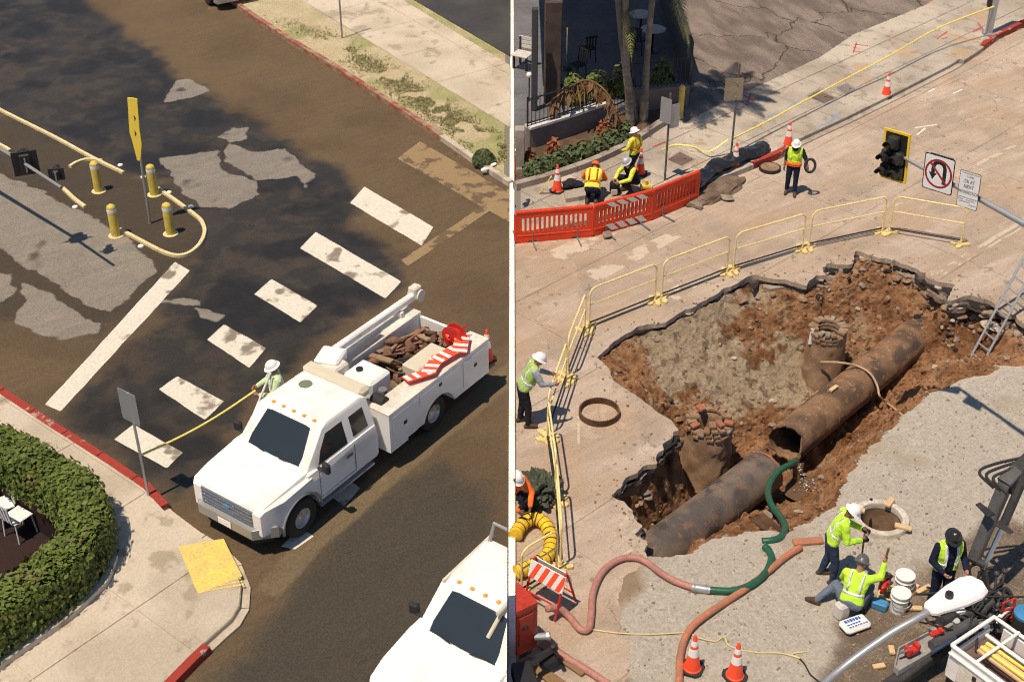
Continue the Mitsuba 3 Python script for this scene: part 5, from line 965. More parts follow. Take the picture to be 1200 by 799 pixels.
for i in range(44):
    x, y, z = rr.uniform(-5.55, -3.85), rr.uniform(-.58, .40), .82+.16*rr.random()+.22*(i > 14)+.12*(i > 30)
    R_ = TR@rotz(rr.uniform(0, 3.1))@roty(rr.uniform(-.5, .5))
    if i % 3: solo('scrap_wood', box(bed(x, y, z), (rr.uniform(.3, .75), rr.uniform(.03, .14), rr.uniform(.02, .06)), R_, .01), scrap_m[i % 3], f'{["short", "long"][int(rr.random()*2)]} {["dark brown", "tan", "rusty"][i % 3]} scrap wood piece in the heap on the utility truck', 'scrap wood', 'scrap heap on the utility truck')
    else: solo('scrap_sack', xf(rock((0, 0, 0), rr.uniform(.11, .19), i+40, (1.3, .8, .6)), bed(x, y, z), R_), 'scrap_brown', 'crumpled brown sack in the heap on the bed of the utility truck', 'sack', 'sacks on the utility truck', smooth=25)
for i, (m_, w_) in enumerate([('scrap_brown', 'brown'), ('black_rubber', 'black'), ('scrap_tan', 'tan'), ('hose_salmon', 'salmon'), ('rust_dark', 'rusty brown')]):
    c_ = [bed(rr.uniform(-5.5, -3.9), rr.uniform(-.55, .45), 1.02+.25*rr.random()) for _ in range(9)]; solo('tangled_hose', tube(spline(c_, 9), .020+.006*(i % 3), 7), m_, f'{w_} hose tangled over the heap on the bed of the utility truck', 'hose', smooth=True)
solo('storage_crate', box(bed(-4.45, .50, 1.22), (.95, .42, .40), TR, .03), 'beige_box', 'beige crate on the utility truck beside the orange boards', 'crate')
solo('black_sheet', xf(rock((0, 0, 0), .5, 77, (1.25, .22, .2), 3, .8), bed(-4.5, .22, 1.16), TR), 'black_plastic', 'crumpled black sheet between scrap heap and beige crate on the truck', 'sheet', smooth=25)
for i in range(4):
    q = thing('barricade_board', f'orange and white striped board stacked on the truck side, number {["one from the cab", "two from the cab", "three from the cab", "four at the back"][i].split()[0]} from the cab' if False else ['striped orange board on the truck side nearest the cab', 'striped orange board on the truck side, second from the cab', 'striped orange board on the truck side, third from the cab', 'striped orange board on the truck side nearest the tail'][i], 'barricade board', 'striped boards on the utility truck')
    Rb_ = TR@rotz([-.45, .30, -.12, .55][i])@rotx(.25-.1*i); c_ = bed(-3.85-.42*i, .84+.02*i, 1.44+.02*i); part(q, 'board', box(c_, (.62, .30, .035), Rb_, .008), 'cone_orange'); part(q, 'stripe', cat(*[box(c_+Rb_@V(x, 0, .019), (.09, .29, .004), Rb_@rotz(.0)) for x in (-.18, .06, .25)]), 'white_plastic', False)
solo('cable_reel', cat(*[cyl(bed(-5.35+.16*k, .62, 1.50), bed(-5.33+.16*k, .62, 1.50), .25, n=18) for k in range(2)], cyl(bed(-5.35, .62, 1.5), bed(-5.19, .62, 1.5), .14, n=14)), 'red_paint', 'dull red cable reel at the rear left corner of the utility truck', 'cable reel')
rf = thing('barricade_stand', 'red steel barricade frame thrown on the rear of the utility truck', 'barricade')
for i in range(7): a_ = bed(-5.0-.5*rr.random(), .35+.6*rr.random(), 1.35+.25*rr.random()); b_ = bed(-5.0-.6*rr.random(), .25+.7*rr.random(), 1.45+.3*rr.random()); part(rf, 'tube', cyl(a_, b_, .022, n=6), 'cone_orange' if i % 2 else 'red_paint')
cone(0, 0, 'orange cone riding on the rear bumper of the utility truck', base=bed(-5.93, .93, .66))
# the second truck, lower edge
t2 = thing('pickup_truck', 'white pickup truck with a roof rack parked at the bottom edge', 'truck'); put2 = make_truck(t2, TO+TR@V(0, 5.62, 0), 1.80, -.075)
put2('rack_rail', [cyl((-1.0, .42, 1.86), (-3.2, .42, 1.90), .035, n=8), cyl((-.85, .35, 1.45), (-1.2, .42, 1.86), .035, n=8), cyl((-1.35, .42, 1.86), (-1.35, .42, 1.77), .02, n=6)], 'beige_box'); put2('roof_trim', box((-1.8, -.72, 1.79), (1.3, .05, .04)), 'beige_box', False); put2('rack_post', [cyl((-2.3, -.68, 1.75), (-2.45, -.68, 2.05), .03, n=8), cyl((-2.45, -.7, 2.05), (-2.45, .7, 2.05), .03, n=8)], 'truck_grey')
# ------------------------------------------------------------------ traffic island with bollards
speck('kerb_yellow', (0.70, 0.58, 0.32), (0.60, 0.48, 0.26), 5, 0.5, 0.75); speck('bollard_yellow', (0.66, 0.50, 0.08), (0.55, 0.42, 0.10), 7, 0.5, 0.55)
isl = thing('traffic_island', 'low traffic island edged with yellow kerb around the four bollards', 'traffic island')
k1 = PL([(-60, 98), (0, 130), (60, 160), (110, 187), (145, 204)]); k1b = PL([(185, 222), (205, 236), (228, 253), (237, 262), (240, 274), (234, 288), (222, 298), (208, 301), (192, 297), (170, 286), (140, 270)])
k2 = PL([(-60, 140), (0, 171), (12, 178)]); k3 = PL([(74, 222), (88, 235), (100, 244)]); k4 = PL([(82, 197), (90, 192), (104, 188), (120, 190)])
for q in (k1, k1b, k2, k3, k4):
    L = LineString(spline([(*p, 0) for p in q], 5)[:, :2]); n = max(1, int(L.length/1.6))
    for i in range(n): part(isl, 'kerb_stone', ext(shapely.ops.substring(L, L.length*i/n+.006, L.length*(i+1)/n-.006).buffer(.045, cap_style=2), -.02, .07), 'kerb_yellow', False)
def bollard(px, py, label, h=.78):
    t = thing('bollard', label, 'bollard', 'yellow bollards on the traffic island'); c = G(px, py); part(t, 'post', lathe([(.115, 0), (.115, h), (.10, h+.045), (.06, h+.075), (0, h+.085)], 20, c), 'bollard_yellow', 40); part(t, 'base_plate', lathe([(0, .012), (.19, .012), (.19, 0)], 16, c), 'kerb_yellow'); part(t, 'band', lathe([(.116, h-.12), (.119, h-.115), (.119, h-.03), (.116, h-.025)], 20, c), 'reflective', 40)
for x, y, w in [(116, 224, 'upper left'), (136, 276, 'lower left'), (181, 228, 'upper right, beside the leaning yellow marker'), (200, 274, 'lower right')]: bollard(x, y, f'yellow bollard at the {w} of the traffic island')
for i, (x, y) in enumerate([(141, 194), (168, 208), (198, 226), (224, 243), (88, 243), (137, 275), (165, 289)]): solo('road_stud', lathe([(.075, 0), (.07, .025), (.04, .045), (0, .05)], 14, G(x, y)+V(0, 0, .002)), 'white_plastic', f'round white road stud {["at the inner end of the long upper kerb", "just left of the upper right bollard", "behind the lower right bollard", "near the rounded nose of the island", "below the short kerb piece at the left", "at the foot of the lower left bollard", "along the lower kerb toward the nose"][i]}', 'road stud', 'road studs round the traffic island', smooth=40)
mk = thing('island_marker', 'tall yellow marker board with black arrow marks standing on the traffic island', 'marker board'); mb = G(176, 262); top = mb+V(.03, .02, 3.4); part(mk, 'post', cyl(mb, mb+V(.03, .02, 1.95), .035, n=10), 'truck_grey')
Rm = rotz(.55)@roty(.10); bdm = part(mk, 'board', ext(Polygon([(-.13, 0), (.02, 0), (.14, .45), (.16, 1.0), (-.10, 1.0), (-.15, .5)]), -.012, .012), 'marker_yellow') if False else None
paint('marker_yellow', (0.88, 0.66, 0.08), 0.45); Rv = rotz(-.25)@np.array([[1, 0, 0], [0, 0, -1.0], [0, 1, 0]])
bdm = part(mk, 'board', xf(ext(Polygon([(-.06, 0), (.02, 0), (.13, .45), (.14, .9), (.21, 1.65), (-.04, 1.65), (-.14, .75), (-.11, .55)]), -.012, .012), mb+V(.0, .0, 1.75), Rv), 'marker_yellow'); part(bdm, 'arrow', xf(cat(*[ext(Polygon([(.0+.05*k, .65+.4*k), (.05+.05*k, .73+.4*k), (.0+.05*k, .81+.4*k)]), .0125, .0150) for k in range(2)]), mb+V(0, 0, 1.75), Rv), 'black_metal', False)
# ------------------------------------------------------------------ corner: hedge, patio, sign, tactile pad
leafm = mix
grain('hedge_leaf', lambda p, n, uv: mix(mix((0.055, 0.085, 0.014), (0.150, 0.185, 0.036), noise(p.x*7, p.y*7, p.z*7)), (0.17, 0.13, 0.045), smoothstep(0.62, 0.75, fbm(p.x*2.2, p.y*2.2, p.z*2.2, 3))*0.7)*(0.7+0.6*noise(p.x*30, p.y*30, p.z*30)), 0.6)
grain('twig_dark', lambda p, n, uv: mix((0.10, 0.070, 0.038), (0.16, 0.12, 0.07), noise(p.x*9, p.y*9, p.z*9)), 0.9)
def leaves(poly_fn, n, size, seed, elong=1.8):
    r = np.random.default_rng(seed); P, N = poly_fn(r, n); a = r.normal(size=(n, 3)); a -= N*np.einsum('ij,ij->i', a, N)[:, None]; a /= np.linalg.norm(a, axis=1, keepdims=True); N2 = N+r.normal(size=(n, 3))*.45; b = np.cross(N2, a); b /= np.linalg.norm(b, axis=1, keepdims=True)
    s = size*r.uniform(.6, 1.3, n)[:, None]; c = np.cross(a, b); lift = r.uniform(0, .5, n)[:, None]
    v = np.stack([P-a*s*elong/2, P+b*s*.5+c*s*.15, P+a*s*elong/2+c*s*lift, P-b*s*.5+c*s*.15], 1).reshape(-1, 3); k = np.arange(n)*4
    return trimesh.Trimesh(v, np.vstack([np.stack([k, k+1, k+2], 1), np.stack([k, k+2, k+3], 1)]), process=False)
HL = LineString(hgl)
def hedge_pts(r, n):
    s = r.uniform(0, HL.length, n); Q = np.array([HL.interpolate(x).coords[0] for x in s]); Q2 = np.array([HL.interpolate(min(x+.05, HL.length)).coords[0] for x in s]); t = Q2-Q; t /= np.maximum(np.linalg.norm(t, axis=1, keepdims=True), 1e-9); nn = np.stack([-t[:, 1], t[:, 0]], 1)
    u = r.uniform(0, 1, n); hw, hh = .35, .85; bump = .25*(meshkit.fbm(np.column_stack([Q*1.3, s*0]), 3, 4)-.5)
    ang = np.where(u < .55, r.uniform(-1, 1, n), 0); side = np.where(u < .55, 0, np.where(u < .78, 1, -1)); z = np.where(side == 0, hh+bump+r.normal(size=n)*.045-.10*np.abs(ang)**3, r.uniform(.05, hh, n)); off = np.where(side == 0, ang*hw, side*(hw+r.normal(size=n)*.05+bump*.5))
    P = np.column_stack([Q+nn*off[:, None], z+.13]); N = np.where((side == 0)[:, None], np.array([0, 0, 1.0]), np.column_stack([nn*side[:, None], n*[0.3]])); return P, N/np.linalg.norm(N, axis=1, keepdims=True)
hd = thing('hedge', 'clipped green hedge bending round the dark patio corner', 'hedge'); part(hd, 'core', ext(HL.buffer(.29, cap_style=2), .10, .88), 'twig_dark', False); part(hd, 'foliage', leaves(hedge_pts, 24000, .058, 3), 'hedge_leaf', False)
speck('patio_floor', (0.030, 0.010, 0.008), (0.012, 0.008, 0.007), 1.5, 0.5, 0.8); struct('patio', ext(max(geoms(patio), key=lambda g: g.area), -.6, -.55), 'patio_floor')  # near-black floor and wall colour stands in for shade in the sunk recess
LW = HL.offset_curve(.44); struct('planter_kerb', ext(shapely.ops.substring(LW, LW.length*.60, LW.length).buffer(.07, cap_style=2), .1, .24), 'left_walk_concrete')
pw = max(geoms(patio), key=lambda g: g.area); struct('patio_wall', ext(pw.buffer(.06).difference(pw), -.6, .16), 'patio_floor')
def chair(px, py, yaw, label, m='white_plastic', z=-.548, g='white patio chairs behind the hedge', cat_='chair'):
    t = thing('patio_chair', label, cat_, g); c = G(px, py, z); R = rotz(yaw)
    part(t, 'seat', xf(box((0, 0, .44), (.42, .42, .035), b=.012), c, R), m); part(t, 'backrest', xf(cat(*[box((x, -.22-.03, .68), (.05, .02, .44), rotx(.12)) for x in (-.15, -.05, .05, .15)], box((0, -.27, .88), (.42, .03, .07), b=.01)), c, R), m)
    for x in (-.18, .18):
        for y in (-.18, .18): part(t, 'leg', xf(cyl((x, y, .44), (x*1.15, y*1.15, 0), .018, n=6), c, R), m)
chair(6, 612, 2.2, 'white patio chair at the left picture edge in the dark recess'); chair(25, 625, -.6, 'white patio chair farther right behind the hedge')
sg = thing('sign_post', 'street sign seen edge-on on a thin post at the left kerb', 'street sign'); sp0 = G(174, 580, .13); part(sg, 'post', cyl(sp0, sp0+V(-.02, 0, 2.35), .027, n=8), 'galvanised'); Rg = rotz(-.62)@np.array([[1, 0, 0], [0, 0, -1.0], [0, 1, 0]])
part(sg, 'plate', xf(ext(sbox(-.23, -.34, .23, .34).buffer(-.03).buffer(.03), -.006, .006), sp0+V(-.06, .03, 2.02), Rg), 'galvanised'); part(sg, 'face', xf(ext(sbox(-.21, -.32, .21, .32).buffer(-.03).buffer(.03), -.0095, -.0065), sp0+V(-.06, .03, 2.02), Rg), 'white_plastic'); part(sg, 'bolt', cat(*[ball(sp0+V(-.03, .03, 2.02+z), .018, 1) for z in (-.2, .2)]), 'steel')
tp0, tp1 = gK+rotz(D(200)-math.pi/2)@V(.03, .42, 1.14), sp0+V(0, 0, .95); solo('caution_tape', tube(np.array([tp0+(tp1-tp0)*k/14-V(0, 0, .10*math.sin(math.pi*k/14)) for k in range(15)]), .022, 6), 'tape_yellow', 'yellow caution tape strung from the sign post to the worker at the truck', 'caution tape', smooth=True)
paint('tape_yellow', (0.85, 0.68, 0.16), 0.5); pole0 = gK+rotz(D(200)-math.pi/2)@V(-.10, .42, 1.5); solo('white_pole', cyl(gK+V(-.52, -.55, .6), gK+V(-.05, -.2, 1.62), .022, n=8), 'white_plastic', 'thin white pole held upright beside the worker and the truck windscreen', 'pole')
tpp = [(209, 640), (262, 631), (284, 675), (232, 696)]; tpd = thing('tactile_pad', 'yellow tactile paving pad on the corner ramp', 'tactile pad'); tpoly = Polygon(PL(tpp, .135)); speck('pad_yellow', (0.74, 0.54, 0.13), (0.62, 0.47, 0.16), 5, 0.5, 0.7); part(tpd, 'plate', ext(tpoly, .1352, .142), 'pad_yellow', False)
q0, q1, q3 = np.array(G2(*tpp[0], .135)), np.array(G2(*tpp[1], .135)), np.array(G2(*tpp[3], .135)); dm = [lathe([(.024, .141), (.018, .147), (0, .149)], 8, (*(q0+(q1-q0)*(i+.5)/16+(q3-q0)*(j+.5)/16), 0)) for i in range(16) for j in range(16)]; part(tpd, 'domes', cat(*dm), 'pad_yellow', True, kind='stuff')
# ------------------------------------------------------------------ far side of the left street
pq = G(401, 45, .11); solo('thin_post', cyl(pq, pq+V(0, 0, 3.2), .03, n=8), 'truck_grey', 'thin grey post standing in the parkway strip at the top edge', 'post')
bb_ = G(567, 190, .11); dsh = thing('leafy_clump', 'dark round leafy clump in the parkway with two white stones beside it', 'shrub')  # leafy clump built for an unidentified dark round spot
def ball_pts(r, n):
    d = r.normal(size=(n, 3)); d[:, 2] = np.abs(d[:, 2]); d /= np.linalg.norm(d, axis=1, keepdims=True); return bb_+d*r.uniform(.7, 1.0, n)[:, None]*np.array([.33, .33, .36]), d
part(dsh, 'foliage', leaves(ball_pts, 1500, .05, 4), 'shrub_leaf', False); part(dsh, 'stem', cyl(bb_, bb_+V(0, 0, .3), .04, n=8), 'twig_dark')
for x, y, w in ((568, 199, 'left'), (578, 193, 'right')): solo('stone', rock(G(x, y, .15), .09, x, (1.3, .8, .6)), 'white_concrete', f'small white stone at the foot of the dark round leafy clump, {w} one', 'stone')
gt = []
def grass_pts(r, n):
    P = []
    L = LineString(PL([(318, 25), (360, 40), (420, 72), (480, 112), (540, 152), (592, 190)]))
    while len(P) < n:
        q = L.interpolate(L.length*math.sqrt(r.random())); x, y = q.x+r.normal()*.28, q.y+r.normal()*.28
        if x < -.15 and meshkit.fbm(np.array([x*1.4, y*1.4, 0]), 3, 5) > .42: P.append((x, y, .11+r.random()*.06))
    N = r.normal(size=(n, 3)); N[:, 2] = np.abs(N[:, 2])*.4; return np.array(P), N/np.linalg.norm(N, axis=1, keepdims=True)
speck('dry_grass', (0.22, 0.23, 0.09), (0.38, 0.33, 0.18), 3, 0.6, 0.8); solo('grass', leaves(grass_pts, 4500, .035, 8, 3.0), 'dry_grass', 'dry tufted grass on the parkway strip beside the faded red kerb', 'grass', smooth=False, kind='stuff')
cf = G(282, 12, .0); pc = thing('parked_car', 'silver car at the top edge, only its bumper corner showing', 'car'); Rc = rotz(math.atan2(*(G(300, 26)-G(250, -8))[[1, 0]]))
def pcp(nm, m, mat, sm=30): part(pc, nm, xf(m, cf+V(-.1, .35, 0), Rc), mat, sm)
pcp('body', cat(hull(slab(.0, -4.2, .78, .80, .28, .70)+slab(.12, -4.3, .6, .7, .35, .62)), hull(slab(-1.0, -4.0, .78, .78, .68, .72)+slab(-1.7, -3.6, .60, .62, 1.30, 1.36))), 'chrome_paint'); paint('chrome_paint', (0.62, 0.62, 0.62), 0.2, 0.7, coat=1.0)
pcp('bumper', hull(slab(.05, -.2, .80, .84, .24, .46)+slab(.16, .1, .6, .7, .28, .42)), 'chrome_paint'); pcp('windscreen', hull([(-1.02, s*.70, .73) for s in (-1, 1)]+[(-1.68, s*.58, 1.29) for s in (-1, 1)]+[(-1.1, s*.70, .70) for s in (-1, 1)]), 'dark_glass', False)
for s in (-1, 1):
    pcp('headlight', box((.05, s*.60, .56), (.12, .28, .12), b=.03), 'lamp_clear')
    for x in (-.75, -3.4): pcp('wheel', lathe([(0, -.09), (.28, -.10), (.32, -.06), (.32, .06), (.28, .10), (0, .09)], 24, (x, s*.76, .32), rotx(math.pi/2)), 'black_rubber', 40)

# added signals on an arm over the island, hung low to shorten their shadow
za = 2.4; la, lb, lm = G(-60, 140, za), G(20, 186, za), G(72, 220, za); la2 = la+(la-lb)*1.2
lma = thing('mast_arm', 'added thin signal mast arm reaching in from the left edge over the traffic island', 'mast arm'); part(lma, 'arm', tube(np.array([la2, la, lb, lm]), [.08, .06, .045, .035], 12), 'truck_grey', True); part(lma, 'pole', tube(np.array([la2+V(0, 0, .2), la2*V(1, 1, .5), la2*V(1, 1, 0)]), [.10, .12, .15], 12), 'truck_grey', True)
paint('signal_black_back', (0.014, 0.014, 0.015), 0.6)
for (px, py, w, h, yw, lab) in [(30, 192, .58, .60, .35, 'added black traffic signal seen from behind, larger one on the left mast arm'), (66, 205, .36, .30, .15, 'added black traffic signal seen from behind at the tip of the left mast arm')]:
    t = thing('traffic_signal', lab, 'traffic signal'); c = G(px, py, za-.02); R = rotz(yw); part(t, 'backplate', xf(box((0, .03, 0), (w, .02, h), b=.005), c, R), 'signal_black_back', False); part(t, 'housing', xf(box((0, .12, 0), (w*.5, .16, h*.92), b=.03), c, R), 'signal_black_back', False); part(t, 'back_cover', xf(box((0, -.03, 0), (w*.45, .10, h*.86), b=.03), c, R), 'signal_black_back', False); part(t, 'bracket', xf(cyl((0, -.09, -h*.3), (0, -.09, h*.3), .02, n=6), c, R), 'truck_grey')
    for k in range(3): part(t, 'visor', xf(cyl((0, .18, h*.3*(k-1)), (0, .34, h*.3*(k-1)-.02), h*.14, h*.14, 14, False), c, R), 'signal_black_back', 40)

# ------------------------------------------------------------------ upper right: planter, patio in the shade, palms
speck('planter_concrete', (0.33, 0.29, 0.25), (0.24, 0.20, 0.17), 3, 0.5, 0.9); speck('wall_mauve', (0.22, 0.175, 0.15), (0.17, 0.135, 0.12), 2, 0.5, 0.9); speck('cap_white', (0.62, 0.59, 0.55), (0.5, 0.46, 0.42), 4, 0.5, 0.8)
ZP = .135
bed_line = [p for p in PL([(603, 221), (640, 211), (690, 194), (735, 173), (766, 153), (796, 134)], ZP)]; BL = LineString(spline([(*p, 0) for p in bed_line], 6)[:, :2]); labels['planter_kerb_stones'] = {'kind': 'structure'}; n = int(BL.length/.9)
del labels['planter_kerb_stones']; pk = thing('planter', 'curved planter with pale kerb round the shrubs below the iron fence', 'planter')
for i in range(n):
    g = shapely.ops.substring(BL, BL.length*i/n+.008, BL.length*(i+1)/n-.008).buffer(.10, cap_style=2); part(pk, 'kerb_stone', ext(g, .1, .30), 'planter_concrete', False)
speck('bed_soil', (0.07, 0.045, 0.03), (0.12, 0.08, 0.05), 4, 0.5, 0.95)
wl = PL([(600, 172), (618, 176), (660, 163), (708, 146)], ZP); part(pk, 'bed', ext(Polygon(list(BL.coords)+[G2(805, 118, ZP), G2(760, 118, ZP)]+wl[::-1]).buffer(0).intersection(sbox(X0, 20, 40, 80)), .1, .20), 'bed_soil', False)
WL_ = LineString(wl[1:]); rw = thing('garden_wall', 'low mauve garden wall with a white cap behind the shrubs', 'wall'); part(rw, 'wall', ext(WL_.buffer(.10, cap_style=2), .1, .78), 'wall_mauve', False)
n = 7
for i in range(n): part(rw, 'cap_stone', ext(shapely.ops.substring(WL_, WL_.length*i/n+.004, WL_.length*(i+1)/n-.004).buffer(.15, cap_style=2), .781, .85), 'cap_white', False)
pl_ = thing('pillar', 'grey wall pillar at the left end of the garden wall', 'pillar'); pp_ = G(609, 200, ZP); part(pl_, 'shaft', box(pp_+V(.0, 0, .62), (.26, .30, 1.25), b=.02), 'planter_concrete'); part(pl_, 'foot', box(pp_+V(0.02, 0, .08), (.34, .42, .16), b=.02), 'planter_concrete')
def iron_fence(a, b, z0, h, label, gap=.13):
    A, B = np.array([*a, z0]), np.array([*b, z0]); L = np.linalg.norm(B-A); d = (B-A)/L; t = thing('iron_fence', label, 'iron fence')
    for z in (.08, h-.08): part(t, 'rail', cyl(A+V(0, 0, z), B+V(0, 0, z), .022, n=6), 'black_metal', False)
    n = int(L/gap)
    for i in range(n+1): p = A+d*L*i/n; part(t, 'picket', cyl(p+V(0, 0, .0), p+V(0, 0, h), .012 if 0 < i < n else .03, n=6), 'black_metal', False)
iron_fence(wl[1], wl[2], .85, .85, 'black iron fence on the garden wall, left half'); iron_fence(wl[2], wl[3], .85, .85, 'black iron fence on the garden wall, right half under the dry frond')
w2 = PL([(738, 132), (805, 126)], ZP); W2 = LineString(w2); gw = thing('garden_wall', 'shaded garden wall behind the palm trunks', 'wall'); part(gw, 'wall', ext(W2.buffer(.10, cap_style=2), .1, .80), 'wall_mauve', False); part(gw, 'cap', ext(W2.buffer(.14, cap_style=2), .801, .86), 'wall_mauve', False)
iron_fence(w2[0], w2[1], .86, .85, 'black iron fence on the shaded wall behind the palms'); iron_fence(PL([(708, 146)], ZP)[0], w2[0], .5, 1.0, 'black iron fence joining the two garden walls')
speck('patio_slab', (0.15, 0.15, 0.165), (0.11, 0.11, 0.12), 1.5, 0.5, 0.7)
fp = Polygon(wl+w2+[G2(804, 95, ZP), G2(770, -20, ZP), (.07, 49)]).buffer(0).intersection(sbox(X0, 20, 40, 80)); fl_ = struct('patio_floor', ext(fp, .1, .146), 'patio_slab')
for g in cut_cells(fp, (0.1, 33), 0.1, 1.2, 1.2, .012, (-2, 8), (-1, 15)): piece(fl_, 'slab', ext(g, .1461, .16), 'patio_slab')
bld = thing('patio_building', 'dark patio building with an added unseen flat roof shading the terrace', 'building'); paint('dark_wall', (0.05, 0.05, 0.058), 0.7); paint('roof_grey', (0.25, 0.24, 0.23), 0.8)
part(bld, 'roof', ext(Polygon([(.10, 37.6), (4.6, 37.6), (4.5, 55), (.10, 55)]), 3.2, 3.4), 'roof_grey', False); part(bld, 'back_wall', box((2.4, 50.0, 1.7), (4.4, .2, 3.0)), 'dark_wall', False); part(bld, 'door', box((2.6, 49.88, 1.25), (1.1, .05, 2.1)), 'dark_glass', False)  # roof added out of view, shaped to drop its shade on the terrace
part(bld, 'column', box((*G2(647, 118, ZP), 1.7), (.50, .50, 3.05), b=.03), 'column_brown'); part(bld, 'slim_column', box((*G2(626, 130, ZP), 1.7), (.18, .18, 3.05), b=.02), 'dark_wall'); speck('column_brown', (0.05, 0.035, 0.03), (0.085, 0.06, 0.05), 4, 0.5, 0.8)
part(bld, 'shade_edge_wall', ext(LineString([G2(806, 100, ZP), G2(776, 2, ZP)]).buffer(.09, cap_style=2), .1, 1.5), 'dark_wall', False)  # dark wall added where the edge of a roof shadow runs
ht = thing('patio_heater', 'patio heater with a round pale disc on a thin pole in the shade', 'patio heater'); hp_ = G(664, 82, .16); part(ht, 'pole', cyl(hp_, hp_+V(0, 0, 1.45), .025, n=10), 'chrome'); part(ht, 'disc', lathe([(0, 1.52), (.10, 1.51), (.23, 1.45), (.23, 1.44), (0, 1.47)], 28, hp_), 'patio_slab', 40); part(ht, 'base', lathe([(0, .10), (.12, .09), (.17, 0), (0, 0)], 20, hp_), 'black_metal', 40)
def dchair(px, py, yaw, w): return chair(px, py, yaw, f'dark patio chair {w}', 'black_metal', .16, 'dark chairs on the shaded terrace')
dchair(688, 72, .4, 'directly right of the patio heater'); dchair(676, 92, 2.2, 'at the foot of the patio heater'); dchair(748, 62, -.5, 'between the palm trunks, farther back'); dchair(722, 108, 1.0, 'beside the iron fence corner')
def table(px, py, w):
    t = thing('patio_table', w, 'table'); c = G(px, py, .16); part(t, 'top', lathe([(0, .74), (.40, .74), (.40, .715), (0, .715)], 28, c), 'cap_white', 40); part(t, 'stem', cyl(c, c+V(0, 0, .72), .035, n=10), 'black_metal'); part(t, 'foot', lathe([(0, .03), (.25, .02), (.25, 0), (0, 0)], 20, c), 'black_metal')
table(750, 42, 'white round table among the palm trunks on the terrace'); table(764, 60, 'second white round table, nearer the added dark wall')
bn = thing('bench', 'white slatted bench at the left edge of the terrace', 'bench'); bc = G(612, 80, .16)
for k in range(4): part(bn, 'slat', xf(box((0, -.2+.13*k, .46), (.55, .11, .035), b=.006), bc, rotz(-.5)), 'cap_white')
for k in range(3): part(bn, 'back_slat', xf(box((0, .30, .60+.13*k), (.55, .03, .11), b=.006), bc, rotz(-.5)), 'cap_white')
for x in (-.22, .22): part(bn, 'leg', xf(cat(box((x, -.15, .22), (.06, .06, .44)), box((x, .28, .45), (.06, .05, .9))), bc, rotz(-.5)), 'black_metal')
gl = thing('garden_lamp', 'small round white garden lamp beside the slim dark column', 'lamp'); gc = G(620, 120, ZP); part(gl, 'post', cyl(gc, gc+V(0, 0, .78), .02, n=8), 'black_metal'); part(gl, 'globe', ball(gc+V(0, 0, .85), .085, 2), 'white_plastic', True)
# palms
def bark_fn(p, n, uv):
    r = noise(p.z*14+0.6*noise(p.x*4, p.y*4, p.z*3), p.x*1.5, p.y*1.5); return mix((0.13, 0.10, 0.082), (0.26, 0.215, 0.175), r)*(0.75+0.5*fbm(p.x*8, p.y*8, p.z*8, 3))
grain('palm_bark', bark_fn, 0.95, bump=lambda p, n, uv: noise(p.z*14, p.x*2, p.y*2), bscale=0.03)
grain('palm_green', lambda p, n, uv: mix((0.045, 0.070, 0.015), (0.16, 0.15, 0.03), noise(p.x*2, p.y*2, p.z*2)), 0.6); speck('dry_frond', (0.12, 0.062, 0.030), (0.20, 0.11, 0.052), 6, 0.5, 0.9)
def frond(p0, d, L, droop, seed, wid=.42, nl=34):
    r = np.random.default_rng(seed); pts = []; p = np.array(p0, float); d = np.array(d, float); d /= np.linalg.norm(d)
    for k in range(15):
        pts.append(p.copy()); p = p+d*L/14; d = d+V(0, 0, -droop/14*(.5+k/14)); d /= np.linalg.norm(d)
    P = np.array(pts); m = [tube(P, np.linspace(.022, .006, 15), 5)]; v = []; f = []
    for k in range(nl):
        s = .16+.82*k/nl; i = min(int(s*14), 13); q = P[i]+(P[i+1]-P[i])*(s*14-i); t = P[i+1]-P[i]; t /= np.linalg.norm(t); sd = np.cross(t, V(0, 0, 1)); sd /= max(np.linalg.norm(sd), 1e-6); l = wid*math.sin(math.pi*min(1, .2+s*.78))*r.uniform(.8, 1.1)
        for e in (-1, 1):
            tip = q+(sd*e*.8+t*.65+V(0, 0, -.35-.3*r.random()))*l; w_ = t*.022; k0 = len(v); v += [q-w_, q+w_, q*.4+tip*.6+w_*.9+V(0, 0, .03), tip, q*.4+tip*.6-w_*.9+V(0, 0, .03)]; f += [[k0, k0+1, k0+2], [k0, k0+2, k0+4], [k0+4, k0+2, k0+3]]
    return cat(m[0], trimesh.Trimesh(np.array(v), np.array(f), process=False))
def palm(base, top, label, seed, r0=.17, n=19, L=2.3):
    t = thing('palm_tree', label, 'palm tree'); base, top = np.array(base), np.array(top); pts = spline([base, base*.66+top*.34+V(-.08, 0, 0), base*.33+top*.67+V(-.05, 0, 0), top], 12); k = np.arange(len(pts))
    part(t, 'trunk', tube(pts, r0*(1.25-.45*np.minimum(1, k/8)+.03*np.sin(k*2.2)), 16), 'palm_bark', 60); part(t, 'crown_shaft', lathe([(.0, -.7), (.17, -.65), (.24, -.2), (.17, .15), (0, .3)], 14, top), 'dry_frond', 40); r = np.random.default_rng(seed)
    for i in range(n):
        a = i*2.399+seed; el = r.uniform(-.35, 1.1); part(t, 'frond', frond(top+V(0, 0, .1), (math.cos(a)*math.cos(el), math.sin(a)*math.cos(el), math.sin(el)), L*r.uniform(.85, 1.1), r.uniform(1.2, 2.0), seed*100+i), 'palm_green' if el > -.15 else 'dry_frond', False)
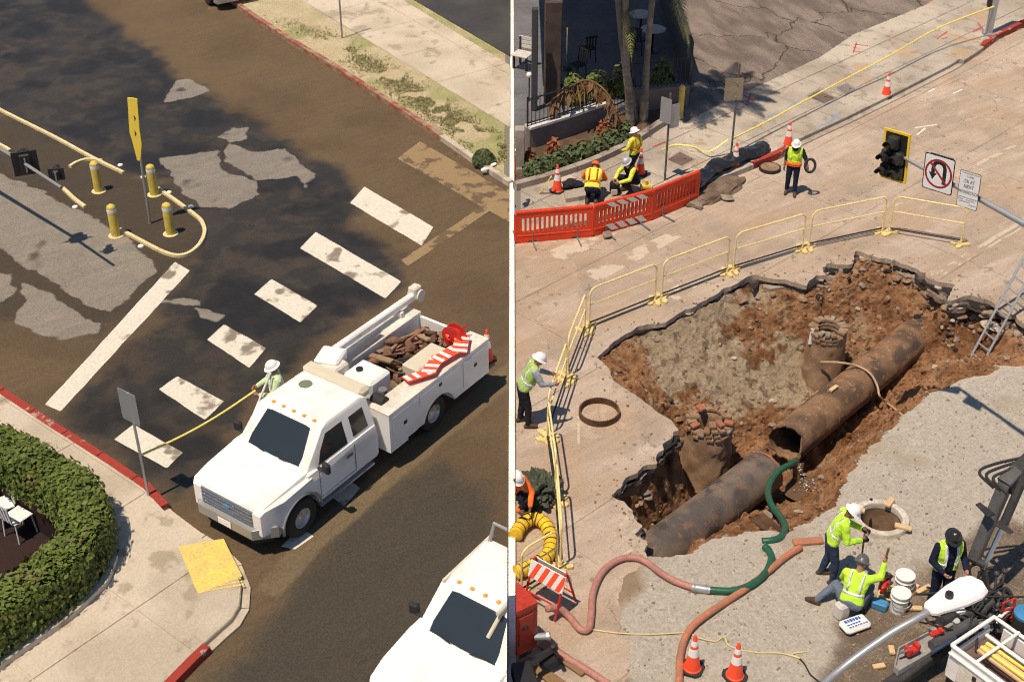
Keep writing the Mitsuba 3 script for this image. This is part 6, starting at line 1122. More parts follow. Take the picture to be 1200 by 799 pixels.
palm(G(742, 142, .2), G(742, 142, .2)+V(-1.0, -.1, 7.2), 'leftmost palm of the three, its grey trunk bending left', 1, .125); palm(G(739, 148, .2), G(739, 148, .2)+V(-.42, .3, 6.6), 'middle palm of the three with a straight trunk', 2, .105); palm(G(754, 142, .2), G(754, 142, .2)+V(.30, .2, 7.8), 'rightmost palm, its thin trunk leaning right', 3, .105)
for i, (a, b, w) in enumerate([((728, -70), (740, 62), 'beside the middle palm trunk'), ((776, -60), (806, 52), 'over the added dark wall, tip in the sun'), ((664, -80), (655, 8), 'above the patio heater')]):
    A, B = G(*a, 4.6), G(*b, 2.9); q = thing('hanging_frond', 'long green palm frond hanging down '+w, 'palm frond'); part(q, 'frond', frond(A, (B-A)+V(0, 0, .6), np.linalg.norm(B-A)*1.05, .5, 70+i, .38, 40), 'palm_green', False)
dfz = thing('dry_palm_frond', 'dry brown palm frond drooping over the black iron fence', 'palm frond'); part(dfz, 'rachis', tube(spline([G(640, 124, 1.3), G(660, 108, 1.5), G(680, 96, 1.7), G(695, 96, 1.75), G(712, 110, 1.5), G(722, 132, 1.0)], 8), .03, 6), 'dry_frond', True)
r = np.random.default_rng(3); v = []; f = []; ctrl = spline([G(640, 124, 1.3), G(660, 108, 1.5), G(680, 96, 1.7), G(695, 96, 1.75), G(712, 110, 1.5), G(722, 132, 1.0)], 40)
for i in range(120):
    q = ctrl[int(r.integers(8, len(ctrl)-1))]; tip = q+V(r.normal()*.16, r.normal()*.14-.08, -r.uniform(.15, .75)); w_ = V(.014, .006, 0); k0 = len(v); v += [q-w_, q+w_, q*.5+tip*.5+w_*1.4+V(r.normal()*.05, -.05, 0), tip, q*.5+tip*.5-w_*1.4]; f += [[k0, k0+1, k0+2], [k0, k0+2, k0+4], [k0+4, k0+2, k0+3]]
part(dfz, 'leaflets', trimesh.Trimesh(np.array(v), np.array(f), process=False), 'dry_frond', False)
# shrubs in the planter
grain('shrub_leaf', lambda p, n, uv: mix((0.040, 0.062, 0.022), (0.12, 0.145, 0.060), noise(p.x*9, p.y*9, p.z*9))*(0.7+0.6*noise(p.x*33, p.y*33, p.z*33)), 0.6)
def shrub(px, py, r_, h, label, m, seed, n=420, size=.085):
    c = G(px, py, .2); t = thing('shrub', label, 'shrub', 'shrubs in the curved planter')
    def fn(r, n_):
        d = r.normal(size=(n_, 3)); d[:, 2] = np.abs(d[:, 2]); d /= np.linalg.norm(d, axis=1, keepdims=True); q = r.uniform(.55, 1.0, n_)[:, None]*(.75+.5*meshkit.fbm(d*2+seed, 2, seed))[:, None]; return c+d*q*np.array([r_, r_, h]), d
    part(t, 'foliage', leaves(fn, n, size, seed), m, False); part(t, 'stem', cat(*[cyl(c, c+V(.5*r_*math.cos(a), .5*r_*math.sin(a), .6*h), .014, .008, 5) for a in (0, 1.3, 2.6, 3.9, 5.2)]), 'twig_dark', False)
for i, (x, y, w) in enumerate([(627, 203, 'at the left end beside the pillar'), (641, 198, 'second from the pillar'), (655, 193, 'third from the pillar'), (669, 188, 'above the leftmost cone'), (684, 183, 'above the kneeling worker'), (700, 176, 'in the middle right of the planter'), (716, 168, 'left of the standing worker'), (731, 160, 'at the foot of the palms')]): shrub(x, y, .33, .42, 'green leafy shrub '+w, 'shrub_leaf', 20+i)
speck('red_leaf', (0.24, 0.055, 0.03), (0.33, 0.12, 0.05), 8, 0.5, 0.7)
for i, (x, y, w) in enumerate([(620, 195, 'beside the pillar'), (648, 180, 'against the garden wall'), (708, 158, 'near the dry frond')]): shrub(x, y, .20, .50, 'reddish brown plant '+w, 'red_leaf', 40+i, 160, .10)
for i, (x, y, w) in enumerate([(672, 118, 'behind the iron fence near the wide column'), (700, 112, 'behind the iron fence under the dry frond'), (728, 108, 'behind the palms'), (775, 104, 'by the added dark wall')]): shrub(x, y, .42, .85, 'dark leafy shrub on the terrace '+w, 'hedge_leaf', 60+i, 500, .11)
yb = thing('bollard', 'yellow bollard in the shade at the corner of the garden wall', 'bollard'); yc = G(797, 138, .14); part(yb, 'post', lathe([(.085, 0), (.085, .95), (.06, .985), (0, 1.0)], 18, yc), 'bollard_yellow', 40); part(yb, 'base_plate', lathe([(0, .012), (.14, .012), (.14, 0)], 14, yc), 'planter_concrete', 40)
# pavement furniture and marks
def plate_sign(px, py, h, plates, label, m='galvanised'):
    t = thing('street_sign', label, 'street sign'); c = G(px, py, ZP); part(t, 'post', cat(cyl(c, c+V(0, 0, h), .028, n=8)), 'sign_post_dark'); 
    for (dx, dz, w, hh, yaw, mm) in plates: R = rotz(yaw)@np.array([[1, 0, 0], [0, 0, -1.0], [0, 1, 0]]); q = part(t, 'plate', xf(ext(sbox(-w/2, -hh/2, w/2, hh/2).buffer(-.03).buffer(.03), -.006, .006), c+V(dx, -.045, dz), R), mm); part(q, 'bolt', cat(*[ball(c+V(dx*.3, -.06, dz+z), .02, 1) for z in (-hh*.32, hh*.32)]), 'steel')
paint('sign_post_dark', (0.10, 0.095, 0.09), 0.6); speck('sign_back_tan', (0.30, 0.25, 0.17), (0.25, 0.20, 0.14), 5, 0.5, 0.6)
plate_sign(856, 187, 2.75, [(-.10, 2.05, .50, .62, .15, 'sign_back_tan')], 'tan backed street sign on a dark pole in the palm shadow'); plate_sign(779, 211, 2.45, [(-.10, 2.0, .34, .68, -.75, 'galvanised'), (.14, 1.85, .28, .66, .5, 'galvanised')], 'grey street sign with two plates beside the standing worker')
mp = thing('signal_pole', 'grey square pole at the ramp near the upper right corner', 'pole'); mc = G(1158, 41, ZP); part(mp, 'shaft', box(mc+V(0, 0, 2.2), (.20, .20, 4.4), b=.02), 'galvanised'); part(mp, 'base', box(mc+V(0, 0, .04), (.34, .34, .08), b=.01), 'galvanised'); part(mp, 'box', box(mc+V(-.16, 0, 1.1), (.14, .16, .30), b=.01), 'black_metal'); part(mp, 'sign', box(mc+V(.35, .05, 3.9), (.7, .04, .6), rotz(-.4)), 'galvanised')
tpts = [mc+V(-.05, -.12, 1.0), G(1100, 33, .95), G(1040, 67, .80), G(1000, 88, .7), G(940, 120, .62), G(900, 142, .58), G(858, 163, .60)]; solo('caution_tape', tube(spline(tpts, 5), .024, 6), 'tape_yellow', 'long yellow caution tape strung along the pavement from the square pole', 'caution tape', smooth=True)
tp2 = spline([G(853, 164, .6), G(830, 178, .3), G(812, 172, .16), G(790, 170, .15), G(776, 176, .15)], 5); solo('caution_tape', cat(*[hull([a+V(0, .03, .01), a-V(0, .03, 0), b+V(0, .03, .01), b-V(0, .03, 0), a+V(0, 0, .03), b+V(0, 0, .03)]) for a, b in zip(tp2[:-1], tp2[1:])]), 'tape_yellow', 'loose end of yellow caution tape lying in the palm shadow', 'caution tape', smooth=False)
paint('spray_red', (0.42, 0.07, 0.05), 0.8); paint('spray_blue', (0.12, 0.30, 0.52), 0.8); paint('spray_white', (0.62, 0.58, 0.52), 0.8)
def spray(m, pts, w=.035, z=ZP+.004): struct('spray_mark', ext(LineString(jag(PL(pts, z), .02, .06, len(pts))).buffer(w/2, cap_style=2), z-.003, z), m)
for pts in [[(872, 112), (884, 119)], [(880, 110), (876, 121)], [(868, 120), (890, 114)], [(1000, 52), (1018, 54)], [(1000, 60), (1015, 62)], [(1004, 50), (1000, 62)], [(1098, 46), (1110, 37)], [(1104, 46), (1110, 44)], [(1136, 34), (1155, 36)], [(1146, 27), (1156, 40)], [(1140, 38), (1152, 32)], [(690, 205), (712, 199)], [(655, 214), (676, 209)], [(765, 172), (780, 166)]]: spray('spray_red', pts, .05)
for pts in [[(923, 126), (937, 117)], [(898, 138), (910, 133)], [(1012, 84), (1028, 77)], [(972, 143), (985, 131)], [(960, 148), (978, 140)], [(956, 120), (976, 124)]]: spray('spray_blue', pts, .04)
for pts in [[(1080, 98), (1092, 96)], [(1088, 108), (1095, 104)], [(1117, 110), (1128, 105)], [(1072, 150), (1098, 146)], [(1075, 158), (1085, 150)]]: spray('spray_white', pts, .06, .004)
def cover(pts, label, m, z=.137):
    t = thing('utility_cover', label, 'utility cover'); P = Polygon(PL(pts, z)); part(t, 'frame', ext(P.buffer(.05, join_style=2).difference(P), z-.01, z+.004), 'planter_concrete', False); part(t, 'lid', ext(P.buffer(-.012), z-.01, z+.002), m, False); c = P.centroid; part(t, 'lift_hole', lathe([(0, z+.004), (.03, z+.003), (.03, z-.01)], 10, (c.x+.12, c.y, 0)), 'black_metal')
speck('cover_brown', (0.11, 0.075, 0.06), (0.15, 0.11, 0.09), 6, 0.5, 0.7); speck('cover_grey', (0.20, 0.18, 0.165), (0.15, 0.13, 0.12), 6, 0.5, 0.7)
cover([(946, 113), (959, 106), (979, 115), (966, 122)], 'brown steel utility cover on the pavement under the tape', 'cover_brown'); cover([(980, 103), (992, 98), (1003, 105), (991, 111)], 'grey utility cover right of the brown one', 'cover_grey'); cover([(782, 187), (797, 178), (814, 187), (799, 195)], 'dark utility cover beside the double plate street sign', 'cover_brown')
# clutter behind the orange barrier
sl = G(684, 230, ZP+.03); solo('concrete_slab', ext(Polygon(PL([(661, 229), (684, 224), (692, 233), (663, 238)], ZP)), ZP+.001, ZP+.12), 'sidewalk_concrete', 'pale concrete slab lifted out beside the kneeling worker', 'concrete slab', smooth=False)
for i, (a, b, w) in enumerate([((672, 222), (692, 213), 'upper'), ((675, 225), (697, 219), 'lower')]): A, B = G(*a, ZP+.03), G(*b, ZP+.03); solo('board', box((A+B)/2, (np.linalg.norm(B-A), .09, .05), rotz(math.atan2(*(B-A)[[1, 0]])), .006), 'hose_salmon', f'reddish board beside the kneeling worker, {w} one', 'board')
A, B = G(632, 226, ZP+.02), G(646, 207, ZP+.55); solo('level_staff', box((A+B)/2, (.06, .03, np.linalg.norm(B-A)), frame(B-A)[0][:, None]*0+np.column_stack(frame(B-A))), 'tape_yellow', 'yellow level staff leaning on the leftmost cone', 'level')
jk = G(665, 219, ZP); solo('jacket', xf(rock((0, 0, 0), .30, 91, (1.0, .8, .35), 3, .9), jk+V(.12, -.05, .10)), 'dark_cloth', 'dark jacket dropped beside the leftmost cone', 'jacket', smooth=25)
yk = G(757, 222, ZP); vt = thing('valve_fitting', 'yellow pipe fitting behind the striped orange barrier', 'pipe fitting'); part(vt, 'body', cat(cyl(yk+V(-.12, 0, .08), yk+V(.12, 0, .08), .075, n=12), cyl(yk, yk+V(0, 0, .26), .05, n=12)), 'bollard_yellow'); part(vt, 'flange', cat(cyl(yk+V(-.15, 0, .08), yk+V(-.11, 0, .08), .11, n=14), cyl(yk+V(.11, 0, .08), yk+V(.15, 0, .08), .11, n=14)), 'bollard_yellow')
bgk = G(728, 226, ZP); tb_ = thing('tool_bag', 'black tool bag with a pale pocket beside the crouching worker', 'tool bag'); part(tb_, 'bag', box(bgk+V(-.18, -.05, .18), (.22, .28, .36), rotz(.3), .06), 'dark_cloth'); part(tb_, 'pocket', box(bgk+V(-.20, -.20, .12), (.18, .03, .16), rotz(.3), .01), 'reflective_grey2')

# ------------------------------------------------------------------ traffic signal on its mast arm, overhead signs, street lamp
ZA = 5.5; pA, pB = G(1050, 180, ZA), G(1200, 262, ZA); ad = (pB-pA)/np.linalg.norm(pB-pA); pE = pA+ad*7.0
paint('signal_black', (0.016, 0.016, 0.017), 0.5); paint('signal_yellow', (0.85, 0.58, 0.02), 0.4); paint('lens_dark', (0.05, 0.02, 0.01), 0.2); paint('sign_white', (0.78, 0.78, 0.78), 0.4); paint('sign_red', (0.33, 0.025, 0.035), 0.45); paint('sign_black', (0.015, 0.015, 0.016), 0.5)
ma = thing('mast_arm', 'grey signal mast arm reaching in from the right edge', 'mast arm'); q = (np.arange(15)/14)[:, None]; arm_path = pA+ad*.15+(pE-pA)*q; part(ma, 'arm', tube(arm_path, .030+.060*q[:, 0], 14), 'galvanised', True); part(ma, 'pole', tube(np.array([pE+V(0, 0, .4), pE*V(1, 1, .5), pE*V(1, 1, 0)]), [.09, .14, .18], 16), 'galvanised', True)
sd = V(math.cos(-.82), math.sin(-.82), 0); sn = V(-sd[1], sd[0], 0); sn = -sn if sn[1] > 0 else sn                 # facing, towards the camera's left
sR = np.column_stack([sd, V(0, 0, 1), np.cross(sd, V(0, 0, 1))]); sR = sR if np.dot(sR[:, 2], sn) > 0 else sR*np.array([1, 1, -1]); sR = sR@rotz(.07)
def S(c, m): m = xf(m, c, sR); 
def SP(m, c): mm = xf(m, c, sR); (mm.invert() if np.linalg.det(sR) < 0 else None); return mm
def on_arm(px): s = min(np.linspace(0, 4, 800), key=lambda s: abs(600+FPX*((pA+ad*s-EYE)[0])/((pA+ad*s-EYE)@fw)-px)); return pA+ad*s
sg = thing('traffic_signal', 'black traffic signal with five hooded lamps and a yellow edged backplate', 'traffic signal')
sc = pA+sn*.05+V(0, 0, -.05)-ad*.0; bw, bh = .50, .93
part(sg, 'backplate', SP(ext(sbox(-bw/2, -bh/2, bw/2, bh/2), -.05, -.035), sc), 'signal_black', False); part(sg, 'backplate_edge', SP(ext(sbox(-bw/2-.025, -bh/2-.025, bw/2+.025, bh/2+.025).difference(sbox(-bw/2+.018, -bh/2+.018, bw/2-.018, bh/2-.018)), -.056, -.028), sc), 'signal_yellow', False)
for (x, y) in [(0, .29), (-.118, .01), (.118, .01), (-.118, -.27), (.118, -.27)]:
    h_ = part(sg, 'lamp_housing', SP(box((x, y, .05), (.21, .26, .14), b=.03), sc), 'signal_black'); part(h_, 'lens', SP(lathe([(0, .02), (.07, .012), (.105, 0), (.105, -.01), (0, -.01)], 20, (x, y, .135)), sc), 'lens_dark', 40)
    a = np.linspace(-.5, math.pi+.5, 22); n_ = len(a); vi = []; 
    for r_, z_ in ((.104, .11), (.104, .28), (.096, .28), (.096, .11)): vi.append(np.stack([x+r_*np.cos(a), y+r_*np.sin(a)-(z_-.15)*.12, z_+(0 if z_ < .2 else .0)*a-(0.16*np.maximum(0, -np.sin(a)) if z_ > .2 else 0)], -1))
    vi = np.vstack(vi); i = np.arange(n_-1); ff = np.vstack([f for k in range(4) for f in (np.stack([k*n_+i, k*n_+i+1, ((k+1) % 4)*n_+i+1], 1), np.stack([k*n_+i, ((k+1) % 4)*n_+i+1, ((k+1) % 4)*n_+i], 1))])
    part(h_, 'visor', SP(trimesh.Trimesh(vi, ff, process=False), sc), 'signal_black', 40)
part(sg, 'bracket', cat(box(sc-sn*.09, (.08, .08, .5)), cyl(sc-sn*.1, pA+ad*.3, .03, n=8)), 'galvanised')
ns = thing('no_u_turn_sign', 'white sign with a black U-turn arrow in a red barred circle', 'traffic sign'); nc = on_arm(1105)+V(0, 0, .17)+sn*.13; W_, H_ = .60, .68
part(ns, 'plate', SP(ext(sbox(-W_/2, -H_/2, W_/2, H_/2).buffer(-.04).buffer(.04), .06, .066), nc), 'sign_black', False); part(ns, 'face', SP(ext(sbox(-W_/2+.018, -H_/2+.018, W_/2-.018, H_/2-.018).buffer(-.03).buffer(.03), .0661, .068), nc), 'sign_white', False)
arc = LineString([(.12, -.18)]+[(.115*math.cos(a)+.005, .10+.115*math.sin(a)) for a in np.linspace(0, math.pi, 14)]+[(-.11, .0)]).buffer(.036, cap_style=2); part(ns, 'arrow', SP(ext(arc.union(Polygon([(-.19, .0), (-.03, .0), (-.11, -.13)])), .0681, .0692), nc), 'sign_black', False)
ringp = Point(0, .0).buffer(.272, 32).difference(Point(0, 0).buffer(.232, 32)).union(LineString([(-.175, .175), (.175, -.175)]).buffer(.020)); part(ns, 'barred_circle', SP(ext(ringp, .0693, .0703), nc), 'sign_red', False); part(ns, 'bracket', cat(box(nc-sn*.10-V(0, 0, .12), (.07, .07, .20)), SP(box((0, .30, .02), (.45, .05, .06)), nc)), 'black_metal')
ts_ = thing('text_sign', 'small white sign with black lettering hanging rightmost on the mast arm', 'traffic sign'); tc_ = on_arm(1140)+V(0, 0, .17)+sn*.13; W_, H_ = .40, .68
part(ts_, 'plate', SP(ext(sbox(-W_/2, -H_/2, W_/2, H_/2).buffer(-.03).buffer(.03), .06, .065), tc_), 'sign_black', False); part(ts_, 'face', SP(ext(sbox(-W_/2+.01, -H_/2+.01, W_/2-.01, H_/2-.01).buffer(-.025).buffer(.025), .0651, .067), tc_), 'sign_white', False)
L_ = []
for txt, y, h, w in [('TURN', .225, .035, .13), ('OK AT', .125, .062, .20), ('NEXT', .03, .06, .19), ('INTERSECTION', -.075, .055, .40)]:
    m_ = meshkit.text_mesh(txt, h, .001, True); e_ = m_.bounds; m_.vertices[:, 0] = (m_.vertices[:, 0]-(e_[0, 0]+e_[1, 0])/2)*w/(e_[1, 0]-e_[0, 0]); L_.append(xf(m_, (0, y, .0672)))
[part(ts_, 'lettering_line', SP(m_, tc_), 'sign_black', False) for m_ in L_]; part(ts_, 'small_print', SP(cat(*[box((x0, y, .0675), (w, .016, .001)) for y, w, x0 in [(.30, .34, 0), (-.15, .36, 0), (-.19, .10, -.13), (-.19, .18, .06), (-.23, .22, -.05), (-.27, .14, .1)]]), tc_), 'small_print', False); paint('small_print', (0.25, 0.25, 0.26), 0.5); part(ts_, 'bracket', box(tc_-sn*.10-V(0, 0, .12), (.07, .07, .20)), 'black_metal')
# street lamp
ZL = 5.6; l0, l1 = G(1088, 716, ZL), G(1150, 684, ZL+.05); dl_ = (l1-l0); LL = np.linalg.norm(dl_); dl_ /= LL; wl_ = np.cross(V(0, 0, 1), dl_); wl_ /= np.linalg.norm(wl_); ul_ = np.cross(dl_, wl_); RL2 = np.column_stack([dl_, wl_, ul_])
sl_ = thing('street_lamp', 'white street lamp head on a curved grey arm in front of the mud', 'street lamp'); outl = Polygon([(0, -.055), (.04, -.085), (.12, -.09), (.40, -.155), (.60, -.165), (.71, -.13), (.76, 0), (.71, .13), (.60, .165), (.40, .155), (.12, .09), (.04, .085), (0, .055)]).buffer(.012).buffer(0); k_ = LL/.76
from shapely import affinity
outl = affinity.scale(outl, k_, k_, origin=(0, 0)); oc = outl.buffer(-.035)
hd_ = hull([(x, y, z) for g, z in ((outl, .0), (outl, .035), (oc, .075), (outl.buffer(-.05), -.03)) for x, y in g.exterior.coords]); part(sl_, 'head', xf(hd_, l0, RL2), 'lamp_white', 25); paint('lamp_white', (0.78, 0.78, 0.78), 0.45); part(sl_, 'photocell', xf(cat(cyl((.28*k_, .0, .07), (.28*k_, 0, .13), .05, .045, 16)), l0, RL2), 'black_metal'); part(sl_, 'lens', xf(ext(outl.buffer(-.07), -.035, -.031), l0, RL2), 'lamp_clear', False)
ap = spline([l0+dl_*.1, l0-dl_*.2+V(0, 0, -.02), G(1040, 744, ZL-.15), G(990, 780, ZL-.4), G(955, 812, ZL-.75), G(925, 850, ZL-1.2)], 8); part(sl_, 'arm', tube(ap, .042, 12), 'galvanised', True); part(sl_, 'pole', tube([ap[-1], ap[-1]*V(1, 1, .5)+V(0, -.2, 0), ap[-1]*V(1, 1, 0)+V(0, -.25, 0)], [.05, .09, .12], 14), 'galvanised', True)
# ------------------------------------------------------------------ excavator arm and service trailer at the lower right
speck('arm_grey', (0.085, 0.085, 0.088), (0.065, 0.065, 0.068), 5, 0.5, 0.5); speck('machine_black', (0.025, 0.025, 0.027), (0.05, 0.047, 0.045), 7, 0.5, 0.55); paint('hydraulic_chrome', (0.6, 0.6, 0.6), 0.2, 1.0)
ex = thing('excavator', 'dark grey excavator arm reaching in from the right edge with black hoses', 'excavator')
e0, e1, e2 = G(1141, 655, 1.05), G(1179, 566, 2.3), G(1222, 528, 2.6)
def beam(a, b, w0, w1, d0, d1, bv=.02):                       # tapered box between two points
    a, b = np.array(a), np.array(b); d = (b-a)/np.linalg.norm(b-a); s = np.cross(d, V(0, 0, 1)); s /= np.linalg.norm(s); u = np.cross(s, d)
    P = []
    for c, w, e in ((a, w0, d0), (b, w1, d1)):
        for sx, sy in ((-1, -1), (1, -1), (1, 1), (-1, 1)): P += [c+s*sx*(w/2-bv)+u*sy*e/2, c+s*sx*w/2+u*sy*(e/2-bv)]
    return hull(P)
part(ex, 'dipper_arm', beam(e0, e1, .18, .20, .18, .24), 'arm_grey', False); part(ex, 'arm_head', beam(e1+(e1-e0)*-.04, e1+(e2-e1)*.35, .26, .24, .30, .28), 'arm_grey', False); part(ex, 'boom', beam(e1+(e2-e1)*.3, e1+(e2-e1)*4, .24, .34, .28, .45), 'machine_black', False)
uu = np.cross(np.cross((e1-e0)/np.linalg.norm(e1-e0), V(0, 0, 1)), (e1-e0)/np.linalg.norm(e1-e0)); ss_ = np.cross(e1-e0, V(0, 0, 1)); ss_ /= np.linalg.norm(ss_)
part(ex, 'cylinder', cyl(e0*.45+e1*.55+ss_*.22, e1+ss_*.22+(e1-e0)*.15, .075, n=12), 'machine_black'); part(ex, 'rod', cyl(e0+ss_*.20-(e1-e0)*.05, e0*.5+e1*.5+ss_*.22, .042, n=10), 'hydraulic_chrome')
part(ex, 'decal', box(e0*.55+e1*.45+uu*.122-ss_*.0, (.10, .26, .004), np.column_stack([ss_, (e1-e0)/np.linalg.norm(e1-e0), uu])), 'white_plastic', False); part(ex, 'decal_mark', box(e0*.55+e1*.45+uu*.126-ss_*.0, (.06, .20, .003), np.column_stack([ss_, (e1-e0)/np.linalg.norm(e1-e0), uu])), 'arm_grey', False)
for k, (o, r_) in enumerate([(-.24, .28), (-.10, .34), (.16, .30), (.34, .26)]): part(ex, 'hose', tube(spline([e0+ss_*o+(e1-e0)*.02, e0+ss_*(o-.20)+V(0, -.05, -.15), e0+ss_*(o-.25)+V(0, -.2, -.45), e0+ss_*(o*.4)+V(0, -.25, -.65)], 6), .028, 7), 'black_rubber', True)
for k, o in enumerate((-.12, .0, .12)): part(ex, 'hose', tube(spline([e1+ss_*o+uu*.22-(e1-e0)*.1, e1+ss_*(o-.30)+uu*.30, e1+ss_*(o-.25)+uu*.35+(e2-e1)*.3, e1+ss_*o*.5+uu*.25+(e2-e1)*.8], 6), .026, 7), 'black_rubber', True)
part(ex, 'link', cat(*[beam(e0+ss_*o, e0+ss_*o+V(.15, -.25, -.55), .05, .06, .14, .10) for o in (-.16, .16)], cyl(e0-ss_*.22, e0+ss_*.22, .07, n=12)), 'machine_black', False); part(ex, 'coupler', cat(box(e0+V(.14, -.22, -.62), (.34, .30, .28), rotz(.5), .04), cyl(e0+V(.14, -.22, -.6)-ss_*.25, e0+V(.14, -.22, -.6)+ss_*.25, .06, n=12)), 'machine_black'); part(ex, 'breaker', cat(box(e0+V(.22, -.32, -.78), (.26, .26, .55), rotz(.4), .03), cyl(e0+V(.22, -.32, -1.0), e0+V(.22, -.32, -.6), .06, n=10)), 'machine_black')
part(ex, 'pin', ball(e0-ss_*.15+uu*.08, .085, 2), 'hose_salmon', True)
br = G(1152, 598, 2.1); part(ex, 'dark_blade', cat(beam(G(1146, 590, 2.0), G(1162, 604, 2.0), .10, .16, .03, .03, .005), beam(G(1168, 612, 1.9), G(1186, 624, 1.9), .16, .08, .03, .03, .005)), 'machine_black', False)  # two thin dark blades near the arm, not an identified machine part
# black machine body and hydraulic clutter beside the trailer
mk_ = thing('drill_unit', 'black hydraulic machine unit crowded between the mud and the white trailer', 'machine'); r = np.random.default_rng(12)
def mz(px, py, z): return G(px, py, z)
for k in range(16):
    c = mz(1118+62*r.random(), 690+48*r.random(), r.uniform(.35, .85)); part(mk_, ['block', 'valve', 'motor'][k % 3], [box(c, r.uniform(.12, .32, 3), rotz(r.uniform(0, 3)), .02), cat(cyl(c, c+V(r.normal()*.12, r.normal()*.12, .12), .05, n=10), box(c, (.12, .10, .10), rotz(r.uniform(0, 3)), .015)), cyl(c, c+V(r.normal()*.15, r.normal()*.15, .10), .08, n=12)][k % 3], ['machine_black', 'arm_grey', 'machine_black', 'galvanised'][k % 4])
for k in range(14):
    c = mz(1112+66*r.random(), 694+50*r.random(), .8); part(mk_, 'hose', tube(spline([c, c+V(r.normal()*.2, r.normal()*.2, .18), c+V(r.normal()*.35, r.normal()*.35, .1), c+V(r.normal()*.4, r.normal()*.4, -.3)], 6), .02, 6), 'black_rubber', True)
part(mk_, 'frame', cat(box(mz(1150, 722, .25), (1.1, .8, .3), rotz(.55), .04)), 'machine_black'); part(mk_, 'lever', cat(*[cyl(mz(1166+8*k, 690-4*k, .9), mz(1168+9*k, 672-3*k, 1.1), .02, n=6) for k in range(2)], *[ball(mz(1168+9*k, 672-3*k, 1.1), .05, 1) for k in range(2)]), 'machine_black'); part(mk_, 'white_box', box(mz(1124, 715, .75), (.18, .14, .10), rotz(.3), .02), 'white_plastic')
st_ = thing('stabiliser_beam', 'long black beam with a grey steel tray at the lower right', 'machine beam'); b0, b1 = mz(1030, 812, .45), mz(1140, 733, .55); part(st_, 'beam', beam(b0, b1, .20, .20, .18, .18), 'machine_black', False); part(st_, 'upper_tube', cyl(mz(1092, 756, .72), mz(1142, 727, .72), .085, n=14), 'arm_grey'); part(st_, 'ram', cyl(mz(1092, 764, .74), mz(1120, 747, .74), .035, n=10), 'hydraulic_chrome')
tr_ = Polygon(PL([(1047, 783), (1052, 762), (1092, 741), (1096, 750), (1094, 765), (1052, 790)], .62)); part(st_, 'tray', cat(ext(tr_, .58, .62), ext(tr_.difference(tr_.buffer(-.02)), .62, .70)), 'tray_grey', False); speck('tray_grey', (0.30, 0.29, 0.275), (0.22, 0.21, 0.20), 5, 0.5, 0.5); part(st_, 'tray_plate', ext(Polygon(PL([(1089, 736), (1120, 720), (1124, 728), (1096, 744)], .75)), .72, .76), 'tray_grey', False)
vs = thing('pipe_vice', 'red pipe vice bolted on the grey steel tray', 'vice'); vc = mz(1067, 766, .66); part(vs, 'body', cat(box(vc+V(0, 0, .06), (.20, .12, .10), rotz(.5), .02), box(vc+V(.09, .05, .13), (.06, .14, .12), rotz(.5), .015), box(vc+V(-.06, -.03, .13), (.06, .14, .12), rotz(.5), .015)), 'red_paint'); part(vs, 'screw', cyl(vc+V(-.22, -.10, .12), vc+V(.0, .0, .12), .022, n=8), 'steel'); solo('red_clamp', cat(box(mz(1097, 741, .85), (.22, .09, .07), rotz(.4), .02), box(mz(1102, 737, .9), (.06, .14, .06), rotz(.4), .01)), 'red_paint', 'red clamp lying on the edge of the grey tray plate', 'clamp')
# white service trailer
tz = .95; A0, A1, B0, B1 = mz(1116, 757, tz+.22), mz(1190, 812, tz+.22), mz(1142, 744, tz+.22), mz(1236, 806, tz+.22); td = A1-A0; td = td/np.linalg.norm(td); tn_ = V(-td[1], td[0], 0); tn_ = tn_ if tn_[1] > 0 else -tn_; TRr = np.column_stack([td, tn_, V(0, 0, 1)])
tl_ = thing('service_trailer', 'white service trailer with rails and a worn brown deck in the lower right corner', 'trailer'); Wt, Lt = .95, 3.2
def tp(x, y, z): return A0+TRr@V(x, y, z-.0)
def tpart(nm, m, mat, sm=30): return part(tl_, nm, xf(m, A0, TRr), mat, sm)
speck('deck_brown', (0.12, 0.075, 0.065), (0.18, 0.12, 0.10), 4, 0.5, 0.9)
for k in range(6): tpart('deck_plank', box((Lt/2, .07+.158*k+.02, -.30), (Lt-.1, .15, .04), b=.006), 'deck_brown', False)
tpart('side_panel', box((Lt/2, -.0, -.30), (Lt, .05, .62), b=.01), 'truck_white', False); tpart('far_side_panel', box((Lt/2+.2, Wt+.06, -.30), (Lt, .05, .50), b=.01), 'truck_white', False); tpart('front_panel', box((0, Wt/2, -.36), (.05, Wt, .40), b=.01), 'truck_white', False); tpart('chassis', box((Lt/2, Wt/2, -.72), (Lt, Wt-.1, .24)), 'machine_black', False)
tpart('wheel', lathe([(.0, -.10), (.28, -.10), (.32, -.06), (.32, .06), (.28, .10), (0, .10)], 24, (1.9, -.12, -.85), rotx(math.pi/2)), 'black_rubber', 40)
for (y, z, r_, nm) in [(-.02, .04, .035, 'near_rail'), (-.05, -.10, .022, 'lower_rail'), (Wt+.06, .02, .032, 'far_rail'), (Wt*.55, .10, .030, 'rack_rail')]: tpart(nm, cyl((0 if nm != 'rack_rail' else .2, y, z), (Lt, y, z), r_, n=10), 'truck_white')
tpart('front_rail', cat(cyl((0, -.02, .04), (0, Wt+.06, .03), .032, n=10), cyl((.45, -.02, .06), (.45, Wt+.06, .06), .025, n=10)), 'truck_white'); tpart('door_panel', box((.55, -.035, -.32), (.70, .02, .46), b=.006), 'dusty_white', False); tpart('door_latch', box((.5, -.05, -.25), (.07, .02, .10), b=.01), 'black_metal', False)
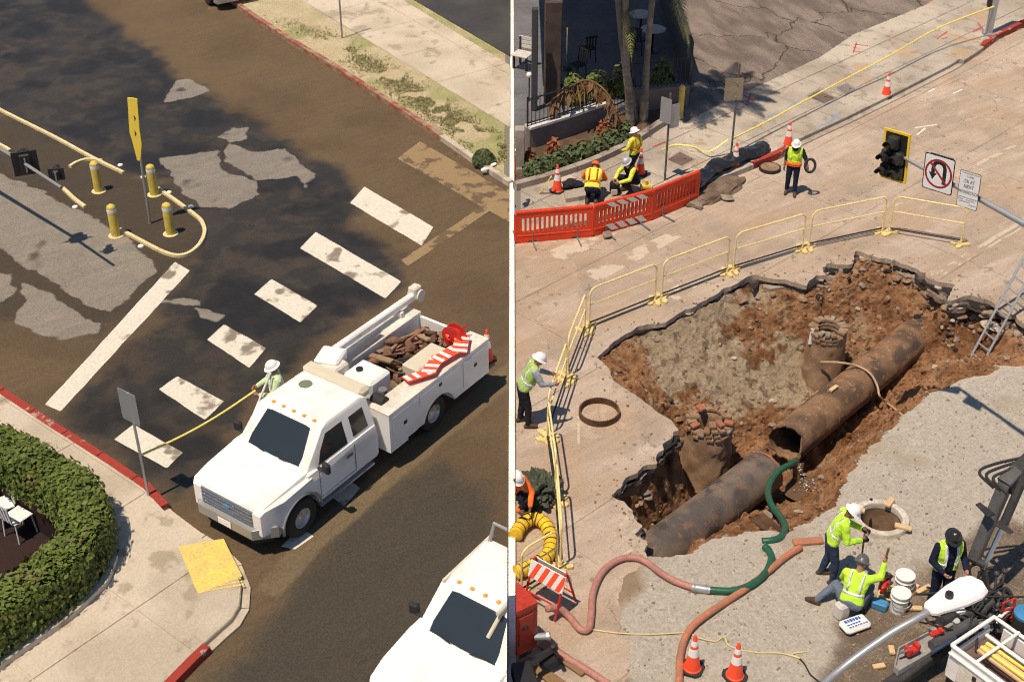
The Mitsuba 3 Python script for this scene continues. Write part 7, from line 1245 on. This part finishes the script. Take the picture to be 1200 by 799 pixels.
for k in range(5): solo('lumber', xf(box((1.55, .30+.085*k, -.05+.03*(k % 2)), (2.6, .055, .045), rotz(.015*k), .005), A0, TRr), 'tape_yellow' if k % 2 else 'pale_wood', ['yellow straight edge lying along the trailer, nearest the white rail' if k == 9 else 'long pale batten on the trailer nearest the side door', 'yellow straight edge on the trailer beside the pale batten', 'long pale batten in the middle of the trailer load', 'yellow straight edge right of the middle batten', 'long pale batten farthest toward the upper rail'][k], 'batten')
for k, (x, y, m) in enumerate([(.75, .65, 'red_paint'), (1.0, .18, 'red_paint'), (1.3, .70, 'black_metal')]): solo('hand_tool', xf(cat(box((x, y, -.22), (.20, .10, .09), rotz(.4+k), .02), cyl((x-.15, y, -.22), (x+.2, y+.08, -.2), .02, n=8)), A0, TRr), m, ['red hand tool on the brown trailer deck near the front rail', 'red hand tool by the trailer side panel', 'black hand tool beside the battens'][k], 'hand tool')
# things beyond the trailer
h0 = mz(1170, 745, .25); h1 = mz(1176, 706, 1.0); hk = thing('hand_truck', 'red hand truck standing behind the white trailer', 'hand truck'); o = V(.22, .10, 0)
for s in (0, 1): part(hk, 'rail', cyl(h0+o*s*1.0, h1+o*s*1.0, .022, n=8), 'red_paint')
for q in (.15, .45, .75, 1.0): part(hk, 'crossbar', cyl(h0+(h1-h0)*q, h0+(h1-h0)*q+o, .016, n=8), 'red_paint')
part(hk, 'toe_plate', box(h0+o*.5+V(0, -.12, -.02), (.36, .24, .02), rotz(.42)), 'red_paint')
for s in (0, 1): part(hk, 'wheel', cyl(h0+o*(s*1.3-.15)+V(0, .06, .02), h0+o*(s*1.3-.15)+V(.05, .08, .02), .12, n=16), 'black_rubber')
wc = mz(1196, 742, .35); wk = thing('water_cooler', 'blue topped round water cooler by the right edge', 'water cooler'); part(wk, 'body', lathe([(0, 0), (.17, 0), (.19, .42), (0, .42)], 24, wc), 'machine_black', 40); part(wk, 'lid', lathe([(.195, .42), (.195, .47), (.12, .50), (0, .50)], 24, wc), 'case_blue', 40)
yj = mz(1188, 758, .5); jj = thing('fuel_can', 'yellow fuel can with an orange spout beside the blue water cooler', 'fuel can'); part(jj, 'body', box(yj, (.16, .26, .34), rotz(.9)@rotx(.3), .04), 'signal_yellow'); part(jj, 'spout', cyl(yj+V(-.05, -.15, .05), yj+V(-.16, -.28, .02), .035, n=10), 'cone_orange')
ml = G(1168, 720, .1); cb_ = thing('concrete_half_ring', 'white rimmed half ring standing in the mud behind the drill unit', 'concrete ring'); part(cb_, 'rim', tube([mz(1160, 738, .55)+V(.55*q, .42*q, .42*math.sin(math.pi*min(1, q*1.0))*.5) for q in np.linspace(0, 1.25, 16)], .04, 8), 'white_plastic', True); part(cb_, 'wall', hull([mz(1162, 742, .2), mz(1162, 738, .5), mz(1196, 712, .5), mz(1196, 718, .2), mz(1180, 722, .75), mz(1163, 741, .2)+V(.02, .05, 0), mz(1180, 722, .72)+V(.02, .05, 0), mz(1196, 716, .3)+V(.02, .05, 0)]), 'deck_brown', False)
